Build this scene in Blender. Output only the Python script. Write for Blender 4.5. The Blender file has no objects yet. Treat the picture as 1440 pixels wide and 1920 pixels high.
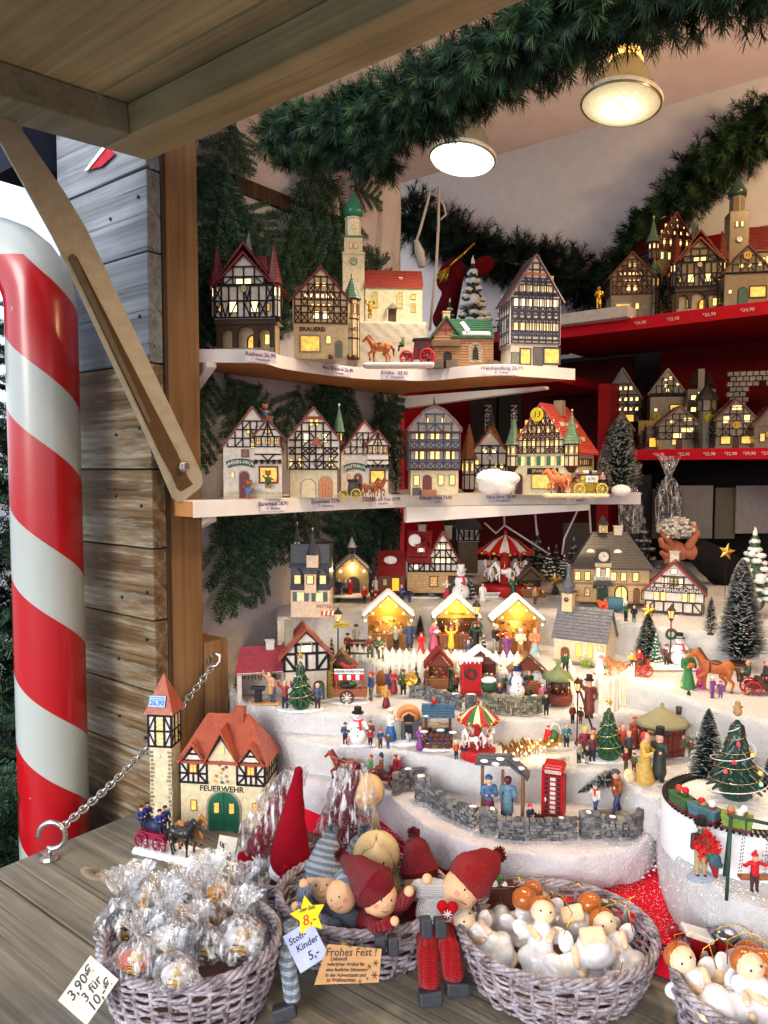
import bpy,math,random
import numpy as np
from mathutils import Vector,Matrix,Euler
R=math.radians
random.seed(7)
scn=bpy.context.scene
col=scn.collection
# camera, world, light, exposure
F,CX,CY=1400.0,720.0,960.0
PITCH=math.atan(80/F)
CAM=Vector((0,0,1.60))
cd=bpy.data.cameras.new('camera');cam=bpy.data.objects.new('camera',cd);col.objects.link(cam)
cam.location=CAM;cam.rotation_euler=(R(90)-PITCH,0,0)
cd.sensor_fit='VERTICAL';cd.sensor_height=24;cd.lens=24*F/1920;cd.clip_start=.02;cd.clip_end=400
scn.camera=cam
scn.render.resolution_x=768;scn.render.resolution_y=1024
W=bpy.data.worlds.new('World');scn.world=W;W.use_nodes=True
nt=W.node_tree;bg=nt.nodes['Background']
sky=nt.nodes.new('ShaderNodeTexSky');sky.sky_type='NISHITA';sky.sun_disc=False
sky.sun_elevation=R(32);sky.sun_rotation=R(200);sky.air_density=1.0;sky.dust_density=3.0;sky.ozone_density=1.5
mx=nt.nodes.new('ShaderNodeMixRGB');mx.inputs[0].default_value=.55;mx.inputs[2].default_value=(8.2,8.9,10.4,1)
nt.links.new(sky.outputs[0],mx.inputs[1]);nt.links.new(mx.outputs[0],bg.inputs[0])
bg.inputs[1].default_value=.15
sd=bpy.data.lights.new('sun','SUN');sd.energy=1.2;sd.angle=R(25);sd.color=(1,.97,.93)
sun=bpy.data.objects.new('sun',sd);col.objects.link(sun);sun.rotation_euler=(R(72),0,R(-30))
scn.view_settings.view_transform='Standard';scn.view_settings.look='None';scn.view_settings.gamma=1
scn.view_settings.exposure=.86
scn.render.engine='CYCLES'
scn.cycles.max_bounces=8;scn.cycles.transparent_max_bounces=24;scn.cycles.diffuse_bounces=4
# placing: rays of the lens met with real planes
UP=Vector((0,math.sin(PITCH),math.cos(PITCH)));FW=Vector((0,math.cos(PITCH),-math.sin(PITCH)))
def ray(px,py):return Vector(((px-CX)/F,0,0))+UP*((CY-py)/F)+FW
def at_z(px,py,z):
 d=ray(px,py);return CAM+d*((z-CAM.z)/d.z)
def at_d(px,py,y):
 d=ray(px,py);return CAM+d*(y/d.y)
B0=Vector((-.389,1.185,0));AX=Vector((.789,-.614,0));NX=Vector((.614,.789,0))
STALL=math.atan2(AX.y,AX.x)
def S(a,n,z):return B0+AX*a+NX*n+Vector((0,0,z))
def at_n(px,py,n):
 d=ray(px,py);p0=S(0,n,0);t=(p0-CAM).dot(NX)/d.dot(NX);return CAM+d*t
def at_a(px,py,a):
 d=ray(px,py);p0=S(a,0,0);t=(p0-CAM).dot(AX)/d.dot(AX);return CAM+d*t
def mpp(p):return p.y/F
# materials
def lin(c):
 c=c/255.
 return c/12.92 if c<=.04045 else((c+.055)/1.055)**2.4
MC={}
def nmat(name):
 m=bpy.data.materials.new(name);m.use_nodes=True
 n=m.node_tree;b=n.nodes['Principled BSDF'];return m,n,b
def mathn(n,op,a,b=None):
 q=n.nodes.new('ShaderNodeMath');q.operation=op
 for i,v in enumerate((a,b)):
  if v is None:continue
  if isinstance(v,(int,float)):q.inputs[i].default_value=v
  else:n.links.new(v,q.inputs[i])
 return q.outputs[0]
def noise(n,sc,det=3,vec=None,stretch=None,rough=.55):
 tc=n.nodes.new('ShaderNodeTexCoord');v=tc.outputs['Object']
 if stretch:
  mp=n.nodes.new('ShaderNodeMapping');mp.inputs['Scale'].default_value=stretch;n.links.new(v,mp.inputs[0]);v=mp.outputs[0]
 t=n.nodes.new('ShaderNodeTexNoise');t.inputs['Scale'].default_value=sc;t.inputs['Detail'].default_value=det;t.inputs['Roughness'].default_value=rough
 n.links.new(v,t.inputs['Vector']);return t.outputs[0]
def ramp(n,f,stops):
 r=n.nodes.new('ShaderNodeValToRGB');e=r.color_ramp.elements
 while len(e)<len(stops):e.new(.5)
 for x,(p,c)in zip(e,stops):x.position=p;x.color=(*c,1)
 n.links.new(f,r.inputs[0]);return r.outputs[0]
def bumpn(n,b,h,st,dist=.001):
 q=n.nodes.new('ShaderNodeBump');q.inputs['Strength'].default_value=st;q.inputs['Distance'].default_value=dist
 n.links.new(h,q.inputs['Height']);n.links.new(q.outputs[0],b.inputs['Normal']);return q
def C(rgb,kind='paint',rough=None):
 key=(tuple(rgb),kind,rough)
 if key in MC:return MC[key]
 c=tuple(lin(x)for x in rgb)
 pr=dict(paint=(.5,.16,260,.25,500,.35),ceramic=(.34,.12,120,.12,300,.4),white=(.7,.03,30,.1,200,.2),matte=(.85,.09,60,.3,400,.2),cloth=(.95,.12,300,.6,900,.15),metal=(.35,.12,300,.1,300,.5),wood=(.6,.2,80,.4,150,.3),foliage=(.7,.45,90,0,1,.25),snow=(.85,.06,120,.7,420,.2),gold=(.25,.2,300,.4,700,.5))[kind]
 m,n,b=nmat('%s %d %d %d'%((kind,)+tuple(rgb)))
 f=noise(n,pr[2],4)
 lo=tuple(x*(1-pr[1]*1.6)for x in c);hi=tuple(min(x*(1+pr[1]),.95)for x in c)
 n.links.new(ramp(n,f,[(.3,lo),(.7,hi)]),b.inputs['Base Color'])
 b.inputs['Roughness'].default_value=rough if rough is not None else pr[0]
 b.inputs['Specular IOR Level'].default_value=pr[5]
 if kind in('metal','gold'):b.inputs['Metallic'].default_value=.9
 if kind=='ceramic':b.inputs['Coat Weight'].default_value=.18;b.inputs['Coat Roughness'].default_value=.2
 if pr[3]:bumpn(n,b,noise(n,pr[4],2),pr[3],.0006 if kind!='snow' else .0015)
 MC[key]=m;return m
def E(rgb,st,name='light'):
 key=('E',tuple(rgb),st)
 if key in MC:return MC[key]
 m,n,b=nmat('%s %g'%(name,st));c=tuple(lin(x)for x in rgb)
 b.inputs['Base Color'].default_value=(*c,1);b.inputs['Emission Color'].default_value=(*c,1);b.inputs['Emission Strength'].default_value=st
 MC[key]=m;return m
def lit(rgb,st):
 key=('L',tuple(rgb),st)
 if key in MC:return MC[key]
 m,n,b=nmat('lit window %g'%st);c=tuple(lin(x)for x in rgb)
 f=noise(n,110,3);q=ramp(n,f,[(.32,tuple(x*y for x,y in zip(c,(.5,.3,.12)))),(.5,tuple(x*y for x,y in zip(c,(.95,.8,.6)))),(.64,c)])
 b.inputs['Base Color'].default_value=(.3,.2,.1,1);n.links.new(q,b.inputs['Emission Color']);b.inputs['Emission Strength'].default_value=st
 b.inputs['Roughness'].default_value=.3
 MC[key]=m;return m
def wood(name,c1,c2,c3,ax=0,sc=1.,rough=.7,bump=.35,white=None):
 m,n,b=nmat(name)
 st=[26,26,26];st[ax]=1.6;st=[x*sc for x in st]
 f1=noise(n,1.6,6,stretch=st,rough=.65);st2=[130,130,130];st2[ax]=3;f2=noise(n,1,4,stretch=st2)
 f3=noise(n,5,3)
 v=mathn(n,'ADD',mathn(n,'MULTIPLY',f1,.62),mathn(n,'MULTIPLY',f2,.38))
 a,bb,cc=[tuple(lin(x)for x in q)for q in(c1,c2,c3)]
 q=ramp(n,v,[(.32,a),(.5,bb),(.66,cc)])
 mxx=n.nodes.new('ShaderNodeMixRGB');mxx.blend_type='MULTIPLY';mxx.inputs[0].default_value=.7
 n.links.new(q,mxx.inputs[1]);n.links.new(ramp(n,f3,[(.35,(.62,.6,.58)),(.65,(1,1,1))]),mxx.inputs[2])
 out=mxx.outputs[0]
 s6=[170*sc]*3;s6[ax]=2.2;m6=n.nodes.new('ShaderNodeMixRGB');m6.blend_type='MULTIPLY';m6.inputs[0].default_value=1 if bump>.2 else .15;n.links.new(out,m6.inputs[1]);n.links.new(ramp(n,noise(n,1,3,stretch=s6),[(.33,(.42,.38,.34)),(.40,(1,1,1))]),m6.inputs[2]);out=m6.outputs[0]
 if white:
  st3=[60,60,60];st3[ax]=5;f4=noise(n,1.2,5,stretch=st3,rough=.7);f5=noise(n,4,2)
  k=ramp(n,mathn(n,'MULTIPLY',mathn(n,'ADD',f4,f5),.5),[(.49,(0,0,0)),(.58,(1,1,1))])
  m2=n.nodes.new('ShaderNodeMixRGB');n.links.new(k,m2.inputs[0]);n.links.new(out,m2.inputs[1]);m2.inputs[2].default_value=(*[lin(x)for x in white],1);out=m2.outputs[0]
 n.links.new(out,b.inputs['Base Color']);b.inputs['Roughness'].default_value=rough;b.inputs['Specular IOR Level'].default_value=.25
 bumpn(n,b,v,bump,.003);return m
def snowmat(name,c,sc=1.):
 m,n,b=nmat(name);q=tuple(lin(x)for x in c)
 f=noise(n,60*sc,5,rough=.7);g=noise(n,420*sc,3,rough=.8)
 n.links.new(ramp(n,f,[(.3,tuple(x*.9 for x in q)),(.6,q)]),b.inputs['Base Color'])
 b.inputs['Roughness'].default_value=.8;b.inputs['Subsurface Weight'].default_value=0
 bumpn(n,b,mathn(n,'ADD',mathn(n,'MULTIPLY',f,1.4),g),1.,.0045);return m
def knit(rgb,rgb2=None,N=26,kz=900,band=None):
 key=('K',tuple(rgb),rgb2,N,kz)
 if key in MC:return MC[key]
 m,n,b=nmat('knit');c=tuple(lin(x)for x in rgb);c2=tuple(lin(x)for x in(rgb2 or rgb))
 tc=n.nodes.new('ShaderNodeTexCoord');sp=n.nodes.new('ShaderNodeSeparateXYZ');n.links.new(tc.outputs['Object'],sp.inputs[0])
 th=mathn(n,'ARCTAN2',sp.outputs[1],sp.outputs[0]);s1=mathn(n,'ABSOLUTE',mathn(n,'SINE',mathn(n,'MULTIPLY',th,N)))
 z=mathn(n,'MULTIPLY',sp.outputs[2],kz)
 s2=mathn(n,'ABSOLUTE',mathn(n,'SINE',mathn(n,'ADD',z,mathn(n,'MULTIPLY',s1,1.6))))
 h=mathn(n,'ADD',s1,mathn(n,'MULTIPLY',s2,.7));h=mathn(n,'ADD',h,mathn(n,'MULTIPLY',noise(n,900,2),.5))
 if rgb2:
  w=mathn(n,'SINE',mathn(n,'MULTIPLY',sp.outputs[2],band or 420.));q=ramp(n,mathn(n,'ADD',mathn(n,'MULTIPLY',w,.35),mathn(n,'MULTIPLY',noise(n,60,2),1.)),[(.4,c2),(.62,c)])
 else:q=ramp(n,mathn(n,'MULTIPLY',h,.5),[(0,tuple(x*.6 for x in c)),(.7,c)])
 n.links.new(q,b.inputs['Base Color']);b.inputs['Roughness'].default_value=.95;b.inputs['Sheen Weight'].default_value=.1
 b.inputs['Specular IOR Level'].default_value=.1
 bumpn(n,b,h,.85,.0024);MC[key]=m;return m
def foil(name,tint=(1,1,1),glint=.17):
 m,n,b=nmat(name);o=n.nodes['Material Output']
 tr=n.nodes.new('ShaderNodeBsdfTransparent');tr.inputs[0].default_value=(.985,.99,1,1)
 gl=n.nodes.new('ShaderNodeBsdfGlossy');gl.inputs['Roughness'].default_value=.07;gl.inputs[0].default_value=(*tint,1)
 df=n.nodes.new('ShaderNodeBsdfDiffuse');df.inputs[0].default_value=(.95,.96,1,1)
 f=noise(n,1,5,stretch=(60,60,22),rough=.7);bp=n.nodes.new('ShaderNodeBump');bp.inputs['Strength'].default_value=.8;bp.inputs['Distance'].default_value=.02
 n.links.new(f,bp.inputs['Height']);n.links.new(bp.outputs[0],gl.inputs['Normal'])
 lw=n.nodes.new('ShaderNodeLayerWeight');lw.inputs[0].default_value=.42;n.links.new(bp.outputs[0],lw.inputs[1])
 fac=mathn(n,'ADD',mathn(n,'MULTIPLY',lw.outputs[0],.5),.035)
 m1=n.nodes.new('ShaderNodeMixShader');n.links.new(fac,m1.inputs[0]);n.links.new(tr.outputs[0],m1.inputs[1]);n.links.new(gl.outputs[0],m1.inputs[2])
 m2=n.nodes.new('ShaderNodeMixShader');n.links.new(mathn(n,'MULTIPLY',ramp(n,noise(n,1,4,stretch=(170,170,34)),[(.5,(0,0,0)),(.68,(1,1,1))]),glint*4),m2.inputs[0])  # white diffuse streaks paint bright highlights into the clear film
 n.links.new(m1.outputs[0],m2.inputs[1]);n.links.new(df.outputs[0],m2.inputs[2]);n.links.new(m2.outputs[0],o.inputs[0]);return m
 # mesh building
class MB:
 def __init__(s):s.v=[];s.f=[];s.m=[];s.mats=[];s.s=[]
 def mi(s,m):
  if m not in s.mats:s.mats.append(m)
  return s.mats.index(m)
 def add(s,vs,fs,m,sm=False):
  o=len(s.v);k=s.mi(m);s.v+=[tuple(v)for v in vs]
  for f in fs:s.f.append(tuple(i+o for i in f));s.m.append(k);s.s.append(sm)
 def box(s,c,d,m,rot=None):
  c=Vector(c);x,y,z=d[0]/2,d[1]/2,d[2]/2
  vs=[Vector(q)for q in((-x,-y,-z),(x,-y,-z),(x,y,-z),(-x,y,-z),(-x,-y,z),(x,-y,z),(x,y,z),(-x,y,z))]
  if rot is not None:
   M=Euler(rot).to_matrix()if not isinstance(rot,Matrix)else rot;vs=[M@v for v in vs]
  s.add([v+c for v in vs],[(0,3,2,1),(4,5,6,7),(0,1,5,4),(1,2,6,5),(2,3,7,6),(3,0,4,7)],m)
 def prism(s,poly,y0,y1,m,ax='y'):
  n=len(poly)
  def q(p,t):return(p[0],t,p[1])if ax=='y' else(p[0],p[1],t)if ax=='z' else(t,p[0],p[1])
  vs=[q(p,y0)for p in poly]+[q(p,y1)for p in poly]
  fs=[tuple(range(n)),tuple(range(2*n-1,n-1,-1))]+[(i,i+n,(i+1)%n+n,(i+1)%n)for i in range(n)]
  s.add(vs,fs,m)
 def solid(s,pts,off,m):
  n=len(pts);off=Vector(off);vs=[Vector(p)for p in pts];vs+=[p+off for p in vs]
  s.add(vs,[tuple(range(n)),tuple(range(2*n-1,n-1,-1))]+[(i,i+n,(i+1)%n+n,(i+1)%n)for i in range(n)],m)
 def lathe(s,prof,m,c=(0,0,0),n=16,sm=True,sx=1,sy=1,wob=0,cap=True):
  vs=[];fs=[];c=Vector(c)
  for j,(r,z)in enumerate(prof):
   for i in range(n):
    a=2*math.pi*i/n;k=1+(random.uniform(-wob,wob)if wob else 0)
    vs.append((c.x+r*math.cos(a)*sx*k,c.y+r*math.sin(a)*sy*k,c.z+z))
  for j in range(len(prof)-1):
   for i in range(n):fs.append((j*n+i,j*n+(i+1)%n,(j+1)*n+(i+1)%n,(j+1)*n+i))
  if cap:fs.append(tuple(range(n-1,-1,-1)));fs.append(tuple((len(prof)-1)*n+i for i in range(n)))
  s.add(vs,fs,m,sm)
 def tube(s,pts,r,m,n=6,sm=True,closed=False):
  pts=[Vector(p)for p in pts];L=len(pts);vs=[];fs=[]
  t0=(pts[1]-pts[0]).normalized();u=t0.orthogonal().normalized()
  for i,p in enumerate(pts):
   a=pts[(i-1)%L]if(i or closed)else p;b=pts[(i+1)%L]if(i<L-1 or closed)else p
   t=(b-a).normalized()if(b-a).length>1e-9 else t0
   u=(u-t*u.dot(t));u=u.normalized()if u.length>1e-6 else t.orthogonal().normalized();w=t.cross(u)
   rr=r[i]if isinstance(r,(list,tuple))else r
   for k in range(n):
    q=2*math.pi*k/n;vs.append(p+(u*math.cos(q)+w*math.sin(q))*rr)
  for i in range(L if closed else L-1):
   j=(i+1)%L
   for k in range(n):fs.append((i*n+k,i*n+(k+1)%n,j*n+(k+1)%n,j*n+k))
  if not closed:fs.append(tuple(range(n-1,-1,-1)));fs.append(tuple((L-1)*n+k for k in range(n)))
  s.add(vs,fs,m,sm)
 def ball(s,c,r,m,n=10,k=7):
  if isinstance(r,(int,float)):r=(r,r,r)
  prof=[(math.sin(math.pi*j/k),-math.cos(math.pi*j/k))for j in range(k+1)]
  vs=[];fs=[]
  for j,(q,z)in enumerate(prof):
   for i in range(n):a=2*math.pi*i/n;vs.append((c[0]+q*math.cos(a)*r[0],c[1]+q*math.sin(a)*r[1],c[2]+z*r[2]))
  for j in range(k):
   for i in range(n):fs.append((j*n+i,j*n+(i+1)%n,(j+1)*n+(i+1)%n,(j+1)*n+i))
  s.add(vs,fs,m,True)
 def pyramid(s,c,w,d,h,m):
  x,y=w/2,d/2;c=Vector(c)
  s.add([c+Vector(q)for q in((-x,-y,0),(x,-y,0),(x,y,0),(-x,y,0),(0,0,h))],[(3,2,1,0),(0,1,4),(1,2,4),(2,3,4),(3,0,4)],m)
 def tiles(s,A,B_,C_,D,rows,cols,th,m):
  A,B_,C_,D=map(Vector,(A,B_,C_,D));nn=(B_-A).cross(D-A)
  if nn.length<1e-12:nn=(B_-A).cross(C_-A)
  nn.normalize()
  for r in range(rows):
   t0,t1=r/rows,min((r+1.12)/rows,1)
   L0,R0,L1,R1=A.lerp(D,t0),B_.lerp(C_,t0),A.lerp(D,t1),B_.lerp(C_,t1)
   nc=max(1,round(cols*(R0-L0).length/max((B_-A).length,1e-6)));off=.5 if r%2 else 0
   for c in range(-1 if off else 0,nc):
    u0,u1=max(0,(c+off)/nc),min(1,(c+off+.93)/nc)
    if u1-u0<.2/nc:continue
    h=nn*th*random.uniform(.8,1.25)
    p=[L0.lerp(R0,u0),L0.lerp(R0,u1),L1.lerp(R1,u1),L1.lerp(R1,u0)]
    vs=p+[p[0]+h,p[1]+h,p[2]+h*.15,p[3]+h*.15]
    s.add(vs,[(4,5,6,7),(0,1,5,4),(1,2,6,5),(3,0,4,7)],m)
 def build(s,name,parent=None,bev=0,loc=None):
  me=bpy.data.meshes.new(name)
  me.from_pydata(s.v,[],s.f)
  for m in s.mats:me.materials.append(m)
  me.polygons.foreach_set('material_index',s.m);me.polygons.foreach_set('use_smooth',s.s);me.update()
  o=bpy.data.objects.new(name,me);col.objects.link(o)
  if parent is not None:o.parent=parent
  if loc is not None:o.location=loc
  if bev:
   b=o.modifiers.new('bevel','BEVEL');b.width=bev;b.segments=2;b.limit_method='ANGLE';b.angle_limit=R(35)
  return o
  # scene tags
def tag(o,label=None,cat=None,group=None,kind=None):
 if label:o['label']=label
 if cat:o['category']=cat
 if group:o['group']=group
 if kind:o['kind']=kind
 return o
def thing(name,label,cat,loc,yaw=0,group=None):
 o=bpy.data.objects.new(name,None);col.objects.link(o);o.location=loc;o.rotation_euler=(0,0,yaw);o.empty_display_size=.02
 return tag(o,label,cat,group)
def copy_tree(o,parent=None):
 c=o.copy();col.objects.link(c)
 if parent is not None:c.parent=parent
 for ch in o.children:copy_tree(ch,c)
 return c
def dup(o,loc,yaw=None,label=None,sc=None):
 c=copy_tree(o);c.location=loc
 if yaw is not None:c.rotation_euler=(0,0,yaw)
 if sc:c.scale=(sc,sc,sc)
 if label:c['label']=label
 return c
def sgm(tilt,yaw):return Euler((tilt,0,yaw))
def text(st,size,m,parent,loc,rot=(R(90),0,0),depth=.0004,name='lettering',shear=0,align='CENTER',bold=0):
 cu=bpy.data.curves.new('t','FONT');cu.body=st;cu.size=size;cu.extrude=depth;cu.align_x=align;cu.align_y='CENTER';cu.shear=shear;cu.offset=bold;cu.resolution_u=2;cu.space_line=.85
 o=bpy.data.objects.new('t',cu);me=bpy.data.meshes.new_from_object(o);bpy.data.objects.remove(o);bpy.data.curves.remove(cu)
 me.name=name;me.materials.clear();me.materials.append(m)
 q=bpy.data.objects.new(name,me);col.objects.link(q);q.parent=parent;q.location=loc
 if isinstance(rot,Matrix):q.rotation_euler=rot.to_euler()
 else:q.rotation_euler=rot
 return q
 # sculpting: a union of round cones and ellipsoids, skinned as one surface
def _sd(P,p):
 k,a=p[0],p[1:-1]
 if k=='c':
  A,B_,ra,rb=np.array(a[0],float),np.array(a[1],float),a[2],a[3]
  d=B_-A;q=P-A;t=np.clip((q@d)/max(d@d,1e-12),0,1)
  return np.linalg.norm(q-t[...,None]*d,axis=-1)-(ra+(rb-ra)*t)
 if k=='e':
  q=P-np.array(a[0],float);r=np.array(a[1],float)
  if len(a)>2:q=q@np.array(Euler(a[2]).to_matrix())
  k0=np.linalg.norm(q/r,axis=-1);k1=np.linalg.norm(q/(r*r),axis=-1)
  return k0*(k0-1)/np.maximum(k1,1e-9)
 q=np.abs((P-np.array(a[0],float))@(np.array(Euler(a[3]).to_matrix())if len(a)>3 else np.eye(3)))-(np.array(a[1],float)-a[2])
 return np.linalg.norm(np.maximum(q,0),axis=-1)+np.minimum(q.max(axis=-1),0)-a[2]
def _bd(p):
 if p[0]=='c':r=max(p[3],p[4]);a,b=np.array(p[1]),np.array(p[2]);return np.minimum(a,b)-r,np.maximum(a,b)+r
 r=np.array(p[2],float)
 if len(p)>(4 if p[0]=='e' else 5):r=np.full(3,np.linalg.norm(r)if p[0]=='b' else r.max())
 return np.array(p[1])-r,np.array(p[1])+r
def sculpt(prims,name,parent,res=40,k=.25,rough=0):
 lo=np.min([_bd(p)[0]for p in prims],axis=0);hi=np.max([_bd(p)[1]for p in prims],axis=0)
 h=(hi-lo).max()/res;lo=lo-2.01*h;n=np.ceil((hi-lo)/h).astype(int)+3;kk=k*h*8
 ax=[lo[i]+h*np.arange(n[i])for i in range(3)]
 P=np.stack(np.meshgrid(*ax,indexing='ij'),-1)
 Fv=None
 for p in prims:
  d=_sd(P,p)
  if Fv is None:Fv=d
  else:t=np.clip(.5+.5*(Fv-d)/kk,0,1);Fv=Fv*(1-t)+d*t-kk*t*(1-t)
 if rough:
  q=P/rough[1];Fv=Fv+rough[0]*(np.sin(q[...,0]*2.1+np.sin(q[...,1]*3.3))*np.sin(q[...,1]*1.7+1)*np.sin(q[...,2]*2.3+2)+.5*np.sin(q[...,0]*5.1+1)*np.sin(q[...,1]*4.7)*np.sin(q[...,2]*5.3))
 X,Y,Z=Fv.shape;ins=Fv<0
 acc=np.zeros((X-1,Y-1,Z-1,3));cnt=np.zeros((X-1,Y-1,Z-1))
 cr=list(np.ndindex(2,2,2))
 def sl(c):return Fv[c[0]:X-1+c[0],c[1]:Y-1+c[1],c[2]:Z-1+c[2]]
 for c in cr:
  for a in range(3):
   if c[a]:continue
   e=list(c);e[a]=1;f0,f1=sl(c),sl(e);mk=(f0<0)!=(f1<0)
   t=np.where(mk,f0/np.where(mk,f0-f1,1),0)
   q=np.zeros(acc.shape);q[...,:]=c;q[...,a]+=t;acc+=q*mk[...,None];cnt+=mk
 act=cnt>0;idx=-np.ones(act.shape,int);idx[act]=np.arange(act.sum())
 ii=np.argwhere(act);V=lo+h*(ii+acc[act]/cnt[act][:,None])
 fs=[]
 for a in range(3):
  b,c=(a+1)%3,(a+2)%3
  s0=[slice(1,-1)]*3;s0[a]=slice(0,-1);s1=list(s0);s1[a]=slice(1,None)
  i0,i1=ins[tuple(s0)],ins[tuple(s1)]
  for sgn in(0,1):
   w=np.argwhere((i0&~i1)if sgn else(~i0&i1))
   if not len(w):continue
   w=w+1;w[:,a]-=1
   def g(db,dc):u=w.copy();u[:,b]-=db;u[:,c]-=dc;return idx[u[:,0],u[:,1],u[:,2]]
   qd=np.stack([g(1,1),g(0,1),g(0,0),g(1,0)],1);fs.append(qd if sgn else qd[:,::-1])
 fs=np.concatenate(fs);mats=[]
 for p in prims:
  if p[-1]not in mats:mats.append(p[-1])
 fc=V[fs].mean(1);DD=np.stack([_sd(fc,p)for p in prims]);am=DD.argmin(0);pm=np.array([mats.index(p[-1])for p in prims])
 me=bpy.data.meshes.new(name);me.from_pydata(V.tolist(),[],fs.tolist())
 for m in mats:me.materials.append(m)
 me.polygons.foreach_set('material_index',pm[am].astype(np.int32));me.polygons.foreach_set('use_smooth',np.ones(len(fs),bool));me.update()
 o=bpy.data.objects.new(name,me);col.objects.link(o)
 if parent is not None:o.parent=parent
 return o
 # common paints
SKIN=C((222,170,140));WHITE=C((235,233,228));BLACK=C((28,27,30));SNOWP=C((238,238,240),'snow');RED=C((190,25,30));GREEN=C((30,90,55));BROWN=C((105,66,42));GOLD=C((215,170,60),'gold');DKWOOD=C((62,40,30));STONE=C((112,110,108),'matte');BLUE=C((48,72,128));YEL=C((232,190,50));CREAM=C((226,212,184));HOT=E((255,214,120),6);WARM=lit((255,205,110),.9);HOTW=lit((255,236,190),1.7);STEEL=C((200,200,202),'metal',.28)
from mathutils import noise as mno
# the stall: ground, counter, walls, lid
m=MB();m.box((0,0,-.05),(300,300,.1),C((120,118,115),'matte'));tag(m.build('ground'),kind='structure')
WG=wood('weathered board',(88,80,66),(134,122,100),(160,150,130),0,1,bump=.5)
WGR=wood('daylit grey board',(92,97,102),(126,134,142),(152,161,170),0,1,bump=.45)  # upper planks: grey blue of the daylight put into their colour
WBR=wood('worn brown board',(72,56,40),(110,88,62),(142,120,92),0,1,bump=.7,white=(150,143,124))
WOL=wood('olive stained wood',(138,132,100),(168,160,124),(186,178,142),0,.7,bump=.15)
WOG=wood('grey green stained wood',(112,116,98),(138,141,120),(154,157,134),0,.7,bump=.15)
WPO=wood('warm planed wood',(106,78,50),(136,104,70),(152,120,84),2,.8,bump=.2)
WDK=wood('dark stained wood',(46,34,26),(70,52,38),(88,68,50),2,1,bump=.3)
WHB=C((232,230,232),'white');PLAST=snowmat('white plaster',(214,206,210),.25)
CLOTHW=C((222,214,214),'matte');ROOFC=C((226,221,224),'white');REDP=C((150,16,24),'matte',.55);DARK=C((26,23,22),'matte')
def sbox(mb,a0,a1,n0,n1,z0,z1,mt):
 mb.box(((a0+a1)/2,(n0+n1)/2,(z0+z1)/2),(a1-a0,n1-n0,z1-z0),mt)
def sobj(o):o.location=B0;o.rotation_euler=(0,0,STALL);return o
def sthing(name,label,cat,group=None):return thing(name,label,cat,B0,STALL,group)
def one(a0,a1,n0,n1,z0,z1,mt,name,parent=None,bev=.0015):
 mb=MB();w,d,h=a1-a0,n1-n0,z1-z0;mb.box((0,0,0),(w,d,h),mt)
 o=mb.build(name,parent,bev);o.location=((a0+a1)/2,(n0+n1)/2,(z0+z1)/2);return o
t=sthing('plank_wall','weathered grey brown plank wall of the stall behind the striped pole','wall')
zs=[.05,.42,.80,1.14,1.245,1.36,1.475,1.60,1.765,1.935,2.06,2.4]
for i in range(len(zs)-1):
 o=one(-.226,.034-random.uniform(0,.003),0+random.uniform(0,.003),.027,zs[i]+.0012,zs[i+1]-.0012,WGR if zs[i]>1.7 else WBR,'plank',t,.002)
 if zs[i]>1:
  for a in(-.06,.012):
   nb=MB();nb.lathe([(.0028,-.001),(.0028,.0006),(.0012,.001)],BLACK,n=8);q=nb.build('nail',o);q.rotation_euler=(R(90),0,0);q.location=(a+.096+random.uniform(-.008,.008),-.0145,random.uniform(-.03,.03))
   # torn red paper pinned on the planks
mb=MB();pl=[at_n(x,y,-.004)for x,y in((157,321),(196,273),(216,288),(190,312))];mb.solid(pl,NX*.001,C((170,40,55),'matte'))
pl=[at_n(x,y,-.006)for x,y in((157,321),(194,272),(199,276),(165,318))];mb.solid(pl,NX*.001,WHITE);tag(mb.build('paper_flag'),'torn scrap of red and white paper stapled near the top of the plank wall','paper')
t=sthing('post','planed wooden corner post with a dark stained edge beside the plank wall','post')
one(-.05,.030,.028,.100,0,2.30,WPO,'timber',t,.003);one(-.05,.0335,.0275,.036,0,2.30,WDK,'dark_strip',t)
t=sthing('side_wall','white fleece covered side wall behind the fir boughs','wall')
mb=MB()
for i in range(26):
 for j in range(50):pass
def sheet(fn,nu,nv,mt,name,parent,sm=True):
 mb=MB();vs=[fn(i/nu,j/nv)for j in range(nv+1)for i in range(nu+1)]
 mb.add(vs,[(j*(nu+1)+i,j*(nu+1)+i+1,(j+1)*(nu+1)+i+1,(j+1)*(nu+1)+i)for j in range(nv)for i in range(nu)],mt,sm)
 return mb.build(name,parent)
def wf(u,v):
 n=.113+u*.70;z=.9+v*1.5;return(-.068+.006*mno.noise((n*7,z*5,0))-(.02 if u>.97 else 0),n,z)
sheet(wf,50,90,PLAST,'fleece',t)
one(-.22,-.078,.028,.80,0,2.5,WBR,'board',t);one(-.082,-.06,.2,.60,2.12,2.15,WDK,'batten',t)
def closed(a0,a1,n0,n1,z0,z1,mt,name,label,cat):t=one(a0,a1,n0,n1,z0,z1,mt,name,None,0);t.location=S(t.location.x,t.location.y,t.location.z);t.rotation_euler=(0,0,STALL);return tag(t,label,cat)
closed(-1.3,-1.26,.8,1.8,0,3.1,DARK,'wall','dark far side wall of the back room behind the white fleece wall','wall')
closed(2.62,2.66,0,1.8,0,3.1,C((150,120,100),'matte'),'wall','boarded right side wall of the stall beyond the red shelves','wall')
closed(-1.3,2.66,1.80,1.83,0,2.02,C((34,26,24),'matte'),'wall','dark back wall under the white roof cloth','wall')
def roofc(u,v):
 a=-1.3+u*3.95;z=1.98+v*1.1;return(a,1.74+.012*math.sin(a*9+z*3)*(1-v)+.02*mno.noise((a*2.2,z*2,1)),z)
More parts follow.
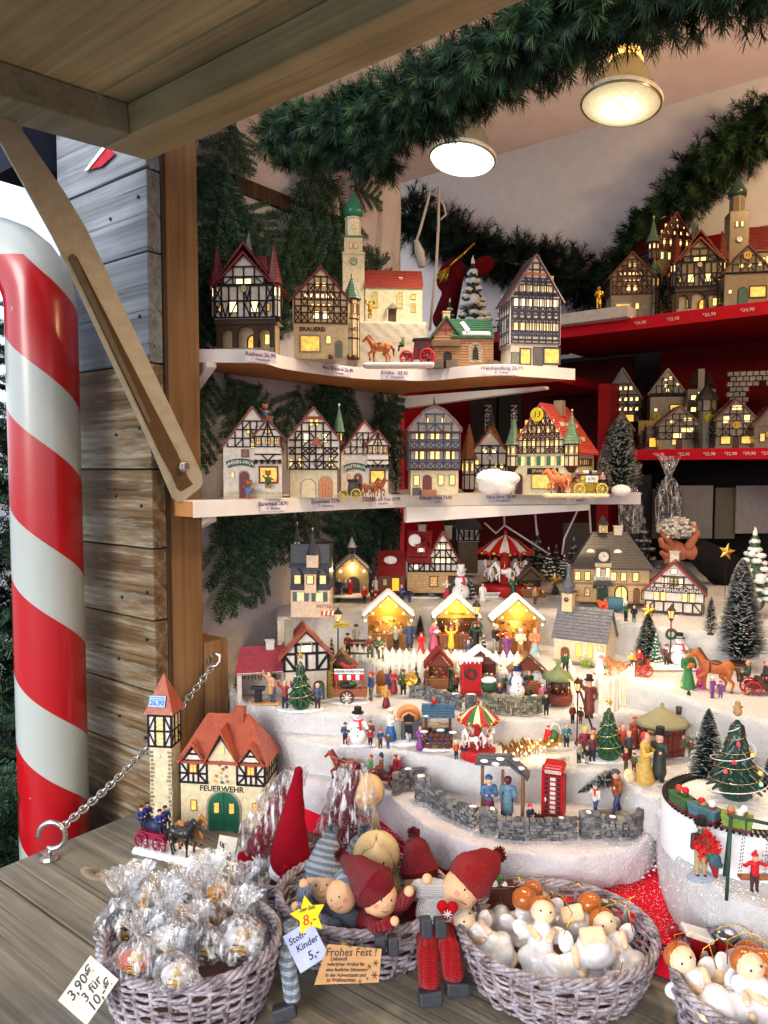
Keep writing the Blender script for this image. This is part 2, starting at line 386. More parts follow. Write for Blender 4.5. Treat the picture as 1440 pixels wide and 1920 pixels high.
o=sheet(roofc,70,24,ROOFC,'roof_cloth',None);sobj(o);tag(o,'pale mauve cloth stretched high across the back of the stall','cloth')
o=closed(-1.3,2.66,-.02,1.85,3.05,3.09,ROOFC,'roof','pale roof over the inside of the stall','roof')
o=closed(-.4,2.66,-.03,.0,2.31,3.1,WG,'gable_board','grey boards closing the stall front above the lid','wall')
o=closed(-.06,2.62,.006,.775,2.285,2.31,WHB,'soffit','white painted ceiling board above the counter that the lamps hang from','ceiling board')
# dark eave outside, left of the planks
closed(-.36,-.24,-.05,.5,2.12,2.2,C((22,26,40),'matte'),'eave','dark blue eave of the next stall at the top left','roof')
# lid
LT=thing('hatch_lid','raised wooden hatch lid overhead with framed olive boards','lid',S(0,0,2.066),STALL);LT.rotation_euler=(Matrix.Rotation(STALL,3,'Z')@Matrix.Rotation(R(5),3,'X')).to_euler()
one(.042,2.7,-.078,-.002,0,.041,WOL,'beam',LT,.002);one(.042,.112,-1.15,-.079,0,.041,WOG,'beam',LT,.002)
one(2.0,2.07,-1.15,-.079,0,.041,WOL,'beam',LT,.002)
ns=[-1.16,-.92,-.66,-.395,-.12,.0]
for i in range(len(ns)-1):one(.045,2.7,ns[i]+.0025,ns[i+1]-.0025,.042,.06,WOL,'board',LT,.002)
# strut with a slot
SM=C((170,166,150),'matte',.5);SM.node_tree.nodes['Principled BSDF'].inputs['Metallic'].default_value=.3
t=thing('brace_strut','slotted galvanised steel strut slanting from the post bolt up to the lid','strut',(0,0,0))
def asolid(pts,a,th,mt,name,parent,bev=0):mb=MB();mb.solid([at_a(x,y,a)for x,y in pts],AX*th,mt);return mb.build(name,parent,bev)
asolid([(-12,215),(30,232),(118,360),(160,430),(376,888),(379,905),(372,916),(340,941),(330,942),(322,934),(276,826),(124,500),(95,442),(-12,250)][::-1],.048,.004,SM,'plate',t,.001)
for pts in([(128,482),(136,476),(144,482),(330,845),(354,898),(362,908),(340,921),(333,917),(322,890),(300,850)],):
 asolid(pts[::-1],.0525,.0006,C((88,66,44),'matte'),'slot',t)
asolid([(128,483),(136,476),(141,481),(282,790),(277,793)][::-1],.0532,.0012,C((110,100,82),'matte'),'slot_edge',t)
p=at_a(344,875,.054);mb=MB();mb.lathe([(.0095,0),(.0095,.002)],STEEL,n=20,sm=False);mb.lathe([(.0075,.002),(.0075,.008),(.006,.009)],STEEL,n=6,sm=False)
o=mb.build('bolt',t);o.location=p;o.rotation_euler=(Matrix.Rotation(STALL,3,'Z')@Matrix.Rotation(R(90),3,'Y')).to_euler()
# counter
CT=thing('counter','grey weathered fold-down wooden counter under the baskets','counter',B0,STALL)
WC=wood('grey counter board',(84,82,74),(122,118,106),(150,146,132),0,1.2,bump=.4)
for n0,n1 in((-.86,-.63),(-.63,-.44),(-.44,-.245),(-.245,-.0),(.0,.20)):
 one(0,2.7,n0+.001,n1-.001,1.012,1.05,WC,'board',CT,.002)
 # knots in the boards
for a,n in((.17,-.155),(.115,-.16),(.12,-.335)):
 mb=MB()
 for r,k in((.014,0),(.0095,1),(.005,2)):mb.lathe([(r,0),(r*.96,.0002+.0001*k)],C([(138,128,110),(124,112,94),(100,88,70)][k],'matte'),n=22,sx=1.9,sy=.8,wob=.04)
 o=mb.build('knot',CT);o.location=(a,n,1.0501)
 # red table
RT=thing('red_table','table covered with bright red felt cloth under the snow tiers','table',B0,STALL)
FELT=C((214,20,48),'cloth')
one(.3,2.6,.204,1.7,1.02,1.083,REDP,'table_top',RT,0);one(.3,2.6,.112,.203,1.052,1.083,REDP,'table_edge',RT,0)
def tc(u,v):a=.1+u*2.5;n=.109+v*.9;return(a,n,1.0845+.0012*mno.noise((a*9,n*9,2)))
sheet(tc,90,40,FELT,'cloth_top',RT)
def tf(u,v):a=.1+u*2.5;return(a,.1085-.003*(1-v)+.002*math.sin(a*23),1.051+v*.0335)
sheet(tf,90,4,FELT,'cloth_front',RT)
mb=MB();mb.tube([(.12+i*.012,.1075+.0015*math.sin(i*1.3),1.0858+.001*math.sin(i*2.1))for i in range(200)],.0011,BLACK,5);mb.build('cord',RT)
# snow tiers
SNW=snowmat('fleece snow',(240,240,242));SNL=snowmat('lilac fleece snow',(234,228,236),.8)
def resample(pts,n):
 pts=[Vector(p)for p in pts];q=[]
 for i in range(len(pts)-1):
  p0,p1,p2,p3=pts[max(i-1,0)],pts[i],pts[i+1],pts[min(i+2,len(pts)-1)]
  for k in range(12):
   t=k/12;q.append(.5*((2*p1)+(p2-p0)*t+(2*p0-5*p1+4*p2-p3)*t*t+(3*p1-p0-3*p2+p3)*t**3))
 q.append(pts[-1]);L=[0]
 for a,b in zip(q,q[1:]):L.append(L[-1]+(b-a).length)
 out=[];j=0
 for i in range(n):
  s=L[-1]*i/(n-1)
  while j<len(L)-2 and L[j+1]<s:j+=1
  out.append(q[j].lerp(q[j+1],min(1,(s-L[j])/max(L[j+1]-L[j],1e-9))))
 return out
def tier(name,label,front,back,z,zb,mt=None,n=150):
 fr=resample([at_z(x,y,z)for x,y in front],n);bk=resample([at_z(x,y,z)for x,y in back],n)
 mt=mt or SNW;rows=[]
 for j in range(8):
  t=j/7;rows.append([p.lerp(q,-.0)+(p-q).normalized()*(.002*math.sin(t*3.1))+Vector((0,0,(zb-z)*(1-t)-(.003 if j==7 else 0)))for p,q in zip(fr,bk)])
 for j in range(46):t=(j/45)**1.25;rows.append([p.lerp(q,t*.999+.001+(.003 if j==0 else 0))for p,q in zip(fr,bk)])
 vs=[]
 for r,row in enumerate(rows):
  for p in row:
   d=mno.noise(p*42)*.0022+mno.noise(p*130)*.0013+mno.noise(p*11)*.003
   d2=mno.noise(p*55+Vector((5,5,5)))*.002+mno.noise(p*170)*.001
   vs.append(p+(Vector((0,-d2*2.6,-abs(d2)))if r<7 else Vector((0,0,d-.0015))))
 mb=MB();mb.add(vs,[(j*n+i,j*n+i+1,(j+1)*n+i+1,(j+1)*n+i)for j in range(len(rows)-1)for i in range(n-1)],mt,True)
 o=tag(mb.build(name),label,'snow step');mb=MB()
 for _ in range(3600):
  j,i=random.randrange(1,44),random.randrange(2,n-2);p=vs[j*n+i].lerp(vs[(j+1)*n+i+1],random.random())+Vector((0,-.0004,.0003));r=random.uniform(.0005,.0017);a=random.uniform(0,6)
  q=[p+Vector((r*math.cos(a+k*2.1),r*math.sin(a+k*2.1),random.uniform(-.3,.8)*r))for k in range(3)]+[p+Vector((0,-r*.3,r))];mb.add(q,[(0,1,3),(1,2,3),(2,0,3)],SNOWP)
 for _ in range(4200):
  j,i=random.choice((1,2,3,4,5,6,7,7,8,8,9,10)),random.randrange(2,n-2);p=vs[j*n+i].lerp(vs[(j+1)*n+i+1],random.random());q=Vector((random.gauss(0,.7),-1+random.gauss(0,.4),.5+random.gauss(0,.5))).normalized()*random.uniform(.0015,.0042);w_=q.orthogonal().normalized()*.00028;mb.add([p-w_,p+w_,p+q],[(0,1,2)],SNOWP)
 mb.build('snow_grains',o)['kind']='stuff';return o
Z1,Z2,Z3,Z4,Z5=1.132,1.180,1.215,1.255,1.32
tier('snow_tier','lowest curved snow covered step with the phone booth on it',[(400,1325),(475,1380),(530,1430),(580,1462),(640,1470),(700,1475),(750,1508),(800,1548),(880,1580),(960,1596),(1060,1600),(1150,1592),(1210,1574),(1246,1528)],[(395,1270),(460,1280),(520,1290),(560,1310),(600,1320),(700,1360),(800,1380),(900,1390),(1000,1400),(1060,1400),(1120,1400),(1170,1400),(1200,1400),(1246,1400)],Z1,1.085,SNL)
tier('snow_tier','second snow covered step with the wishing well and small carousel',[(400,1300),(480,1345),(540,1378),(610,1396),(700,1399),(790,1412),(870,1424),(960,1438),(1060,1438),(1150,1450),(1205,1488),(1262,1484),(1330,1440),(1600,1430)],[(395,1260),(460,1270),(520,1280),(600,1290),(700,1290),(800,1300),(870,1300),(960,1300),(1060,1300),(1150,1290),(1210,1290),(1260,1290),(1330,1290),(1600,1290)],Z2,1.12)
tier('snow_tier','third snow covered step with the stone walls and sausage cart',[(400,1272),(480,1318),(620,1336),(740,1338),(860,1340),(960,1350),(1040,1346),(1120,1338),(1200,1336),(1300,1352),(1440,1398),(1600,1450)],[(400,1210),(480,1200),(620,1200),(740,1200),(860,1200),(960,1200),(1040,1200),(1120,1200),(1200,1200),(1300,1200),(1440,1200),(1600,1200)],Z3,1.15)
tier('snow_tier','fourth snow covered step with three lit market huts and the carriage',[(580,1238),(690,1242),(850,1242),(960,1256),(1060,1268),(1180,1280),(1260,1302),(1340,1328),(1440,1352),(1600,1395)],[(580,1130),(690,1120),(850,1120),(960,1120),(1060,1120),(1180,1120),(1260,1120),(1340,1120),(1440,1120),(1600,1120)],Z4,1.2)
tier('snow_tier','topmost snow covered step with the school and the big carousel',[(520,1162),(620,1142),(760,1136),(900,1140),(1040,1148),(1150,1160),(1240,1176),(1340,1180),(1440,1170),(1600,1170)],[(520,1060),(620,1055),(760,1050),(900,1050),(1040,1050),(1150,1050),(1240,1050),(1340,1050),(1440,1050),(1600,1050)],Z5,1.24)
tier('snow_tier','right hand snow covered step carrying the white drum',[(1238,1470),(1234,1510),(1246,1560),(1276,1610),(1330,1652),(1400,1690),(1500,1722),(1640,1740)],[(1320,1440),(1380,1440),(1420,1440),(1460,1440),(1500,1440),(1540,1440),(1590,1440),(1640,1440)],1.165,1.085)
# loose flakes
mb=MB()
def flakes(n,fn,z,r0=.0006,r1=.0018):
 for _ in range(n):
  x,y=fn();p=at_z(x,y,z);r=random.uniform(r0,r1)**1;a=random.uniform(0,6);q=[p+Vector((r*math.cos(a+k*2.1)*random.uniform(.6,1.3),r*math.sin(a+k*2.1),random.uniform(0,r*.4)))for k in range(3)]+[p+Vector((0,0,r*.8))]
  mb.add(q,[(0,1,3),(1,2,3),(2,0,3)],SNOWP)
flakes(3600,lambda:(lambda x:(x,random.uniform(1640,1795+(x-1250)*.42)))(random.uniform(860,1330)),1.0862,.0003,.0009)
flakes(1200,lambda:(lambda x:(x,random.uniform(1545+(x-700)*.3,1566+(x-700)*.42)))(random.uniform(700,960)),1.0862,.0003,.0009)
flakes(260,lambda:(lambda t:(940+300*t+random.gauss(0,8),1662-44*t*t+random.gauss(0,7)))(random.random()),1.0862,.0012,.0035)
flakes(160,lambda:(lambda t:(1238+130*t+random.gauss(0,6),1640+165*t+random.gauss(0,6)))(random.random()),1.0862,.001,.0035)
tag(mb.build('snow_flakes'),'fine white artificial snow sprinkled over the red felt cloth','snow',kind='stuff')
# left shelves
def shelf(name,label,front,z,th,aback=-.066,sup=None):
 t=thing(name,label,'shelf',(0,0,0));fr=resample([at_z(x,y,z)for x,y in front],60)
 bk=[]
 for p in fr:
  q=p-B0;n=q.dot(NX);bk.append(S(aback,n,z))
 mb=MB();top=fr+bk[::-1];mb.solid(top,(0,0,-th),C((186,128,78),'matte'));mb.build('plank',t)
 mb=MB();n=len(fr);off=[(Vector((0,-1,0))*.0022)for _ in fr]
 vs=[p+o for p,o in zip(fr,off)]+[p+o-Vector((0,0,th+.001))for p,o in zip(fr,off)]+[p-o*4+Vector((0,0,.0012))for p,o in zip(fr,off)]
 mb.add(vs,[(i+n,i+n+1,i+1,i)for i in range(n-1)]+[(i,i+1,2*n+i+1,2*n+i)for i in range(n-1)]+[(n-1,2*n-1,3*n-1)],WHB);o=mb.build('white_edge',t)
 mb=MB();mb.solid([p+Vector((0,.002,.0008))for p in fr]+[p+Vector((0,0,.0008))for p in bk[::-1]],(0,0,-.0006),WHB);mb.build('top_paint',t)
 return t,fr
ZS1,ZS2=1.80,1.549
s1,f1=shelf('shelf','upper white edged wavy shelf with town hall, church and wine house',[(373,655),(487,657),(530,668),(593,679),(673,689),(760,693),(813,693),(880,686),(943,683),(1000,686),(1078,692)],ZS1,.021)
s2,f2=shelf('shelf','lower straight white shelf with bear house and savings bank house',[(362,941),(500,936),(640,931),(780,927),(900,925),(1050,924),(1201,924)],ZS2,.024)
def quadbox(p,q,drop0,drop1,th,mt,name,parent):
 mb=MB();d=(q-p).normalized();s=Vector((-d.y,d.x,0))*th
 mb.solid([p,q,q-Vector((0,0,drop1)),p-Vector((0,0,drop0))],s,mt);return mb.build(name,parent,.001)
quadbox(S(-.06,.13,ZS1-.022),S(.035,.11,ZS1-.022),.06,.008,.018,WHB,'bracket',s1)
quadbox(at_z(742,744,ZS1-.024),at_z(1022,724,ZS1-.024),.030,.006,.02,WHB,'bracket',s1)
quadbox(S(-.06,.10,ZS2-.026),S(.045,.10,ZS2-.026),.05,.01,.018,WHB,'bracket',s2)
bz=lambda x,d:at_d(x,880,d).xy.to_3d()+Vector((0,0,ZS2-.0245))
quadbox(bz(762,1.50),bz(1108,1.60),.032,.012,.02,WHB,'bracket',s2)
def label_on(px,py,z,l1,l2,w,t,fr,drop=.011):
 q=min(fr,key=lambda p:abs(CX+F*p.x/p.y-px));i=fr.index(q);j=min(i+2,len(fr)-1);k=max(i-2,0);d=fr[j]-fr[k];yaw=math.atan2(d.y,d.x);p=q+Vector((math.sin(yaw),-math.cos(yaw),0))*.004;p.z=z-drop
 e=thing('price_label','printed price label reading %s on the shelf edge'%l1,'label',p,yaw)
 mb=MB();mb.box((0,0,0),(w,.0004,.019),C((222,218,236),'matte'));mb.build('paper',e)
 text(l1,.0098,C((50,40,60)),e,(0,-.0007,.003),name='lettering',depth=.0001);text(l2,.0058,C((70,60,80)),e,(0,-.0007,-.005),name='lettering',depth=.0001)
for px,l1,l2,w in((490,'Rathaus 26,90','1   Michelstadt',.058),(632,'Alte Brauerei 26,90','2   Rosenau',.066),(745,'Kirche   33,90','17   Dinkelsbühl',.052),(940,'Weinhandlung 26,90','8   Colmar',.064)):label_on(px,0,ZS1,l1,l2,w,s1,f1)
for px,l1,l2,w in((506,'Bärenhaus 28,90','3   München',.056),(604,'Bürgerhaus 23,90','7   Rothenburg',.056),(714,'Gasthaus zur Post 24,90','4   Ochsenfurt',.062),(818,'Killinger Haus 24,90','9   Idstein',.06),(945,'Altes Amt  28,90','6   Wernigerode',.056),(1085,'Sparkasse 33,90','13   Bayern',.058)):label_on(px,0,ZS2,l1,l2,w,s2,f2)
# back red shelves
NB=1.30
t=sthing('red_shelf','upper red shelf at the back right with a row of lit houses','shelf');ZB1=at_n(1240,590,NB).z;ZB2=at_n(1240,843,NB).z
one(.02,2.6,NB,NB+.42,ZB1-.03,ZB1,REDP,'board',t);one(.02,2.6,NB-.002,NB,ZB1-.031,ZB1+.002,C((190,20,40),'matte'),'edge_strip',t)
one(.78,.80,NB+.02,NB+.40,ZB1-.16,ZB1-.031,REDP,'bracket',t)
t2=sthing('red_shelf','lower red shelf at the back right crowded with small lit houses','shelf')
one(.27,2.6,NB,NB+.40,ZB2-.026,ZB2,REDP,'board',t2);one(.27,2.6,NB-.002,NB,ZB2-.027,ZB2+.001,C((190,20,40),'matte'),'edge_strip',t2)
t3=sthing('red_cabinet','open red cabinet side and top board left of the red shelves','cabinet')
one(-.10,.14,NB-.06,NB+.3,ZB1-.16,ZB1-.135,REDP,'board',t3)
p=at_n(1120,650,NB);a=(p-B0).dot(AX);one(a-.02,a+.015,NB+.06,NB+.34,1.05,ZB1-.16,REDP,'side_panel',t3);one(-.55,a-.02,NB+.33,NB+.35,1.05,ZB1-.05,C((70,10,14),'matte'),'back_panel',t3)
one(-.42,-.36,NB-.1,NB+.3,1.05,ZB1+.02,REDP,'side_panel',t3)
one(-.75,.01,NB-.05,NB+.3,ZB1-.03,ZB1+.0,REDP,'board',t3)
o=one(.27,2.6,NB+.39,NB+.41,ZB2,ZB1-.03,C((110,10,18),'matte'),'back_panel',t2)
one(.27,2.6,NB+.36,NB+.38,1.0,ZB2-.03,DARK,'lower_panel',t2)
for px,pr in((1200,'26,90'),(1262,'32,90'),(1330,'26,90'),(1402,'24,90')):
 q=at_n(px,600-(px-1200)*.19,NB-.004);text('*'+pr,.012,WHITE,t,((q-B0).dot(AX),NB-.0035,ZB1-.015),depth=.0001,name='price')
for px,pr in((1235,'26,90'),(1282,'22,90'),(1330,'22,90'),(1370,'32,90'),(1405,'39,90'),(1440,'21,90')):
 q=at_n(px,845,NB-.004);text('*'+pr,.011,WHITE,t2,((q-B0).dot(AX),NB-.0035,ZB2-.013),depth=.0001,name='price')
 # lamps
def lamp(px,py,wpx,lens,glow,label,socket,watt,colr,tilt):
 z=2.163;p=at_z(px,py,z)
 t=thing('reflector_lamp',label,'lamp',p,0,'reflector lamps hanging from the ceiling board');t.rotation_euler=(R(-6),R(tilt),0)
 r=.06;g,n,b=nmat('lamp glass body');b.inputs['Base Color'].default_value=(.55,.5,.26,1)if socket else(.52,.56,.42,1);b.inputs['Roughness'].default_value=.25;b.inputs['Metallic'].default_value=.55
 mb=MB();mb.lathe([(.0585,.004),(.061,.008),(.061,.012),(.057,.016),(.046,.038),(.036,.056),(.027,.068),(.025,.074)],g,n=40,cap=False);mb.build('reflector',t)
 mb=MB();mb.lathe([(0.001,-.004),(.02,-.0035),(.04,-.001),(.054,.003),(.0595,.0075)],lens,n=40,cap=False);mb.build('lens',t)
 mb=MB();mb.lathe([(.062,.006),(.0635,.009),(.062,.013),(.0585,.0125),(.0585,.006)],C((225,222,205),'ceramic'),n=40,cap=False);mb.build('rim',t)
 mb=MB();mb.lathe([(.0245,.074),(.026,.077),(.0225,.080),(.024,.083),(.021,.086),(.0215,.092)],glow,n=24,cap=False);mb.build('neck',t)
 mb=MB();mb.lathe([(.022,.091),(.024,.094),(.024,.128),(.018,.135)],C((70,44,26),'ceramic'),n=20);mb.build('socket',t)
 if socket:text('PAR38',.011,C((190,170,120)),t,(.0,-.01,-.0045),rot=(R(180),0,R(40)),depth=.0001,name='lettering')
 ld=bpy.data.lights.new('lamp_light','SPOT');ld.energy=watt;ld.color=colr;ld.spot_size=R(128);ld.spot_blend=.9;ld.shadow_soft_size=.05
 lo=bpy.data.objects.new('lamp_light',ld);col.objects.link(lo);lo.parent=t;lo.location=(0,0,-.012)
 return t
def lensmat(name,c,lo,hi):
 m,n,b=nmat(name);tc=n.nodes.new('ShaderNodeTexCoord');v=n.nodes.new('ShaderNodeTexVoronoi');v.inputs['Scale'].default_value=420;n.links.new(tc.outputs['Object'],v.inputs[0])
 ln=n.nodes.new('ShaderNodeVectorMath');ln.operation='LENGTH';n.links.new(tc.outputs['Object'],ln.inputs[0])
 s=mathn(n,'SUBTRACT',1.,mathn(n,'MULTIPLY',ln.outputs['Value'],16.));s=mathn(n,'MAXIMUM',s,0.);s=mathn(n,'POWER',s,2.)
 e=mathn(n,'ADD',mathn(n,'MULTIPLY',s,hi),lo);e=mathn(n,'MULTIPLY',e,mathn(n,'ADD',mathn(n,'MULTIPLY',v.outputs['Distance'],.8),.65))
 b.inputs['Base Color'].default_value=(.4,.38,.3,1);b.inputs['Emission Color'].default_value=(*c,1);n.links.new(e,b.inputs['Emission Strength']);b.inputs['Roughness'].default_value=.2
 return m
lamp(1163,203,150,lensmat('lens warm',(1,.80,.44),.24,2.6),E((255,190,90),2.5),'larger warm reflector lamp with a visible glowing neck, nearer to the right edge',True,12.5,(1,.74,.44),8)
lamp(866,305,125,lensmat('lens cool',(.93,1,.88),2.2,2.),C((70,74,60),'ceramic'),'smaller reflector lamp with a white hot lens under the fir garland',False,8,(1,.84,.66),8)
def extra_lamp(label,p,e):  # extra unseen lamps, added to brighten the back cloth and shelves
 t=thing('reflector_lamp',label,'lamp',p);mb=MB();mb.lathe([(.06,0),(.057,.01),(.03,.06),(.022,.09),(.02,.12)],STEEL,n=24,cap=False);mb.build('reflector',t);mb=MB();mb.lathe([(.058,.004),(.001,.002)],E((255,220,150),3,'lens'),n=24,cap=False);mb.build('lens',t)
 ld=bpy.data.lights.new('lamp_light','POINT');ld.energy=e;ld.color=(1,.68,.36);ld.shadow_soft_size=.04;lo=bpy.data.objects.new('lamp_light',ld);col.objects.link(lo);lo.parent=t;lo.location=(0,0,-.05)
extra_lamp('third lamp of the row, hanging further right over the counter',S(1.2,.40,2.163),5);extra_lamp('lamp lighting the red shelves from the right',S(.98,1.15,2.5),8)
# artificial garlands
FG=[C(c,'foliage')for c in((28,54,40),(20,44,38),(42,72,44),(58,86,50))]
FD=[C(c,'foliage')for c in((20,38,28),(14,28,24),(28,48,30))]
def tuft(mb,p,d,L,nl,n,mats,w=.0007,spread=.75):
 d=d.normalized();u=d.orthogonal().normalized();v=d.cross(u);m=random.choice(mats);mb.tube([p,p+d*L],w*1.2,m,3)
 for i in range(n):
  t=random.random()**.8;a=random.uniform(0,6.283);s=(u*math.cos(a)+v*math.sin(a));q=(d*(1-spread*.5)+s*spread).normalized()
  b=p+d*L*t;tip=b+q*nl*random.uniform(.7,1.1)+Vector((0,0,-nl*.12));k=q.cross(d).normalized()*w
  mid=b.lerp(tip,.6)+Vector((0,0,nl*.03))
  mb.add([b-k,b+k,mid+k,mid-k,tip],[(0,1,2,3),(3,2,4)],m if random.random()<.7 else random.choice(mats))
def garland(name,label,pts,rad,ntuft,nn,mats,parent=None,nl=.026,w=.0008,L=.05,seed=1):
 random.seed(seed);t=thing(name,label,'garland',(0,0,0));path=resample(pts,200);mb=MB()
 mb.tube(path[::4],.003,DARK,5);mb.build('wire',t);mb=MB()
 for i in range(ntuft):
  k=random.randrange(1,198);p=path[k];tg=(path[k+1]-path[k-1]).normalized();u=tg.orthogonal().normalized();v=tg.cross(u);a=random.uniform(0,6.283)
  r=rad[0]+(rad[1]-rad[0])*k/199;r*=random.uniform(.35,1);s=u*math.cos(a)+v*math.sin(a)
  tuft(mb,p+s*r*.35,s*.8+tg*random.uniform(-.7,.7)+Vector((0,0,-.15)),r*.75,nl,nn,mats,w)
 o=mb.build('needles',t);o['kind']='stuff';return t
gp=lambda l,n:[at_n(x,y,n)for x,y in l]
garland('fir_garland','thick dark green artificial fir garland running across the ceiling board above the lamps',gp([(510,255),(600,250),(700,222),(800,178),(900,122),(1000,66),(1100,8),(1200,-30),(1310,-62),(1400,-95),(1500,-140)],.20),(.050,.082),1500,80,FG,nl=.020,w=.00045,seed=3)
garland('fir_garland','short end of the front garland drooping down over the fleece wall',gp([(600,255),(650,285),(700,295),(740,300)],.20),(.035,.035),150,60,FG,nl=.018,w=.00045,seed=4)
garland('fir_garland','dark fir garland sagging across the back under the roof cloth',gp([(758,385),(790,420),(850,445),(930,480),(1020,500),(1100,520),(1150,560)],1.62),(.11,.10),600,64,FD,nl=.034,w=.0008,seed=5)
garland('fir_garland','glittering fir garland rising to the right behind the upper red shelf',gp([(1130,560),(1200,455),(1260,380),(1330,312),(1400,256),(1470,210)],1.60),(.07,.10),800,64,FG[1:],nl=.030,w=.0008,seed=6)
# real fir boughs
FB=[C(c,'foliage')for c in((44,78,54),(36,64,56),(62,98,62),(90,120,100))]
def bough_mesh(seed,L=.36,nd=.027):
 random.seed(seed);mb=MB();bark=C((74,56,40),'matte')
 def twig(p0,d,ln,side):
  n=7;pts=[p0];dd=d.copy()
  for i in range(n):dd=(dd+Vector((random.gauss(0,.04),random.gauss(0,.04),random.gauss(0,.02)-.01))).normalized();pts.append(pts[-1]+dd*ln/n)
  mb.tube(pts,[.0016*(1-.6*i/n)for i in range(n+1)],bark,4)
  k=int(ln/.0010)
  for i in range(k):
   t=i/k*n;j=min(int(t),n-1);b=pts[j].lerp(pts[j+1],t-j);tg=(pts[j+1]-pts[j]).normalized();lat=tg.cross(Vector((0,0,1))).normalized()
   s=1 if i%2 else-1;up=random.uniform(-.35,.75)if i%3 else 1.3;q=(tg*random.uniform(.45,.8)+lat*s*random.uniform(.5,1)+Vector((0,0,up))).normalized();l=nd*random.uniform(.75,1.1)*(1-.25*(t/n)**3)
   w=q.cross(Vector((random.uniform(-.4,.4),random.uniform(-.4,.4),1))).normalized()*.0016;tip=b+q*l
   mb.add([b-w*.6,b+w*.6,tip+w,tip-w],[(0,1,2,3)],random.choice(FB))
  return pts
 main=twig(Vector((0,0,0)),Vector((1,0,0)),L,0)
 for k,f in enumerate((.14,.3,.46,.62,.78)):
  i=f*7;j=int(i);b=main[j].lerp(main[j+1],i-j)
  for s in(-1,1):
   if random.random()<.12:continue
   a=s*R(random.uniform(38,58));twig(b,Vector((math.cos(a),math.sin(a),random.uniform(-.05,.12))),L*(.52-.42*f)*random.uniform(.85,1.15)+.03,s)
 return mb
BM=[]
for sd_ in(11,12,13,14):
 o=bough_mesh(sd_).build('t');BM.append(o.data);bpy.data.objects.remove(o)
BL_={}
def bough(p0,p1,up,label,group='fir boughs fixed on the fleece wall',k=None,wd=1.):
 x=(p1-p0);L=x.length;x.normalize();z=(up-x*up.dot(x)).normalized();y=z.cross(x)
 o=bpy.data.objects.new('fir_bough',random.choice(BM)if k is None else BM[k]);col.objects.link(o);s=L/.36
 o.matrix_world=Matrix.Translation(p0)@Matrix((x,y,z)).transposed().to_4x4()@Matrix.Diagonal((s,s*wd,s*.9,1))
 q=o.location;x_,y_=CX+F*q.x/q.y,880-F*(q.z-1.6)/q.y
 LM=[(462,560,'the town hall'),(600,600,'the brewery'),(655,430,'the church tower'),(350,450,'the wooden post'),(560,330,'the ceiling garland end'),(474,850,'the bear house'),(588,850,'the burgher house'),(684,860,'the gabled inn'),(365,760,'the lower post'),(580,1060,'the slate hotel'),(660,1040,'the grotto chapel'),(800,1000,'the tavern'),(400,1000,'the shelf bracket')]
 m_=min(LM,key=lambda l:(l[0]-x_)**2+(l[1]-y_)**2);dx,dy=x_-m_[0],y_-m_[1];w_=('up and to the ' if dy<-60 else 'down and to the ' if dy>60 else 'to the ')+('left' if dx<0 else 'right')
 t_=p1-p0;w2='drooping' if t_.z<-.06 else 'rising' if t_.z>.06 else 'spreading level'
 lb='fir bough %s %s of %s'%(w2,w_,m_[2]);n_=BL_.get(lb,0);BL_[lb]=n_+1
 return tag(o,lb+['',', second there',', third there',', fourth there'][min(n_,3)],'fir bough',group)
random.seed(21);fl='dark green fir bough fixed on the white fleece wall'
for(x0,y0,x1,y1)in((440,215,395,345),(428,230,470,330),(410,300,352,372),(425,300,380,500),(455,345,400,470),(440,380,530,470),(470,560,455,395),(540,600,490,440),(600,560,560,390),(600,270,575,385),(640,330,565,470),(655,350,718,378),(560,380,520,500),(610,430,585,560),(640,380,660,520),(400,430,352,540),(395,520,350,660),(420,520,375,650),(640,600,660,470),(700,620,720,470),(520,640,560,500),(440,640,400,500),(372,560,348,690),(455,610,500,520)):
 bough(at_a(x0,y0,-.045),at_a(x1,y1,-.040+random.uniform(-.01,.012)),AX,fl)
for(x0,y0,x1,y1)in((395,690,372,800),(420,700,480,810),(470,720,430,850),(560,720,530,830),(600,720,640,830),(660,730,640,860),(700,740,745,850),(740,760,700,900),(640,850,600,720),(380,780,365,900),(720,800,755,720),(500,850,480,720),(660,720,585,770)):
 bough(at_a(x0,y0,-.045),at_a(x1,y1,-.04),AX,'dark fir bough behind the half timbered houses of the lower white shelf','fir boughs behind the lower white shelf')
for(x0,y0,x1,y1)in((470,955,395,1000),(420,960,445,1155),(470,960,480,1110),(450,960,560,1040),(560,960,545,1060),(600,1010,560,960),(660,980,600,1070),(760,960,670,1030),(690,960,745,1020),(800,990,795,950),(500,1060,470,1130),(400,960,500,1030),(600,970,700,1000),(640,1050,700,1020)):
 bough(at_a(x0,y0,-.045),at_a(x1,y1,-.03),AX,'dark fir bough hanging under the lower white shelf','fir boughs hanging under the lower white shelf')
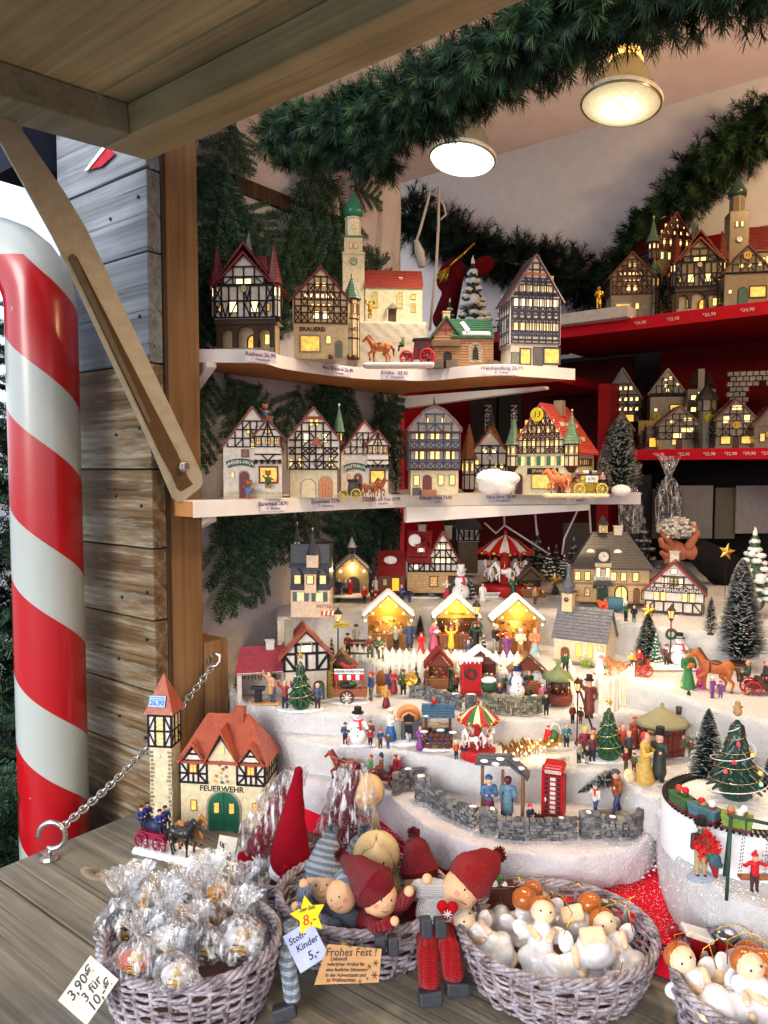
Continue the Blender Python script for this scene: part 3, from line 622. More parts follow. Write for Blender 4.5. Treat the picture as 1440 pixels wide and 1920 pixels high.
 # striped pole
PR=C((205,14,32),'ceramic',.22);PW=C((222,226,222),'ceramic',.3)
def pole_mat():
 m,n,b=nmat('candy stripes');tc=n.nodes.new('ShaderNodeTexCoord');sp=n.nodes.new('ShaderNodeSeparateXYZ');n.links.new(tc.outputs['Object'],sp.inputs[0])
 th=mathn(n,'DIVIDE',mathn(n,'ARCTAN2',sp.outputs[1],sp.outputs[0]),6.28318)
 v=mathn(n,'ADD',mathn(n,'DIVIDE',sp.outputs[2],.262),mathn(n,'MULTIPLY',th,1.));v=mathn(n,'FRACT',mathn(n,'ADD',v,20.933))
 s=mathn(n,'MULTIPLY',mathn(n,'GREATER_THAN',v,.42),mathn(n,'LESS_THAN',sp.outputs[2],1.922));r=tuple(lin(x)for x in(172,6,22));w=tuple(lin(x)for x in(172,180,178))
 sc=ramp(n,noise(n,34,5,rough=.75),[(.685,(0,0,0)),(.70,(1,1,1))])
 mxx=n.nodes.new('ShaderNodeMixRGB');n.links.new(s,mxx.inputs[0]);mxx.inputs[1].default_value=(*w,1);mxx.inputs[2].default_value=(*r,1)
 dn=n.nodes.new('ShaderNodeMixRGB');dn.blend_type='MULTIPLY';dn.inputs[0].default_value=.35;n.links.new(mxx.outputs[0],dn.inputs[1]);n.links.new(ramp(n,noise(n,7,5,stretch=(1,1,.25)),[(.3,(.7,.68,.66)),(.6,(1,1,1))]),dn.inputs[2])
 chp=n.nodes.new('ShaderNodeMixRGB');n.links.new(sc,chp.inputs[0]);n.links.new(dn.outputs[0],chp.inputs[1]);chp.inputs[2].default_value=(.5,.42,.4,1);n.links.new(chp.outputs[0],b.inputs['Base Color']);b.inputs['Roughness'].default_value=.28;b.inputs['Coat Weight'].default_value=.5;b.inputs['Coat Roughness'].default_value=.2
 bumpn(n,b,noise(n,30,3),.08,.002);return m
pc=at_d(86,900,1.182);pc.z=0;t=thing('candy_cane','giant red and white striped candy cane pole standing before the plank wall','pole',pc)
rr=.053;zb=1.850;pts=[(0,0,.0+zb*i/20)for i in range(21)];RB=.095
L_=(Vector((-.9,.25,0))).normalized()
for i in range(1,13):a=math.pi*i/12;pts.append(L_*(RB-RB*math.cos(a))+Vector((0,0,zb+RB*math.sin(a))))
pts.append(L_*(2*RB)+Vector((0,0,zb-.1)))
mb=MB();mb.tube(pts,rr,pole_mat(),48);mb.build('shaft',t)
# ring bolt, chain, hook, block
CHR=C((186,186,184),'metal',.25)
p=at_z(92,1612,1.0505);t=thing('ring_bolt','steel ring bolt screwed through the counter corner','ring bolt',p)
mb=MB();mb.lathe([(.0125,0),(.0125,.0022)],CHR,n=24,sm=False);mb.build('washer',t);mb=MB();mb.lathe([(.0085,.0022),(.0085,.0085)],CHR,n=6,sm=False);mb.build('nut',t)
mb=MB();rp=[(.000,0,.008),(.002,0,.016)]+[(.011*1+.019*math.sin(a)-.006,0,.035-.019*math.cos(a))for a in[R(-20)+i*R(300)/22 for i in range(23)]];mb.tube(rp,.0036,CHR,8);mb.build('ring',t)
ringtop=p+Vector((.020,0,.047))
bk=at_n(392,1255,.14);bl=sthing('block','small planed wood block on the post with a steel hook','block')
q=bk-B0;ab=q.dot(AX)
one(-.04,.032,.1005,.150,1.0,at_n(388,1200,.12).z,WPO,'timber',bl,.001)
hp=at_a(400,1243,.05);t=thing('hook','open steel hook holding the upper end of the chain','hook',hp)
mb=MB();mb.tube([(-.012,.02,.004),(-.010,.006,.002),(-.004,-.002,-.006),(.006,-.004,-.004),(.012,-.003,.004),(.012,-.002,.012),(.006,0,.016),(.0,.002,.015)],.0028,CHR,8);mb.build('shank',t);mb=MB();mb.lathe([(.009,0),(.009,.0018)],CHR,n=20,sm=False);o=mb.build('washer',t);o.location=(-.012,.02,.004);o.rotation_euler=(R(90),0,STALL)
t=thing('chain','steel link chain from the counter ring bolt up to the hook','chain',(0,0,0));e0,e1=ringtop,hp+Vector((-.002,-.004,-.006));N_=37
mb=MB();LL=(e1-e0).length/N_;mb.tube([(LL*.74*math.cos(a)*(1 if abs(math.cos(a))>.5 else 1),.0048*math.sin(a),0)for a in[i*math.pi/8 for i in range(16)]],.0018,CHR,6,closed=True);lk=mb.build('link',t);lm=lk.data
for i in range(N_):
 o=lk if i==0 else bpy.data.objects.new('link',lm)
 if i:col.objects.link(o);o.parent=t
 u=(i+.5)/N_;pos=e0.lerp(e1,u)-Vector((0,0,.018*math.sin(math.pi*u)));d=(e1-e0).normalized()-Vector((0,0,.018*math.pi*math.cos(math.pi*u)/(e1-e0).length))
 q=d.to_track_quat('X','Z').to_matrix();o.matrix_local=Matrix.Translation(pos)@(q@Matrix.Rotation(R(90)*(i%2)+R(35),3,'X')).to_4x4()
 # fir trees outside, left of the pole
random.seed(5);t=thing('fir_tree','bushy green fir tree outside behind the striped pole at the left edge','tree',at_z(-60,1000,0)if False else Vector((-1.22,2.25,0)))
mb=MB();mb.tube([(0,0,0),(0,0,1.0),(0,0,2.0)],[.05,.035,.01],BROWN,8);mb.build('trunk',t)
def branches(t,n,z0,z1,R0,R1,sm=1.8):
 for i in range(n):
  u=(i+random.random())/n;z=z0+(z1-z0)*u;a=random.uniform(0,6.283);L=R0+(R1-R0)*u;o=bpy.data.objects.new('branch',random.choice(BM));col.objects.link(o);o.parent=t
  s=L/.36;o.location=(math.cos(a)*L*.15,math.sin(a)*L*.15,z);o.rotation_euler=(random.uniform(-.4,.4),random.uniform(.0,.5),a);o.scale=(s,s,s)
branches(t,170,.5,2.1,.8,.12)
t2_=thing('fir_tree','low fir branches poking up beside the ring bolt at the lower left','tree',Vector((-.74,1.22,.0)))
mb=MB();mb.tube([(0,0,0),(0,0,1.15)],[.03,.006],BROWN,8);mb.build('trunk',t2_);branches(t2_,80,.5,1.2,.42,.12)
# ceramic light houses
CWALL=C((206,186,142),'ceramic');CCRM=C((216,204,170),'ceramic');CWHT=C((220,212,202),'ceramic');TIMB=C((40,26,26),'paint',.75);TIMR=C((70,34,30),'paint',.75);TIMX=C((26,24,30),'paint',.75)
RRED=C((150,52,48),'ceramic');RBRT=C((158,68,58),'ceramic');RORG=C((162,78,54),'ceramic');RGRN=C((96,128,104),'ceramic');RGRY=C((78,80,88),'ceramic');RPUR=C((104,80,92),'ceramic');RBRN=C((140,92,56),'ceramic');RMAR=C((122,44,48),'ceramic');SLATE=C((66,70,80),'ceramic');CSTN=C((150,140,122),'ceramic');DGRN=C((34,82,66),'ceramic');GRYB=C((62,68,92),'paint',.7)
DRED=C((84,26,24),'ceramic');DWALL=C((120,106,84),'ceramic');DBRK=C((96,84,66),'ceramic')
WC_={}
def win_mesh(w,h,pane,frame,mull,arch,th):
 key=(round(w,5),round(h,5),pane.name,frame.name,mull,arch)
 if key in WC_:return WC_[key]
 mb=MB();f=max(min(w,h)*.13,.0004)
 def out(ww,hh,n=6):
  if not arch:return[(-ww/2,-hh/2),(ww/2,-hh/2),(ww/2,hh/2),(-ww/2,hh/2)]
  r=ww/2;return[(-r,-hh/2),(r,-hh/2)]+[(r*math.cos(a),hh/2-r+r*math.sin(a))for a in[math.pi*i/n for i in range(n+1)]]
 o,i=out(w+2*f,h+2*f),out(w,h);n=len(o)
 vs=[(x,-th,z)for x,z in o]+[(x,-th,z)for x,z in i]+[(x,0,z)for x,z in o]+[(x,.0003,z)for x,z in i]
 fs=[]
 for a in range(n):b=(a+1)%n;fs+=[(a,b,n+b,n+a),(2*n+a,2*n+b,b,a)[::-1][::-1],(n+a,n+b,3*n+b,3*n+a)]
 mb.add(vs,fs,frame)
 if '|' in mull or '+' in mull or '#' in mull:mb.box((0,-th*.5,0),(f*.7,th*.8,h),frame)
 if '-' in mull or '+' in mull:mb.box((0,-th*.52,h*.08),(w,th*.7,f*.7),frame)
 if '#' in mull:
  for q in(-.25,.0,.25):mb.box((0,-th*.52,h*q),(w,th*.7,f*.55),frame)
 pm=MB();pm.add([(x,-th*.12,z)for x,z in i],[tuple(range(n))],pane)
 a=mb.build('window');b=pm.build('pane');r=(a.data,b.data);bpy.data.objects.remove(a);bpy.data.objects.remove(b);WC_[key]=r;return r
def link(name,me,parent,loc=(0,0,0),rot=(0,0,0)):
 o=bpy.data.objects.new(name,me);col.objects.link(o);o.parent=parent;o.location=loc;o.rotation_euler=rot;return o
def joined(a,b,nm):
 key=(a.name,b.name)
 if key in WC_:return WC_[key]
 m=bpy.data.meshes.new(nm);vs=[v.co[:]for v in a.vertices]+[v.co[:]for v in b.vertices];o=len(a.vertices)
 fs=[tuple(p.vertices)for p in a.polygons]+[tuple(i+o for i in p.vertices)for p in b.polygons];m.from_pydata(vs,[],fs)
 for x in list(a.materials)+list(b.materials):m.materials.append(x)
 k=len(a.materials)
 m.polygons.foreach_set('material_index',[p.material_index for p in a.polygons]+[p.material_index+k for p in b.polygons]);m.update();WC_[key]=m;return m
class House:
 def __init__(s,name,label,px,z,depth,w,d,hw,hr=0,yaw=0,cat='model house',group=None,lower=CWALL,upper=CWHT,split=.5,jet=2,gable='front',roof=RRED,timber=TIMB,over=4,tile=6,win=WARM,frame=None,body=True,scale=None):
  q=ray(px,880);p=CAM+q*(depth/q.y);p.z=z;s.k=k=depth/F;s.t=thing(name,label,cat,p,R(yaw),group)
  s.w,s.d,s.hw,s.hr,s.split,s.jet=w*k,d*k,hw*k,hr*k,split,jet*k;s.roofm,s.tim,s.winm,s.fr,s.tl,s.ov=roof,timber,win,frame or timber,tile*k,over*k;s.lo,s.up=lower,upper
  s.fm=MB();s.rm=MB();s.wm=MB()
  if body:
   W2=s.w/2;hs=s.hw*split;j=s.jet
   if hs>0:s.wm.box((0,s.d/2,hs/2),(s.w,s.d,hs),lower)
   if split<1:s.wm.box((0,s.d/2,(hs+s.hw)/2),(s.w+2*j,s.d+2*j,s.hw-hs),upper)
   if hr and gable=='front':
    s.wm.prism([(-W2-j,s.hw),(W2+j,s.hw),(0,s.hw+s.hr)],-j,s.d+j,upper);s.roof_front(-W2-j,W2+j,-j,s.d+j,s.hw,s.hw+s.hr)
   elif hr and gable=='side':
    s.wm.prism([(-j,s.hw),(s.d+j,s.hw),(s.d/2,s.hw+s.hr)],-W2-j,W2+j,upper,'x');s.roof_side(-W2-j,W2+j,-j,s.d+j,s.hw,s.hw+s.hr)
   elif hr and gable=='hip':s.roof_hip(-W2-j,W2+j,-j,s.d+j,s.hw,s.hw+s.hr,s.w*.28)
 def roof_front(s,x0,x1,y0,y1,z0,zr,m=None,ov=None,th=None):
  m=m or s.roofm;ov=s.ov if ov is None else ov;th=th or s.k*3;xc=(x0+x1)/2;sl=(zr-z0)/(xc-x0);dz=ov*sl;y0-=ov*.7;y1+=ov*.5;e=.0004
  po=[(x0-ov,z0-dz),(xc,zr),(x1+ov,z0-dz),(x1+ov,z0-dz+th),(xc,zr+th*1.4),(x0-ov,z0-dz+th)];po=[(a,b+e)for a,b in po]
  s.rm.prism(po[::-1],y0,y1,m);t=th+e;L=math.hypot(xc-x0+ov,zr-z0+dz);r,c=max(4,round(L/s.tl)),max(4,round((y1-y0)/s.tl))
  s.rm.tiles((x0-ov,y1,z0-dz+t),(x0-ov,y0,z0-dz+t),(xc,y0,zr+t*1.35),(xc,y1,zr+t*1.35),r,c,s.k*1.1,m)
  s.rm.tiles((x1+ov,y0,z0-dz+t),(x1+ov,y1,z0-dz+t),(xc,y1,zr+t*1.35),(xc,y0,zr+t*1.35),r,c,s.k*1.1,m)
 def roof_side(s,x0,x1,y0,y1,z0,zr,m=None,ov=None,th=None):
  m=m or s.roofm;ov=s.ov if ov is None else ov;th=th or s.k*3;yc=(y0+y1)/2;sl=(zr-z0)/(yc-y0);dz=ov*sl;x0-=ov*.6;x1+=ov*.6;e=.0004
  po=[(y0-ov,z0-dz),(yc,zr),(y1+ov,z0-dz),(y1+ov,z0-dz+th),(yc,zr+th*1.4),(y0-ov,z0-dz+th)];po=[(a,b+e)for a,b in po]
  s.rm.prism(po,x0,x1,m,'x');t=th+e;L=math.hypot(yc-y0+ov,zr-z0+dz);r,c=max(4,round(L/s.tl)),max(4,round((x1-x0)/s.tl))
  s.rm.tiles((x0,y0-ov,z0-dz+t),(x1,y0-ov,z0-dz+t),(x1,yc,zr+t*1.35),(x0,yc,zr+t*1.35),r,c,s.k*1.1,m)
  s.rm.tiles((x1,y1+ov,z0-dz+t),(x0,y1+ov,z0-dz+t),(x0,yc,zr+t*1.35),(x1,yc,zr+t*1.35),r,c,s.k*1.1,m)
 def roof_hip(s,x0,x1,y0,y1,z0,zr,ins,m=None,iy=None,flat=0):
  m=m or s.roofm;ov=s.ov;x0-=ov;x1+=ov;y0-=ov;y1+=ov;yc=(y0+y1)/2;iy=(y1-y0)/2-.0005 if iy is None else iy
  A,B,C_,D=[Vector(q)for q in((x0,y0,z0),(x1,y0,z0),(x1,y1,z0),(x0,y1,z0))];a,b,c,d=[Vector(q)for q in((x0+ins,y0+iy,zr),(x1-ins,y0+iy,zr),(x1-ins,y1-iy,zr),(x0+ins,y1-iy,zr))]
  dn=Vector((0,0,-s.k*2.5));vs=[A+dn,B+dn,C_+dn,D+dn,A,B,C_,D,a,b,c,d]
  s.rm.add(vs,[(3,2,1,0),(0,1,5,4),(1,2,6,5),(2,3,7,6),(3,0,4,7),(4,5,9,8),(5,6,10,9),(6,7,11,10),(7,4,8,11),(8,9,10,11)],m)
  for P,Q,q,p in((A,B,b,a),(B,C_,c,b),(D,A,a,d)):
   r=max(4,round((p-P).length/s.tl));s.rm.tiles(P,Q,q,p,r,max(3,round((Q-P).length/s.tl)),s.k*1.0,m)
 def spire(s,cx,cy,w,z0,h,n=4,m=None,bell=0,tip=None):
  m=m or s.roofm;k=s.k;cx,cy,w,z0,h=cx*k,cy*k,w*k,z0*k,h*k;r=w/2*(1.414 if n==4 else 1.05)
  def ring(rr,z):return[Vector((cx+rr*math.cos(2*math.pi*(i+.5)/n),cy+rr*math.sin(2*math.pi*(i+.5)/n),z))for i in range(n)]
  lv=[(r,z0),(r*.62,z0+h*.28),(r*.30,z0+h*.62),(r*.02,z0+h)]if bell else[(r,z0),(r*.02,z0+h)]
  s.rm.lathe([(r*.9,z0-k*2)]+lv,m,(cx,cy,0),n=n,sm=False)if False else None
  rs=[ring(a,b)for a,b in lv]
  vs=[v for q in rs for v in q];fs=[tuple(range(n-1,-1,-1))]
  for j in range(len(rs)-1):
   for i in range(n):
    fs.append((j*n+i,j*n+(i+1)%n,(j+1)*n+(i+1)%n,(j+1)*n+i))
    s.rm.tiles(rs[j][i],rs[j][(i+1)%n],rs[j+1][(i+1)%n],rs[j+1][i],max(2,round((lv[j+1][1]-lv[j][1])/s.tl*1.1)),max(1,round((rs[j][(i+1)%n]-rs[j][i]).length/s.tl)),k*.9,m)
  s.rm.add(vs,fs,m)
  if tip:s.rm.tube([(cx,cy,z0+h*.93),(cx,cy,z0+h+k*5)],k*.8,tip,5);s.rm.ball((cx,cy,z0+h+k*3),k*2.2,tip,8,6)
 def box(s,x0,x1,y0,y1,z0,z1,m,name=None):
  k=s.k;mb=MB()if name else s.wm;mb.box(((x0+x1)/2*k,(y0+y1)/2*k,(z0+z1)/2*k),((x1-x0)*k,(y1-y0)*k,(z1-z0)*k),m)
  if name:return mb.build(name,s.t,.3*k)
 def xf(s,side,u,v,off=0):
  k=s.k;off*=k;j=s.jet if v*k>s.hw*s.split-1e-6 else 0
  if side=='f':return Vector((u*k,-j-off,v*k)),(0,0,0)
  if side=='l':return Vector((-s.w/2-j-off,s.d/2-u*k,v*k)),(0,0,R(-90))
  if side=='r':return Vector((s.w/2+j+off,s.d/2+u*k,v*k)),(0,0,R(90))
  return Vector((u*k,side*k-off,v*k)),(0,0,0)
 def bar(s,u0,v0,u1,v1,w=3,side='f',th=1.2,m=None,off=0):
  if abs(u0-u1)+abs(v0-v1)<.5:return
  k=s.k;vm=max(v0,v1);d=Vector((u1-u0,v1-v0)).normalized()*w/2;n_=Vector((-d.y,d.x));q=[]
  w+=random.uniform(-.3,.3)
  a=Vector((u0,v0))-d*.5;b=Vector((u1,v1))+d*.5;sv=[]
  for pnt in(a-n_,b-n_,b+n_,a+n_):
   p1,_=s.xf(side,pnt.x,max(pnt.y,s.hw/k*s.split+.01)if vm*k>s.hw*s.split+1e-6 else pnt.y,off+.15);sv.append(p1)
  o,_=s.xf(side,0,vm,0);o2,_=s.xf(side,0,vm,th);s.fm.solid(sv,o2-o,m or s.tim)
 def grid(s,rows,cols,pat='',w=3,side='f',clip=None,m=None):
  for r,v in enumerate(rows):
   c0,c1=cols[0],cols[-1]
   if clip:h=clip(v);c0,c1=max(c0,-h),min(c1,h)
   if c1>c0:s.bar(c0,v,c1,v,w,side,m=m,th=1.5)
  for r in range(len(rows)-1):
   v0,v1=rows[r],rows[r+1]
   for u in cols:
    t=v1
    if clip:
     if abs(u)>clip(v0):continue
     while t>v0 and abs(u)>clip(t):t-=.5
    s.bar(u,v0,u,t,w,side,m=m)
   p=pat[r]if r<len(pat)else ''
   for i in range(len(cols)-1):
    ch=p[i]if i<len(p)else ' ';a,b=cols[i],cols[i+1]
    if clip and(max(abs(a),abs(b))>clip(v1)+2):continue
    if ch in 'x/':s.bar(a,v0,b,v1,w*.8,side,m=m,th=1.0)
    if ch in 'x\\':s.bar(a,v1,b,v0,w*.8,side,m=m,th=1.1)
    if ch=='v':s.bar(a,v1,(a+b)/2,v0,w*.8,side,m=m);s.bar((a+b)/2,v0,b,v1,w*.8,side,m=m)
 def gclip(s,inset=2):W2,hw,hr=(s.w/2+s.jet)/s.k,s.hw/s.k,s.hr/s.k;return lambda v:W2-inset if v<=hw else max(0,(W2-inset)*(1-(v-hw)/(hr)))
 def win(s,lst,w,h,pane=None,frame=None,side='f',mull='',arch=False,off=.3,name='window'):
  for it in lst:
   u,v=it[:2];ww,hh=(it[2:4]if len(it)>3 else(w,h));a,b=win_mesh(ww*s.k,hh*s.k,pane or s.winm,frame or s.fr,mull,arch,s.k*1.4);p,r=s.xf(side,u,v,off)
   if ww>=9:o=link(name,a,s.t,p,r);link('pane',b,o)
   else:link(name,joined(a,b,name),s.t,p,r)
 def door(s,u,v0,w,h,m,side='f',arch=True,planks=0,off=.3,name='door',frame=None):
  k=s.k;mb=MB();r=w/2;n=8
  po=[(-r,0),(r,0)]+([(r*math.cos(a),h-r+r*math.sin(a))for a in[math.pi*i/n for i in range(n+1)]]if arch else[(r,h),(-r,h)]);po=[(x*k,z*k)for x,z in po]
  fp=[(x*1.14,z*1.05)for x,z in po];mb.prism(fp,-k*.8,k*.5,frame or s.fr);mb.prism(po,-k*1.3,k*.6,m)
  for i in range(planks):
   x=-r+w*(i+1)/(planks+1);mb.box((x*k,-k*1.35,(h-r)*.5*k),(k*.35,k*.3,(h-r)*k),TIMB)
  mb.ball((r*.6*k,-k*1.6,h*.45*k),k*.9,GOLD,6,4)
  p,q=s.xf(side,u,v0,off);o=mb.build(name,s.t);o.location=p;o.rotation_euler=q;return o
 def sign(s,st,u,v,size,m=None,bg=None,w=0,h=0,side='f',off=1,rot=0,name='sign',bold=.0):
  k=s.k;p,r=s.xf(side,u,v,off)
  if bg is not None:
   mb=MB();mb.box((0,0,0),(w*k,k*1.5,h*k),bg);o=mb.build(name,s.t,.4*k);o.location=p;o.rotation_euler=(0,R(-rot),r[2]);text(st,size*k,m or BLACK,o,(0,-k*1.0,0),depth=k*.2,bold=bold*k)
  else:text(st,size*k,m or BLACK,s.t,p,(R(90),R(-rot)if False else 0,r[2]),depth=k*.25,bold=bold*k)
 def arcsign(s,st,u,v,size,rad,m,bg,span,off=1.2,bh=None):
  k=s.k;bh=bh or size*1.5;mb=MB();n=14;A=[R(90+span/2-span*i/n)for i in range(n+1)]
  po=[((rad+bh/2)*math.cos(a),(rad+bh/2)*math.sin(a)-rad)for a in A]+[((rad-bh/2)*math.cos(a),(rad-bh/2)*math.sin(a)-rad)for a in A[::-1]]
  mb.prism([(x*k,z*k)for x,z in po],-k,k*.6,bg);o=mb.build('sign',s.t);p,r=s.xf('f',u,v,off);o.location=p
  for i,ch in enumerate(st):
   a=R(90+span*.43-span*.86*(i/max(1,len(st)-1)));text(ch,size*k,m,o,(rad*math.cos(a)*k,-k*1.15,(rad*math.sin(a)-rad)*k),(R(90),0,0),depth=k*.15,bold=.25*k).rotation_euler=(Matrix.Rotation(-(R(90)-a),3,'Y')@Matrix.Rotation(R(90),3,'X')).to_euler()
 def chimney(s,x,y,w,z0,z1,m=CSTN,cap=True):
  k=s.k;mb=MB();mb.box((x*k,y*k,(z0+z1)/2*k),(w*k,w*k,(z1-z0)*k),m)
  n=max(2,int((z1-z0)/3))
  for i in range(n):mb.box((x*k,y*k,(z0+(i+.5)*(z1-z0)/n)*k),(w*k*1.05,w*k*1.05,(z1-z0)/n*k*.62),m)
  if cap:mb.box((x*k,y*k,(z1+1)*k),(w*k*1.25,w*k*1.25,2*k),m)
  mb.build('chimney',s.t)
 def stones(s,x0,x1,z0,z1,m,n=24,side='f',big=4):
  mb=MB();k=s.k
  rows=max(1,round((z1-z0)/big))
  for r in range(rows):
   x=x0+random.uniform(0,2)*(r%2)
   while x<x1-1:
    w=random.uniform(1.1,2.1)*big;w=min(w,x1-x);p,q=s.xf(side,x+w/2,z0+(r+.5)*(z1-z0)/rows,0)
    d=(w*.92*k,k*1.6,(z1-z0)/rows*.88*k);mb.box(p,d if side=='f' else(d[1],d[0],d[2]),m);x+=w
  o=mb.build('stonework',s.t,.5*k);o['kind']='stuff';return o
 def clock(s,u,v,r,side='f',off=1.5,face=WHITE,rim=BLACK):
  k=s.k;mb=MB();mb.lathe([(r*k,0),(r*k,k*1.2),(r*.86*k,k*1.2),(r*.86*k,k*.9)],rim,n=20,sm=False,cap=False);mb.lathe([(r*.86*k,k),(.0001,k*1.05)],face,n=20,sm=False,cap=False)
  for i in range(12):a=i*math.pi/6;mb.box((math.sin(a)*r*.7*k,math.cos(a)*r*.7*k,k*1.2),(k*.5,r*.16*k,k*.3),rim,(0,0,-a))
  mb.box((0,r*.25*k,k*1.35),(k*.7,r*.6*k,k*.3),rim);mb.box((r*.15*k,0,k*1.35),(r*.4*k,k*.7,k*.3),rim,(0,0,.4))
  o=mb.build('clock',s.t);p,q=s.xf(side,u,v,off);o.location=p;o.rotation_euler=(R(90),0,q[2])
 def turret(s,x,y,w,z0,z1,h,m=None,wall=None,n=8,rows=2,win=None,bell=0,tip=None):
  k=s.k;s.wm.lathe([(w*.5*k,z0*k),(w*.5*k,z1*k)],wall or s.up,(x*k,y*k,0),n=n,sm=False)
  if z0>4:s.wm.lathe([(w*.18*k,(z0-w*.45)*k),(w*.5*k,z0*k)],s.tim,(x*k,y*k,0),n=n,sm=False)
  for i in range(n):
   a=2*math.pi*i/n;px,py=x+w*.5*math.cos(a),y+w*.5*math.sin(a);s.fm.tube([(px*k,py*k,z0*k),(px*k,py*k,z1*k)],k*1.2,s.tim,4)
  for r in range(rows+1):z=z0+(z1-z0)*r/rows;s.fm.lathe([(w*.53*k,(z-1.3)*k),(w*.53*k,(z+1.3)*k)],s.tim,(x*k,y*k,0),n=n,sm=False)
  for i in range(n):
   a=2*math.pi*(i+.5)/n
   if math.sin(a)<.3:
    q=w*.5*math.cos(math.pi/n)+.6;me=joined(*win_mesh(w*.16*k,(z1-z0)/rows*.5*k,win or s.winm,s.fr,'',False,k),'window');link('window',me,s.t,((x+q*math.cos(a))*k,(y+q*math.sin(a))*k,(z0+(z1-z0)*(1-.5/rows))*k),(0,0,a+R(90)))
  s.spire(x,y,w*1.25,z1+1,h,n,m,bell,tip)
 def done(s,bev=.6):
  if s.wm.v:s.wm.build('wall',s.t,bev*s.k)
  if s.rm.v:s.rm.build('roof',s.t)
  if s.fm.v:s.fm.build('timber_frame',s.t)
  return s.t
YW=lit((255,222,140),.95);DIMW=lit((255,200,120),.4);SCENE=lit((255,190,80),.8)
# ---- upper shelf
def town_hall(label,px,z,depth,sc=1,wall=CWHT,roof=RMAR,tim=TIMX,win=HOTW,group=None,yaw=-4,arc=DKWOOD):
 H=House('town_hall',label,px,z,depth,104*sc,74*sc,122*sc,74*sc,yaw,lower=arc,upper=wall,split=.49,jet=5*sc,roof=roof,timber=tim,over=5*sc,tile=6*sc,win=win,group=group);q=sc
 H.wm.v=[];H.wm.f=[];H.wm.m=[];H.wm.s=[]
 k=H.k*sc;H.wm.box((0,74*k*.62,30*k),(100*k,74*k*.72,60*k),CWALL)
 for x in(-50,-20,20,50):H.wm.box((x*k,6*k,27*k),(9*k,12*k,54*k),arc)
 H.wm.box((0,5*k,57*k),(114*k,16*k,10*k),arc);H.wm.box((0,37*k,93*k),(112*k,82*k,62*k),wall);H.wm.prism([(-38*k,124*k),(38*k,124*k),(38*k,138*k),(0,176*k),(-38*k,138*k)],-4*k,70*k,wall)
 for a,b in((-20,20),(-50,-20),(20,50)):
  n=7;r=(b-a)/2-4;c=(a+b)/2;H.wm.prism([(x*k,zz*k)for x,zz in[(c-r-.5,54),(c+r+.5,54)]+[(c+r*math.cos(t_),34+r*math.sin(t_))for t_ in[math.pi*i/n for i in range(n+1)]]],1*k,10*k,arc)
 g=lambda l:[(x*sc,y*sc)for x,y in l]
 H.grid([64*q,94*q,122*q],[x*q for x in(-56,-42,-28,-12,0,12,28,42,56)],['xv/ \\vx','x   v  x'],3*q);H.grid([64*q,94*q,122*q],[-36*q,-18*q,0,18*q,36*q],['xxxx','    '],3*q,'r');H.grid([64*q,94*q,122*q],[-36*q,-18*q,0,18*q,36*q],['xxxx','    '],3*q,'l')
 H.grid([124*q,138*q,156*q],[x*q for x in(-38,-20,0,20,38)],['/  \\',' '],2.6*q,clip=lambda v:38*q if v<138*q else max(0,38*q*(1-(v-138*q)/(38*q))))
 H.win(g([(-20,84),(20,84)]),13*q,20*q,win);H.win(g([(-8,128),(8,128)]),12*q,12*q,win);H.win(g([(-44,82),(44,82)]),8*q,13*q,DIMW)
 H.win(g([(-22,24)]),7*q,20*q,YW,side=10*sc);H.win(g([(14,20)]),20*q,26*q,SCENE,side=9*sc,arch=True,mull='|',frame=TIMX);H.win(g([(40,26)]),9*q,18*q,YW,side=10*sc)
 H.roof_front(-43*k,43*k,-8*k,72*k,132*k,178*k);H.roof_hip(-60*k,60*k,2*k,76*k,124*k,168*k,40*k)
 for x in(-53,53):H.turret(x*sc,8*sc,25*sc,66*q,126*q,72*q,rows=2)
 H.spire(0,40*sc,34*sc,160*sc,50*sc,4,None,1);H.spire(0,36*sc,12*sc,196*sc,34*sc,4,C((70,76,92),'ceramic'))
 H.chimney(26*sc,36*sc,12*sc,140*sc,182*sc,roof);H.clock(0,116*q,7*q,face=CWALL)
 H.stones(-54*q,54*q,0,10*q,CSTN,big=5*q);return H.done()
town_hall('town hall with two red corner spires and dark arcades, leftmost on the upper white shelf',462,ZS1,1.30)
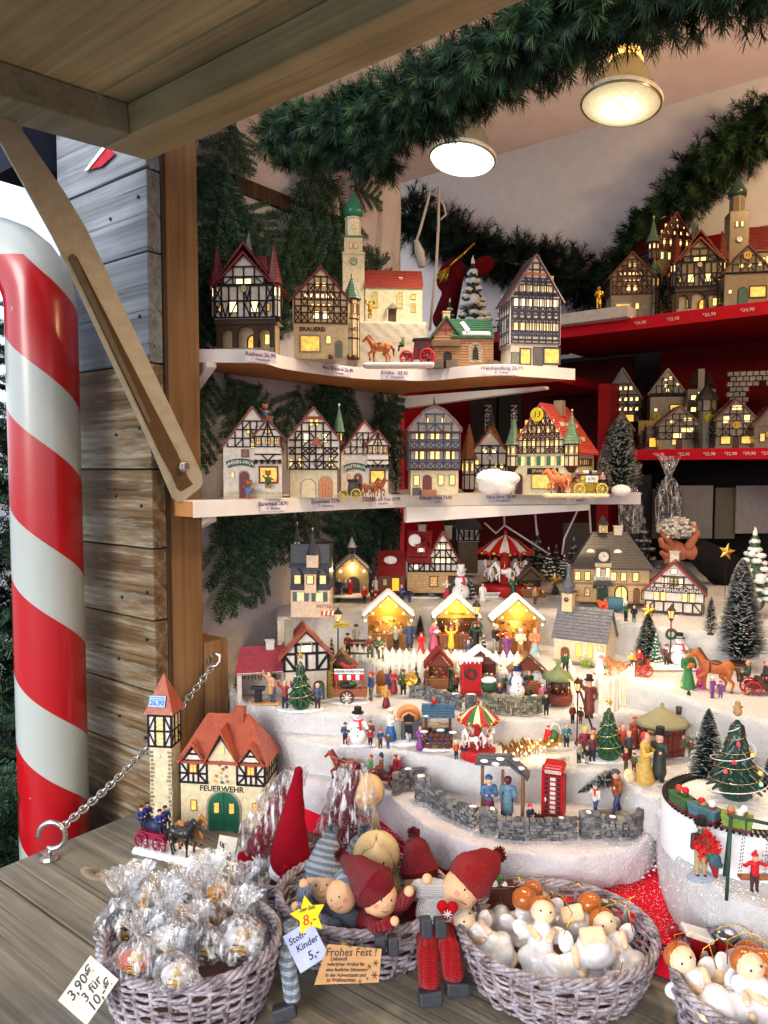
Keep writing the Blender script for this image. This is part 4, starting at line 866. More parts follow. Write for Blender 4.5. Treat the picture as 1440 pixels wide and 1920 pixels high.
def brewery(label,px,z,depth,sc=1,wall=CWALL,roof=RMAR,win=HOTW,yaw=6,txt=True,group=None):
 q=sc;H=House('brewery',label,px,z,depth,100*q,66*q,108*q,56*q,yaw,lower=wall,upper=wall,split=.60,jet=2*q,roof=roof,timber=TIMR,over=6*q,tile=6*q,win=win,group=group);c=H.gclip()
 H.grid([x*q for x in(66,84,96,108,122,136,150)],[x*q for x in(-48,-36,-24,-12,0,12,24,36,48)],['xx/  \\xx','v v  v v',' v    v','vvv  vvv','  xv vx','  v  v'],2.4*q,clip=c)
 H.grid([x*q for x in(66,84,108)],[-30*q,-10*q,10*q,30*q],['x/x','x/x'],2.4*q,'l')
 H.win([(x*q,80*q)for x in(-9,9)],10*q,13*q,win);H.win([(x*q,98*q)for x in(-15,-5,5,15)],5*q,5*q,YW);H.win([(x*q,115*q)for x in(-27,-17,-6,3,12,22)],5*q,6*q,win);H.win([(x*q,136*q)for x in(-6,6)],6*q,7*q,YW)
 H.win([(-20*q,28*q)],33*q,26*q,SCENE,CSTN,arch=False);H.win([(14*q,36*q)],8*q,14*q,YW,CSTN,arch=True);H.door(33*q,2,14*q,32*q,C((110,118,98),'ceramic'),planks=3,frame=CSTN)
 if txt:H.sign('BRAUEREi',-16*q,54*q,11*q,TIMR,bold=.3);
 H.turret(58*q,14*q,28*q,4,112*q,42*q,RGRN,wall,8,3,win=DIMW,tip=GOLD);
 if txt:text('1682',10*H.k*q,TIMR,H.t,(60*q*H.k,-H.k*1.4,56*H.k*q),depth=H.k*.3,bold=.2*H.k);text('LB',7*H.k*q,GOLD,H.t,(60*q*H.k,-H.k*1.4,45*H.k*q),depth=H.k*.3)
 mb=MB();k=H.k*q
 for x in(18,52,62):mb.lathe([(4*k,0),(5*k,4*k),(4*k,8*k)],BROWN,(x*k,-4*k,0),8)
 mb.build('barrel',H.t);H.stones(-50*q,50*q,0,7*q,wall,big=6*q);return H.done()
brewery('brewery with cream ground floor, dense brown timber gable and small green turret',603,ZS1,1.37)
# church on its white plaster block
H=House('plaster_block','rough white plaster block under the church on the upper shelf',735,ZS1,1.52,132,70,88,0,4,'block',lower=C((188,182,164),'snow'),split=1,body=False)
o=sculpt([('b',(0,35*H.k,44*H.k),(66*H.k,35*H.k,46*H.k),.006,C((188,182,164),'snow'))],'block',H.t,50,.1,(.0009,.009))
BTOP=ZS1+89*H.k
H=House('church','cream church with a tall onion domed tower and red roof on the plaster block',738,BTOP,1.54,106,50,68,30,4,lower=CCRM,upper=CCRM,split=1,jet=0,gable='side',roof=RBRT,over=3,tile=5,win=C((214,196,90),'ceramic'))
H.win([(-34,44),(12,44)],9,28,None,CCRM,mull='#',arch=True);H.win([(37,30)],8,14,None,CCRM,mull='#');H.win([(37,50)],8,8,None,CCRM)
H.door(-3,0,13,26,C((96,70,50),'ceramic'),arch=False);k=H.k;H.rm.prism([(-14*k,26*k),(8*k,26*k),(-3*k,36*k)],-10*k,0,CSTN);H.wm.box((-12*k,-8*k,13*k),(2*k,2*k,26*k),CCRM);H.wm.box((6*k,-8*k,13*k),(2*k,2*k,26*k),CCRM)
for x in(-38,-30,14,24):H.rm.box((x*k,12*k,(78+(x%3)*3)*k),(7*k,5*k,5*k),CCRM,(R(-30),0,0))
H.wm.box((-74*k,22*k,45*k),(40*k,40*k,160*k),CCRM);H.wm.box((-74*k,22*k,127*k),(43*k,43*k,4*k),CCRM);H.wm.box((-74*k,22*k,142*k),(34*k,34*k,30*k),CCRM);H.wm.box((-74*k,22*k,158*k),(38*k,38*k,3*k),C((70,130,110),'ceramic'))
H.wm.lathe([(15*k,159*k),(15*k,192*k),(17*k,193*k),(16*k,196*k)],CCRM,(-74*k,22*k,0),8,False)
H.rm.lathe([(15*k,196*k),(18*k,204*k),(18*k,211*k),(14*k,220*k),(8*k,228*k),(3*k,238*k),(1.2*k,246*k),(.2*k,250*k)],C((38,120,92),'ceramic'),(-74*k,22*k,0),16)
H.rm.ball((-74*k,22*k,250*k),2*k,GOLD)
for x in(-79,-70):H.win([(x,142)],4,10,DIMW,CSTN,side=5,arch=True)
H.win([(-74,176)],4,7,DIMW,CSTN,side=6.5,arch=True)
H.win([(-74,60)],5,8,CSTN,CCRM,side=1.5,arch=True);H.clock(-74,112,7,side=2,face=C((150,190,160),'ceramic'),rim=GOLD,off=.3);H.done()
# station cabin
H=House('log_cabin','log railway cabin with snow streaked green roof and arched blue glass window',868,ZS1,1.5,110,56,62,0,4,lower=C((142,104,74),'ceramic'),split=1,jet=0,roof=C((52,96,74),'ceramic'),over=4,tile=6)
k=H.k;H.roof_side(-22*k,54*k,0,56*k,60*k,92*k);H.rm.prism([(-58*k,60*k),(-8*k,60*k),(-33*k,92*k)],0,40*k,C((142,104,74),'ceramic'));H.roof_front(-58*k,-8*k,-2*k,40*k,60*k,92*k)
for i in range(12):H.wm.box((0,28*k,(3+i*5)*k),(112*k,58*k,3.6*k),C((150,112,80),'ceramic'))
H.box(-60,-6,-6,0,40,52,C((110,84,64),'ceramic'));H.bar(-56,60,-33,88,4,m=RMAR);H.bar(-33,88,-10,60,4,m=RMAR);H.bar(-45,72,-21,72,3,m=RMAR);H.bar(-33,60,-33,84,3,m=RMAR)
H.win([(22,30)],20,32,C((150,196,200),'ceramic'),CSTN,arch=True,mull='');mb=MB();mb.prism([((22+x)*k,(z)*k)for x,z in((-6,16),(6,16),(5,34),(0,44),(-5,34))],-2.2*k,-1.8*k,BLACK);mb.build('opening',H.t);H.door(-30,0,14,30,BLACK,arch=True)
H.chimney(-30,20,12,84,106,CWALL);mb=MB();mb.box((4*k,8*k,78*k),(8*k,5*k,34*k),SNOWP,(R(-50),R(-20),0));mb.build('snow',H.t,k);mb=MB();mb.box((24*k,1*k,64*k),(52*k,6*k,9*k),SNOWP,(R(-50),0,0));mb.build('snow',H.t,k)
for x0,x1 in((-64,-42),(-34,-12),(44,62)):H.box(x0,x1,-10,-4,0,14,C((96,88,80),'ceramic'))
H.done()
# wine house
H=House('wine_house','tall grey blue wine merchant house, rightmost on the upper white shelf',1000,ZS1,1.50,92,60,128,76,9,lower=C((214,206,190),'ceramic'),upper=C((206,200,192),'ceramic'),split=.34,jet=3,roof=RPUR,timber=GRYB,over=6,tile=6,win=HOTW)
c=H.gclip(3);H.grid([46,60,68,84,98,112,128,138,152,164,180,192],[-46,-33,-20,-7,7,20,33,46],['       ','xxxxxxx','','vvvvvvv','xxxxxxx','','vvvvvvv','','xxxxxx',''],2.8,clip=c)
for v in(52,90,104):H.bar(-46,v,46,v,4)
for v in(134,158):H.bar(-c(v),v,c(v),v,4)
H.win([(x,76)for x in(-38,-25,-7,7,20,34)],8,13,YW);H.win([(x,118)for x in(-38,-24,-9,7,21,36)],7,16,HOTW);H.win([(x,146)for x in(-21,-8,6,20)],6,11,YW);H.win([(x,56)for x in(-38,-20,20,38)],8,7,CWHT)
H.win([(-18,22)],18,26,SCENE,GRYB,mull='');H.win([(33,24)],28,26,SCENE,GRYB);H.door(6,0,17,38,C((86,84,88),'ceramic'),arch=False,planks=4);H.door(-38,0,14,28,C((104,116,100),'ceramic'),arch=False)
H.grid([46,68,98,128],[-28,-14,0,14,28],['    ','x  x'],2.5,'r');H.grid([46,68,98,128],[-28,-14,0,14,28],['    ','x  x'],2.5,'l');H.chimney(36,26,13,130,176,C((206,182,140),'ceramic'),False);H.bar(-24,172,24,172,6,m=RORG);H.done()
# ---- lower shelf
def bear(label,px,z,depth,sc=1,yaw=9,wall=CWHT,roof=RMAR,win=YW,full=True,group=None):
 q=sc;H=House('gabled_house',label,px,z,depth,108*q,66*q,98*q,72*q,yaw,lower=wall,upper=wall,split=.99,jet=0,roof=roof,over=5*q,tile=6*q,win=win,group=group);k=H.k*q;c=H.gclip(3*q)
 H.grid([x*q for x in(98,114,130,146)],[x*q for x in(-46,-32,-18,-4,8,20,36)],['//     ',' / x \\ ','  / \\'],2.6*q,clip=c)
 H.win([(-6*q,128*q),(10*q,130*q),(-2*q,116*q),(0,100*q)],7*q,9*q,win,mull='+')
 H.wm.box((28*k,-3*k,94*k),(48*k,22*k,46*k),wall);H.wm.prism([(3*k,117*k),(53*k,117*k),(28*k,146*k)],-14*k,40*k,wall);H.roof_front(3*k,53*k,-14*k,36*k,117*k,147*k,ov=4*k)
 def fb(l,w=2.6):
  for a in l:H.bar(*[x*q for x in a],w*q,side=-14*q,m=H.tim)
 fb([(4,72,52,72),(4,84,52,84),(4,98,52,98),(4,117,52,117),(4,72,4,117),(16,72,16,117),(28,72,28,144),(40,72,40,117),(52,72,52,117),(16,84,28,72),(28,72,40,84),(14,130,42,130),(18,117,28,144),(38,117,28,144)]);fb([(x,68,x,73)for x in(6,17,28,39,50)],6)
 H.win([(28*q,128*q)],9*q,9*q,DIMW,side=-14*q);H.win([(x*q,108*q)for x in(12,28,44)],8*q,11*q,DIMW,side=-14*q,mull='+')
 H.win([(29*q,46*q)],30*q,26*q,SCENE,BROWN);H.door(-16*q,2,18*q,50*q,C((112,52,58),'ceramic'),planks=2,frame=CSTN);H.win([(-37*q,46*q)],5*q,9*q,win)
 if full:H.stones(-54*q,54*q,0,15*q,C((196,182,156),'ceramic'),big=7*q);H.chimney(30*q,44*q,15*q,120*q,156*q,C((176,110,80),'ceramic'))
 return H
H=bear('bear house with red gable roof, oriel and a teddy bear in front',474,ZS2,1.27)
H.arcsign('BÄREN-HAUS',-22,70,8.5,60,CWHT,DGRN,50,bh=13)
H.win([(-14,86)],11,12,C((150,96,64),'ceramic'),BROWN)
k=H.k;FUR=C((160,106,66),'matte');BL=C((82,120,166));
def teddy(x,y,z,h,coat,par,name='teddy_bear'):
 u=h;pr=[('e',(0,0,.36*u),(.17*u,.14*u,.22*u),coat),('e',(0,0,.74*u),(.15*u,.14*u,.14*u),FUR),('c',(-.11*u,0,.87*u),(-.11*u,0,.88*u),.055*u,.055*u,FUR),('c',(.11*u,0,.87*u),(.11*u,0,.88*u),.055*u,.055*u,FUR),('c',(0,-.12*u,.7*u),(0,-.16*u,.69*u),.05*u,.04*u,FUR),('c',(-.08*u,0,.2*u),(-.09*u,-.04*u,.04*u),.075*u,.07*u,FUR),('c',(.08*u,0,.2*u),(.09*u,-.04*u,.04*u),.075*u,.07*u,FUR),('c',(-.15*u,0,.5*u),(-.26*u,-.08*u,.62*u),.055*u,.05*u,FUR),('c',(.15*u,0,.5*u),(.25*u,-.08*u,.42*u),.055*u,.05*u,FUR)]
 o=sculpt(pr,name,par,34,.2);o.location=(x,y,z);return o
teddy(-7*k,-12*k,2*k,38*k,BL,H.t);teddy(28*k,-8*k,22*k,36*k,C((40,96,84)),H.t);teddy(24*k,30*k,150*k,34*k,BL,H.t)
mb=MB()
for z in(30,62):
 for y in(20,45):mb.box((-54.5*k,y*k,z*k),(2*k,12*k,16*k),DKWOOD)
mb.build('shutter',H.t);H.done()
H=House('town_house','narrow timbered burgher house with steep red half hipped roof and salmon arched door',588,ZS2,1.33,88,66,108,58,8,lower=CCRM,upper=CWHT,split=.49,jet=4,roof=RMAR,over=5,tile=6,win=YW);k=H.k;c=H.gclip(3)
H.grid([54,68,82,94,108,124,140],[-46,-34,-22,-8,4,18,32,46],['/x\\ /x\\','  \\ / /','x xx xx','  / \\  ',' / \\ /',''],3,clip=c)
H.win([(-24,66),(32,68)],8,16,YW);H.win([(7,66)],12,9,CWHT,mull='|');H.win([(-14,112),(20,112)],8,15,HOTW);H.win([(6,142),(-4,142)],6,14,YW);H.win([(-42,66)],5,12,YW)
H.grid([54,68,82,108],[-30,-15,0,15,30],['x/x/','',''],2.6,'l');H.rm.prism([(-6*k,98*k),(16*k,98*k),(5*k,116*k)],-8*k,-3*k,RORG)
H.win([(-10,16)],7,14,YW,CCRM);H.door(-10,1,26,34,CCRM,name='blind_arch',frame=CSTN);H.door(22,1,24,38,C((196,130,92),'ceramic'),planks=3,frame=CSTN)
H.rm.pyramid((0,4*k,146*k),34*k,22*k,22*k,RORG)
H.chimney(-24,36,12,140,168,TIMX);H.turret(50,24,16,100,124,48,RGRN,CWALL,8,1,tip=WHITE);H.win([(-44,118),(-44,140)],5,8,HOTW,side='l');H.stones(-44,44,0,8,CCRM,big=8);H.done()
H=bear('smaller gabled inn with a green curved sign and green door right of the burgher house',684,ZS2,1.38,.82,yaw=8,full=False,win=DIMW)
H.arcsign('GASTHAUS',-18,58,8,40,CWHT,DGRN,60,bh=12);H.door(-18,1,14,34,C((40,110,70),'ceramic'),frame=CWALL);H.box(8,44,-14,0,50,55,SLATE,'canopy');H.done()
H=House('grey_townhouse','grey blue three storey townhouse with a curved scroll gable and iron finial',815,ZS2,1.46,90,60,118,0,3,lower=CCRM,upper=C((150,146,150),'ceramic'),split=.40,jet=3,roof=SLATE,timber=GRYB,over=3,tile=6,win=YW);k=H.k
po=[(-48,118),(48,118),(50,124),(44,132),(36,142),(27,150),(20,158),(10,163),(0,166),(-10,163),(-20,158),(-27,150),(-36,142),(-44,132),(-50,124)];H.wm.prism([(x*k,z*k)for x,z in po],-3*k,55*k,C((128,124,126),'ceramic'))
for a,b in zip(po[1:],po[2:]+po[:1]):H.bar(*a,*b,4,m=RPUR)
H.rm.tiles((-50*k,55*k,120*k),(-50*k,-2*k,120*k),(0,-2*k,167*k),(0,55*k,167*k),8,8,k,SLATE);H.rm.tiles((50*k,-2*k,120*k),(50*k,55*k,120*k),(0,55*k,167*k),(0,-2*k,167*k),8,8,k,SLATE)
H.grid([48,62,66,84,88,100,104,117,134,152],[-46,-31,-16,0,16,31,46],['xxxxxx','','      ','','xvxxvx','','','x /\\ x',' /  \\ '],2.6,clip=lambda v:46 if v<120 else max(0,46-(v-120)*.85))
for v,m_ in((49,TIMR),(85,TIMR),(118,TIMR)):H.bar(-48,v,48,v,3,m=m_,th=4)
H.win([(x,75)for x in(-33,-24,-5,5,24,33)],7,14,YW);H.win([(x,109)for x in(-33,-24,-5,5,24)],6,12,YW);H.win([(-15,140),(15,140)],6,8,YW)
H.win([(-34,28),(12,29),(33,29)],9,17,YW,GRYB);H.door(-14,1,15,36,C((110,50,44),'ceramic'),planks=1);H.door(-34,0,14,14,C((84,78,98),'ceramic'),arch=False,name='cellar_door')
H.box(-26,2,-12,-2,0,11,C((150,100,70),'ceramic'),'steps');H.rm.tube([(0,10*k,164*k),(0,10*k,186*k)],[3*k,.6*k],DKWOOD,6);H.stones(-45,45,0,10,CCRM,big=8);H.done()
H=House('old_office','brown roofed old office with a pointed tower, half hidden behind the cotton ball',918,ZS2,1.62,62,46,74,40,0,lower=CWALL,upper=CWHT,split=.4,jet=2,roof=RBRN,over=4,tile=6,win=YW);H.grid([32,52,74,88],[-30,-15,0,15,30],['xx/x','    ',' /\\'],2.6,clip=H.gclip());H.win([(-10,78),(8,78)],7,8,HOTW);H.win([(-24,56),(12,50),(22,50)],6,9,YW)
H.turret(-38,6,26,6,62,66,RBRN,CWHT,8,2);H.spire(6,24,46,82,54,4);H.spire(6,24,14,126,36,6,SLATE);H.clock(0,66,5);H.done()
def sparkasse(label,px,z,depth,sc=1,yaw=-14,roof=C((184,70,58),'ceramic'),wall=CCRM,num=True,win=YW,group=None):
 q=sc;H=House('savings_bank',label,px,z,depth,118*q,116*q,84*q,84*q,yaw,lower=wall,upper=wall,split=.92,jet=2*q,roof=roof,timber=TIMR,over=6*q,tile=6*q,win=win,group=group);k=H.k*q;c=H.gclip(3*q)
 H.grid([x*q for x in(79,91,103,116,130,144,156)],[x*q for x in(-54,-45,-36,-27,-18,-9,0,9,18,27,36,45,54)],['xx xx  xx xx','v          v','xxxxxxxxxxx',' v v  v v','vvvvvvvvv',''],2.2*q,clip=c)
 H.win([(x*q,97*q)for x in(-32,-14,14,32)],6*q,17*q,win);H.win([(x*q,120*q)for x in(-38,-20,-2,16,34)],8*q,9*q,win);H.win([(x*q,137*q)for x in(-28,-10,6,24)],7*q,8*q,win);H.win([(x*q,154*q)for x in(-12,2)],6*q,7*q,YW)
 for x in(-36,-16,4,24,44):
  H.win([(x*q,64*q)],6*q,16*q,win,CCRM)
  H.box((x-12)*q,(x-5)*q,-2.2*q,0,56*q,73*q,C((50,110,76),'ceramic'))
 H.win([(6*q,26*q)],44*q,24*q,SCENE,CSTN);H.door(-44*q,1,14*q,38*q,C((84,56,78),'ceramic'),frame=CSTN);H.door(40*q,1,14*q,38*q,C((84,56,58),'ceramic'),frame=CSTN)
 H.grid([x*q for x in(56,68,84)],[x*q for x in(-44,-33,-22,-11,0,11,22,33,44)],['        ','xxxxxxxx'],2.4*q,'r');H.win([(x*q,62*q)for x in(-36,-26,-16,4,14,24,34)],5*q,10*q,win,side='r');H.win([(x*q,34*q)for x in(-30,-10,10,30)],5*q,16*q,win,CSTN,side='r')
 H.grid([x*q for x in(56,68,84)],[x*q for x in(-44,-22,0,22,44)],['    ','xxxx'],2.4*q,'l')
 for y in(24,52,82):
  for zz,xx in((108,44),(134,28)):H.rm.box((xx*k,y*k,zz*k),(16*k,9*k,11*k),CCRM);H.rm.box((xx*k,y*k,(zz+7)*k),(20*k,12*k,2.5*k),roof,(0,R(12),0));H.win([((y-46)*q,zz*q)],3.5*q,6*q,C((60,50,50),'ceramic'),side='r',off=-2*q if zz==134 else 0)if False else None
 for x in(-58,58):H.turret(x*q,4*q,26*q,54*q,94*q,58*q,RGRN,wall,8,2,tip=CWALL,bell=1)
 H.chimney(10*q,60*q,16*q,150*q,180*q,CSTN,False)
 if num:
  mb=MB();mb.lathe([(13*k,0),(13*k,k)],C((214,200,40)),n=24,sm=False);o=mb.build('number_disc',H.t);o.location=(-4*k,-11*k,150*k);o.rotation_euler=(R(90),0,0);text('13',15*k,BLACK,o,(0,0,1.2*k),(0,0,0),depth=.2*k,shear=.2)
  H.sign('SPARKASSE',4,45,8.5,CWALL,TIMX,62,12)
 return H.done()
sparkasse('large savings bank house with bright red roof, green spires and a yellow number 13 disc',1014,ZS2,1.47,yaw=-36)
# ---- fire station on the counter
FS=at_z(392,1558,1.05)
H=House('fire_station','cream fire station with orange hipped roof, green gate and clock tower on the counter',410,1.05,FS.y,168,84,138,0,-7,lower=CCRM,upper=CCRM,split=1,jet=0,roof=RORG,timber=TIMX,over=5,tile=6.5,win=lit((255,190,70),.9));k=H.k
H.roof_hip(-85*k,85*k,0,84*k,134*k,216*k,48*k)
H.wm.prism([(x*k,z*k)for x,z in((-28,97),(28,97),(28,140),(0,184),(-28,140))],-3*k,60*k,CCRM);H.roof_front(-28*k,28*k,-8*k,62*k,142*k,194*k,ov=6*k,th=5*k)
H.wm.box((0,-5*k,50*k),(46*k,11*k,98*k),CCRM)if False else None
for sx in(-1,1):
 x0,x1=(30,84)if sx>0 else(-84,-30);cx=(x0+x1)/2;H.wm.box((cx*k,12*k,118*k),(54*k,30*k,44*k),CWHT);w0,w1=cx-22,cx+22;H.wm.prism([(w0*k,138*k),(w1*k,138*k),(cx*k,166*k)],-3*k,40*k,CWHT);H.roof_front(w0*k,w1*k,-6*k,36*k,138*k,167*k,ov=5*k,th=4*k)
 for b in((x0,94,x1,94),(x0,112,x1,112),(x0,136,x1,136),(x0,94,x0,138),(x1,94,x1,138),(cx-10,94,cx-10,138),(cx+10,94,cx+10,138),(x0,94,cx-10,112),(cx+10,112,x1,94),(x0,136,cx-10,112),(cx+10,112,x1,136),(cx-18,138,cx,162),(cx+18,138,cx,162),(cx-10,150,cx+10,150),(cx,94,cx,112)):H.bar(*b,4,side=-3)
 for b in((w0-4,138,cx,168),(w1+4,138,cx,168)):H.bar(*b,4.5,side=-7,m=TIMX)
 H.win([(cx,122)],12,14,None,C((170,80,60),'ceramic'),side=-3,mull='|')
for b in((-33,132,0,190),(33,132,0,190)):H.bar(*b,5,side=-10)
H.win([(0,160)],9,11,YW,CCRM,side=-3)
H.sign('FEUERWEHR',-2,82,15.5,TIMX,side='f',off=.2,bold=.35)
H.win([(-58,48),(64,48)],10,19,None,C((130,70,50),'ceramic'));g=H.door(2,1,62,76,C((22,98,74),'ceramic'),frame=CSTN)
mb=MB()
for i in range(11):
 for sx in(-1,1):mb.box((sx*15*k,-1.7*k,(6+i*5.4)*k),(30*k,.9*k,.8*k),C((16,72,56),'ceramic'),(0,R(32)*sx,0))
mb.box((0,-1.9*k,37*k),(1.4*k,1*k,72*k),C((16,72,56),'ceramic'));mb.build('gate_board',g)
H.win([(-12,46),(18,46)],10,20,None,C((16,84,64),'ceramic'),off=1.8)
for x,z,c_ in((-4,128,(90,110,60)),(2,120,(120,90,60)),(8,124,(110,50,80)),(-10,106,(200,90,80)),(-2,102,(140,200,170)),(8,106,(180,100,160)),(-12,96,(220,160,60)),(0,94,(90,80,70)),(10,96,(120,140,90)),(-2,112,(200,170,60)),(0,134,(120,110,90))):
 mb=MB();mb.box((0,0,0),(6*k,.8*k,5*k),C(c_),(0,random.uniform(-.8,.8),0));o=mb.build('painted_motif',H.t);o.location=(x*1.1*k,-3.5*k,(z+3)*k)
H.chimney(22,42,20,200,230,RORG,False);H.grid([96,114,136],[-40,-26,-13,0,13,26,40],['      ','      '],3.2,'r');H.win([(x,124)for x in(-26,10)],8,12,None,CSTN,side='r')
# tower
X,Y,w=-122,18,44;H.wm.box((X*k,Y*k,80*k),(w*k,w*k,160*k),CCRM);H.wm.box((X*k,Y*k,192*k),(46*k,46*k,64*k),CWHT)
for zz in(162,192,222):H.bar(X-23,zz,X+23,zz,4,side=Y-23)
for x in(-23,-9,9,23):H.bar(X+x,162,X+x,222,4,side=Y-23)
for a in((-23,192,-9,162),(-23,192,-9,222),(9,162,23,192),(9,222,23,192)):H.bar(X+a[0],a[1],X+a[2],a[3],3,side=Y-23)
for i in range(6):H.box(X-7,X+7,Y-24,Y-23,166+i*9,172+i*9,C((222,206,120),'ceramic'))
fm=H.fm
for zz in(162,192,222):fm.box(((X+23.6)*k,Y*k,zz*k),(1.4*k,46*k,4*k),TIMX)
for yy in(-21,-8,8,21):fm.box(((X+23.6)*k,(Y+yy)*k,192*k),(1.5*k,4*k,60*k),TIMX)
for s_ in(-1,1):fm.box(((X+23.4)*k,(Y+s_*15)*k,177*k),(1.2*k,3*k,32*k),TIMX,(R(25)*s_,0,0))
for i in range(6):H.wm.box(((X+23.4)*k,Y*k,(169+i*9)*k),(1*k,11*k,5*k),C((222,206,120),'ceramic'))
for sx in(-18,18):
 for i in range(19):H.wm.box(((X+sx+random.uniform(-2,2))*k,(Y-20)*k,(6+i*8)*k),(random.uniform(6,11)*k,4*k,6.4*k),CSTN)
H.spire(X,Y,58,226,72,4);H.clock(X,140,15,side=Y-20,off=.5,face=CCRM,rim=C((52,60,66)));H.win([(X-2,90)],13,22,C((130,80,40),'ceramic'),RORG,side=Y-20);H.door(X+2,18,24,26,C((26,104,80),'ceramic'),side=Y-20,arch=False)
mb=MB();mb.box((0,0,0),(32*k,.6*k,21*k),C((150,186,226)));o=mb.build('price_sticker',H.t);o.location=((X-4)*k,(Y-23.5)*k,250*k);o.rotation_euler=(R(-21),0,0)
text('26,90',13*k,C((30,90,180)),o,(0,-.5*k,-3*k),depth=.1*k,bold=.3*k);mb=MB();mb.box((0,-.4*k,7*k),(26*k,.2*k,1.6*k),C((90,120,190)));mb.box((0,-.4*k,3.5*k),(26*k,.2*k,1.2*k),C((90,120,190)));mb.build('print',o)
H.stones(-85,-36,0,10,CSTN,big=9);H.stones(40,85,0,10,CSTN,big=9);H.done()
# miniature figures, animals, trees and vehicles
def K(p):return p.y/F
def place(name,label,px,py,z,cat,yaw=0,group=None):
 p=at_z(px,py,z);return thing(name,label,cat,p,R(yaw),group),K(p)
P_=lambda*c:C(c)
HAIR=P_(92,60,38);GREYH=P_(150,146,140);PINK=P_(205,110,140);PURP=P_(120,60,130);OLIVE=P_(80,88,56);TEAL=P_(50,110,120);ORNG=P_(210,96,40);NAVY=P_(34,42,72);MAR=P_(108,30,36);TAN=P_(180,140,96);LGR=P_(160,162,165);SHOE=P_(50,36,30)
def person(par,h,coat,leg=SHOE,hair=HAIR,hat=None,hc=RED,dress=None,arms='down',pose='stand',x=0,y=0,z=0,yaw=0,long=False,scarf=None,res=34,skin=SKIN,lean=0,apron=None,name='person',hold=None):
 u=h;q=lambda*v:(v[0]*u,v[1]*u,v[2]*u);pr=[]
 hz=.46 if pose!='sit' else .30;dz=hz-.46
 if dress:pr.append(('c',q(0,0,.07),q(0,0,.52),.19*u,.085*u,dress))
 else:
  for s in(-1,1):
   if pose=='walk':kn,ft=q(s*.06,-.09*s,.27),q(s*.06,-.17*s,.04)
   elif pose=='sit':kn,ft=q(s*.07,-.2,.30),q(s*.07,-.22,.05)
   elif pose=='kneel':kn,ft=q(s*.06,-.12,.22),q(s*.06,.06,.06)
   else:kn,ft=q(s*.062,-.01,.25),q(s*.065,0,.04)
   pr+=[('c',q(s*.052,0,hz),kn,.066*u,.05*u,leg),('c',kn,ft,.048*u,.036*u,leg),('c',ft,(ft[0],ft[1]-.055*u,ft[2]-.008*u),.038*u,.032*u,SHOE)]
 L=lambda v:q(v[0],v[1]-lean*(v[2]-.4),v[2]+dz)
 pr+=[('c',L((0,0,.50)),L((0,0,.72)),.10*u,.098*u,coat),('e',L((0,0,.74)),(.15*u,.085*u,.06*u),coat)]
 if long:pr.append(('c',q(0,0,.22),L((0,0,.6)),.135*u,.09*u,coat))
 if apron:pr.append(('b',L((0,-.09,.45)),(.075*u,.03*u,.17*u),.01*u,apron))
 pr+=[('c',L((0,0,.78)),L((0,-.005,.84)),.042*u,.042*u,skin),('e',L((0,-.012,.885)),(.072*u,.078*u,.09*u),skin),('e',L((0,.022,.905)),(.08*u,.078*u,.082*u),hair),('c',L((0,-.085,.875)),L((0,-.09,.87)),.014*u,.014*u,skin)]
 if scarf:pr.append(('e',L((0,0,.80)),(.085*u,.085*u,.03*u),scarf));pr.append(('c',L((.04,-.08,.79)),L((.05,-.11,.62)),.022*u,.025*u,scarf))
 am=dict(down=((.17,.01,.60),(.16,-.05,.47)),front=((.165,-.05,.58),(.06,-.16,.60)),up=((.23,-.03,.86),(.2,-.06,1.0)),out=((.25,-.03,.69),(.37,-.06,.74)),hold=((.17,-.06,.57),(.12,-.2,.66)))
 for s in(-1,1):
  a=arms if isinstance(arms,str)else arms[0 if s<0 else 1];e,hd=am[a];e,hd=(e[0]*s,e[1],e[2]),(hd[0]*s,hd[1],hd[2])
  pr+=[('c',L((s*.135,0,.745)),L(e),.05*u,.043*u,coat),('c',L(e),L(tuple(e[i]+(hd[i]-e[i])*.8 for i in range(3))),.042*u,.036*u,coat),('c',L(tuple(e[i]+(hd[i]-e[i])*.85 for i in range(3))),L(hd),.027*u,.03*u,skin)]
 if hat in('beanie','santa','cap','scarf'):pr+=[('e',L((0,.012,.945)),(.086*u,.088*u,.06*u),hc)]+([('c',L((0,.02,.97)),L((.05,.05,1.06)),.055*u,.02*u,hc),('c',L((.055,.055,1.06)),L((.056,.055,1.06)),.028*u,.028*u,WHITE)]if hat=='santa' else[('c',L((0,-.06,.93)),L((0,-.12,.925)),.03*u,.02*u,hc)]if hat=='cap' else[])
 if hold:pr.append(('e',L((0,-.2,.66)),(.09*u,.07*u,.07*u),hold))
 o=sculpt(pr,name,par,res,.12);o.location=(x,y,z);o.rotation_euler=(0,0,R(yaw))
 if hat in('top','brim'):
  mb=MB();c=L((0,.005,.955));t_=.13 if hat=='top' else .07;mb.lathe([(.125*u,0),(.125*u,.014*u),(.078*u,.016*u),(.082*u,t_*u)],hc,c,12,False);hb=mb.build('hat',o)
 return o
def snowbase(t,k,rx,ry,h=4,m=None,n=24):
 pr=[('e',(0,0,0),(rx*k,ry*k,h*k),m or SNOWP)];o=sculpt(pr,'base',t,40,.1,(.0006,.004));return o
def figure(label,px,py,z,h,people,cat='figurine',base=None,name='figurine',yaw=0,group=None):
 t,k=place(name,label,px,py,z,cat,yaw,group)
 if base:snowbase(t,k,base[0],base[1],base[2]if len(base)>2 else 3,base[3]if len(base)>3 else None)
 for a in people:
  a=dict(a);hh=a.pop('h',h);x,y=a.pop('x',0),a.pop('y',0);person(t,hh*k,x=x*k,y=y*k,z=a.pop('z',1)*k,**a)
 return t,k
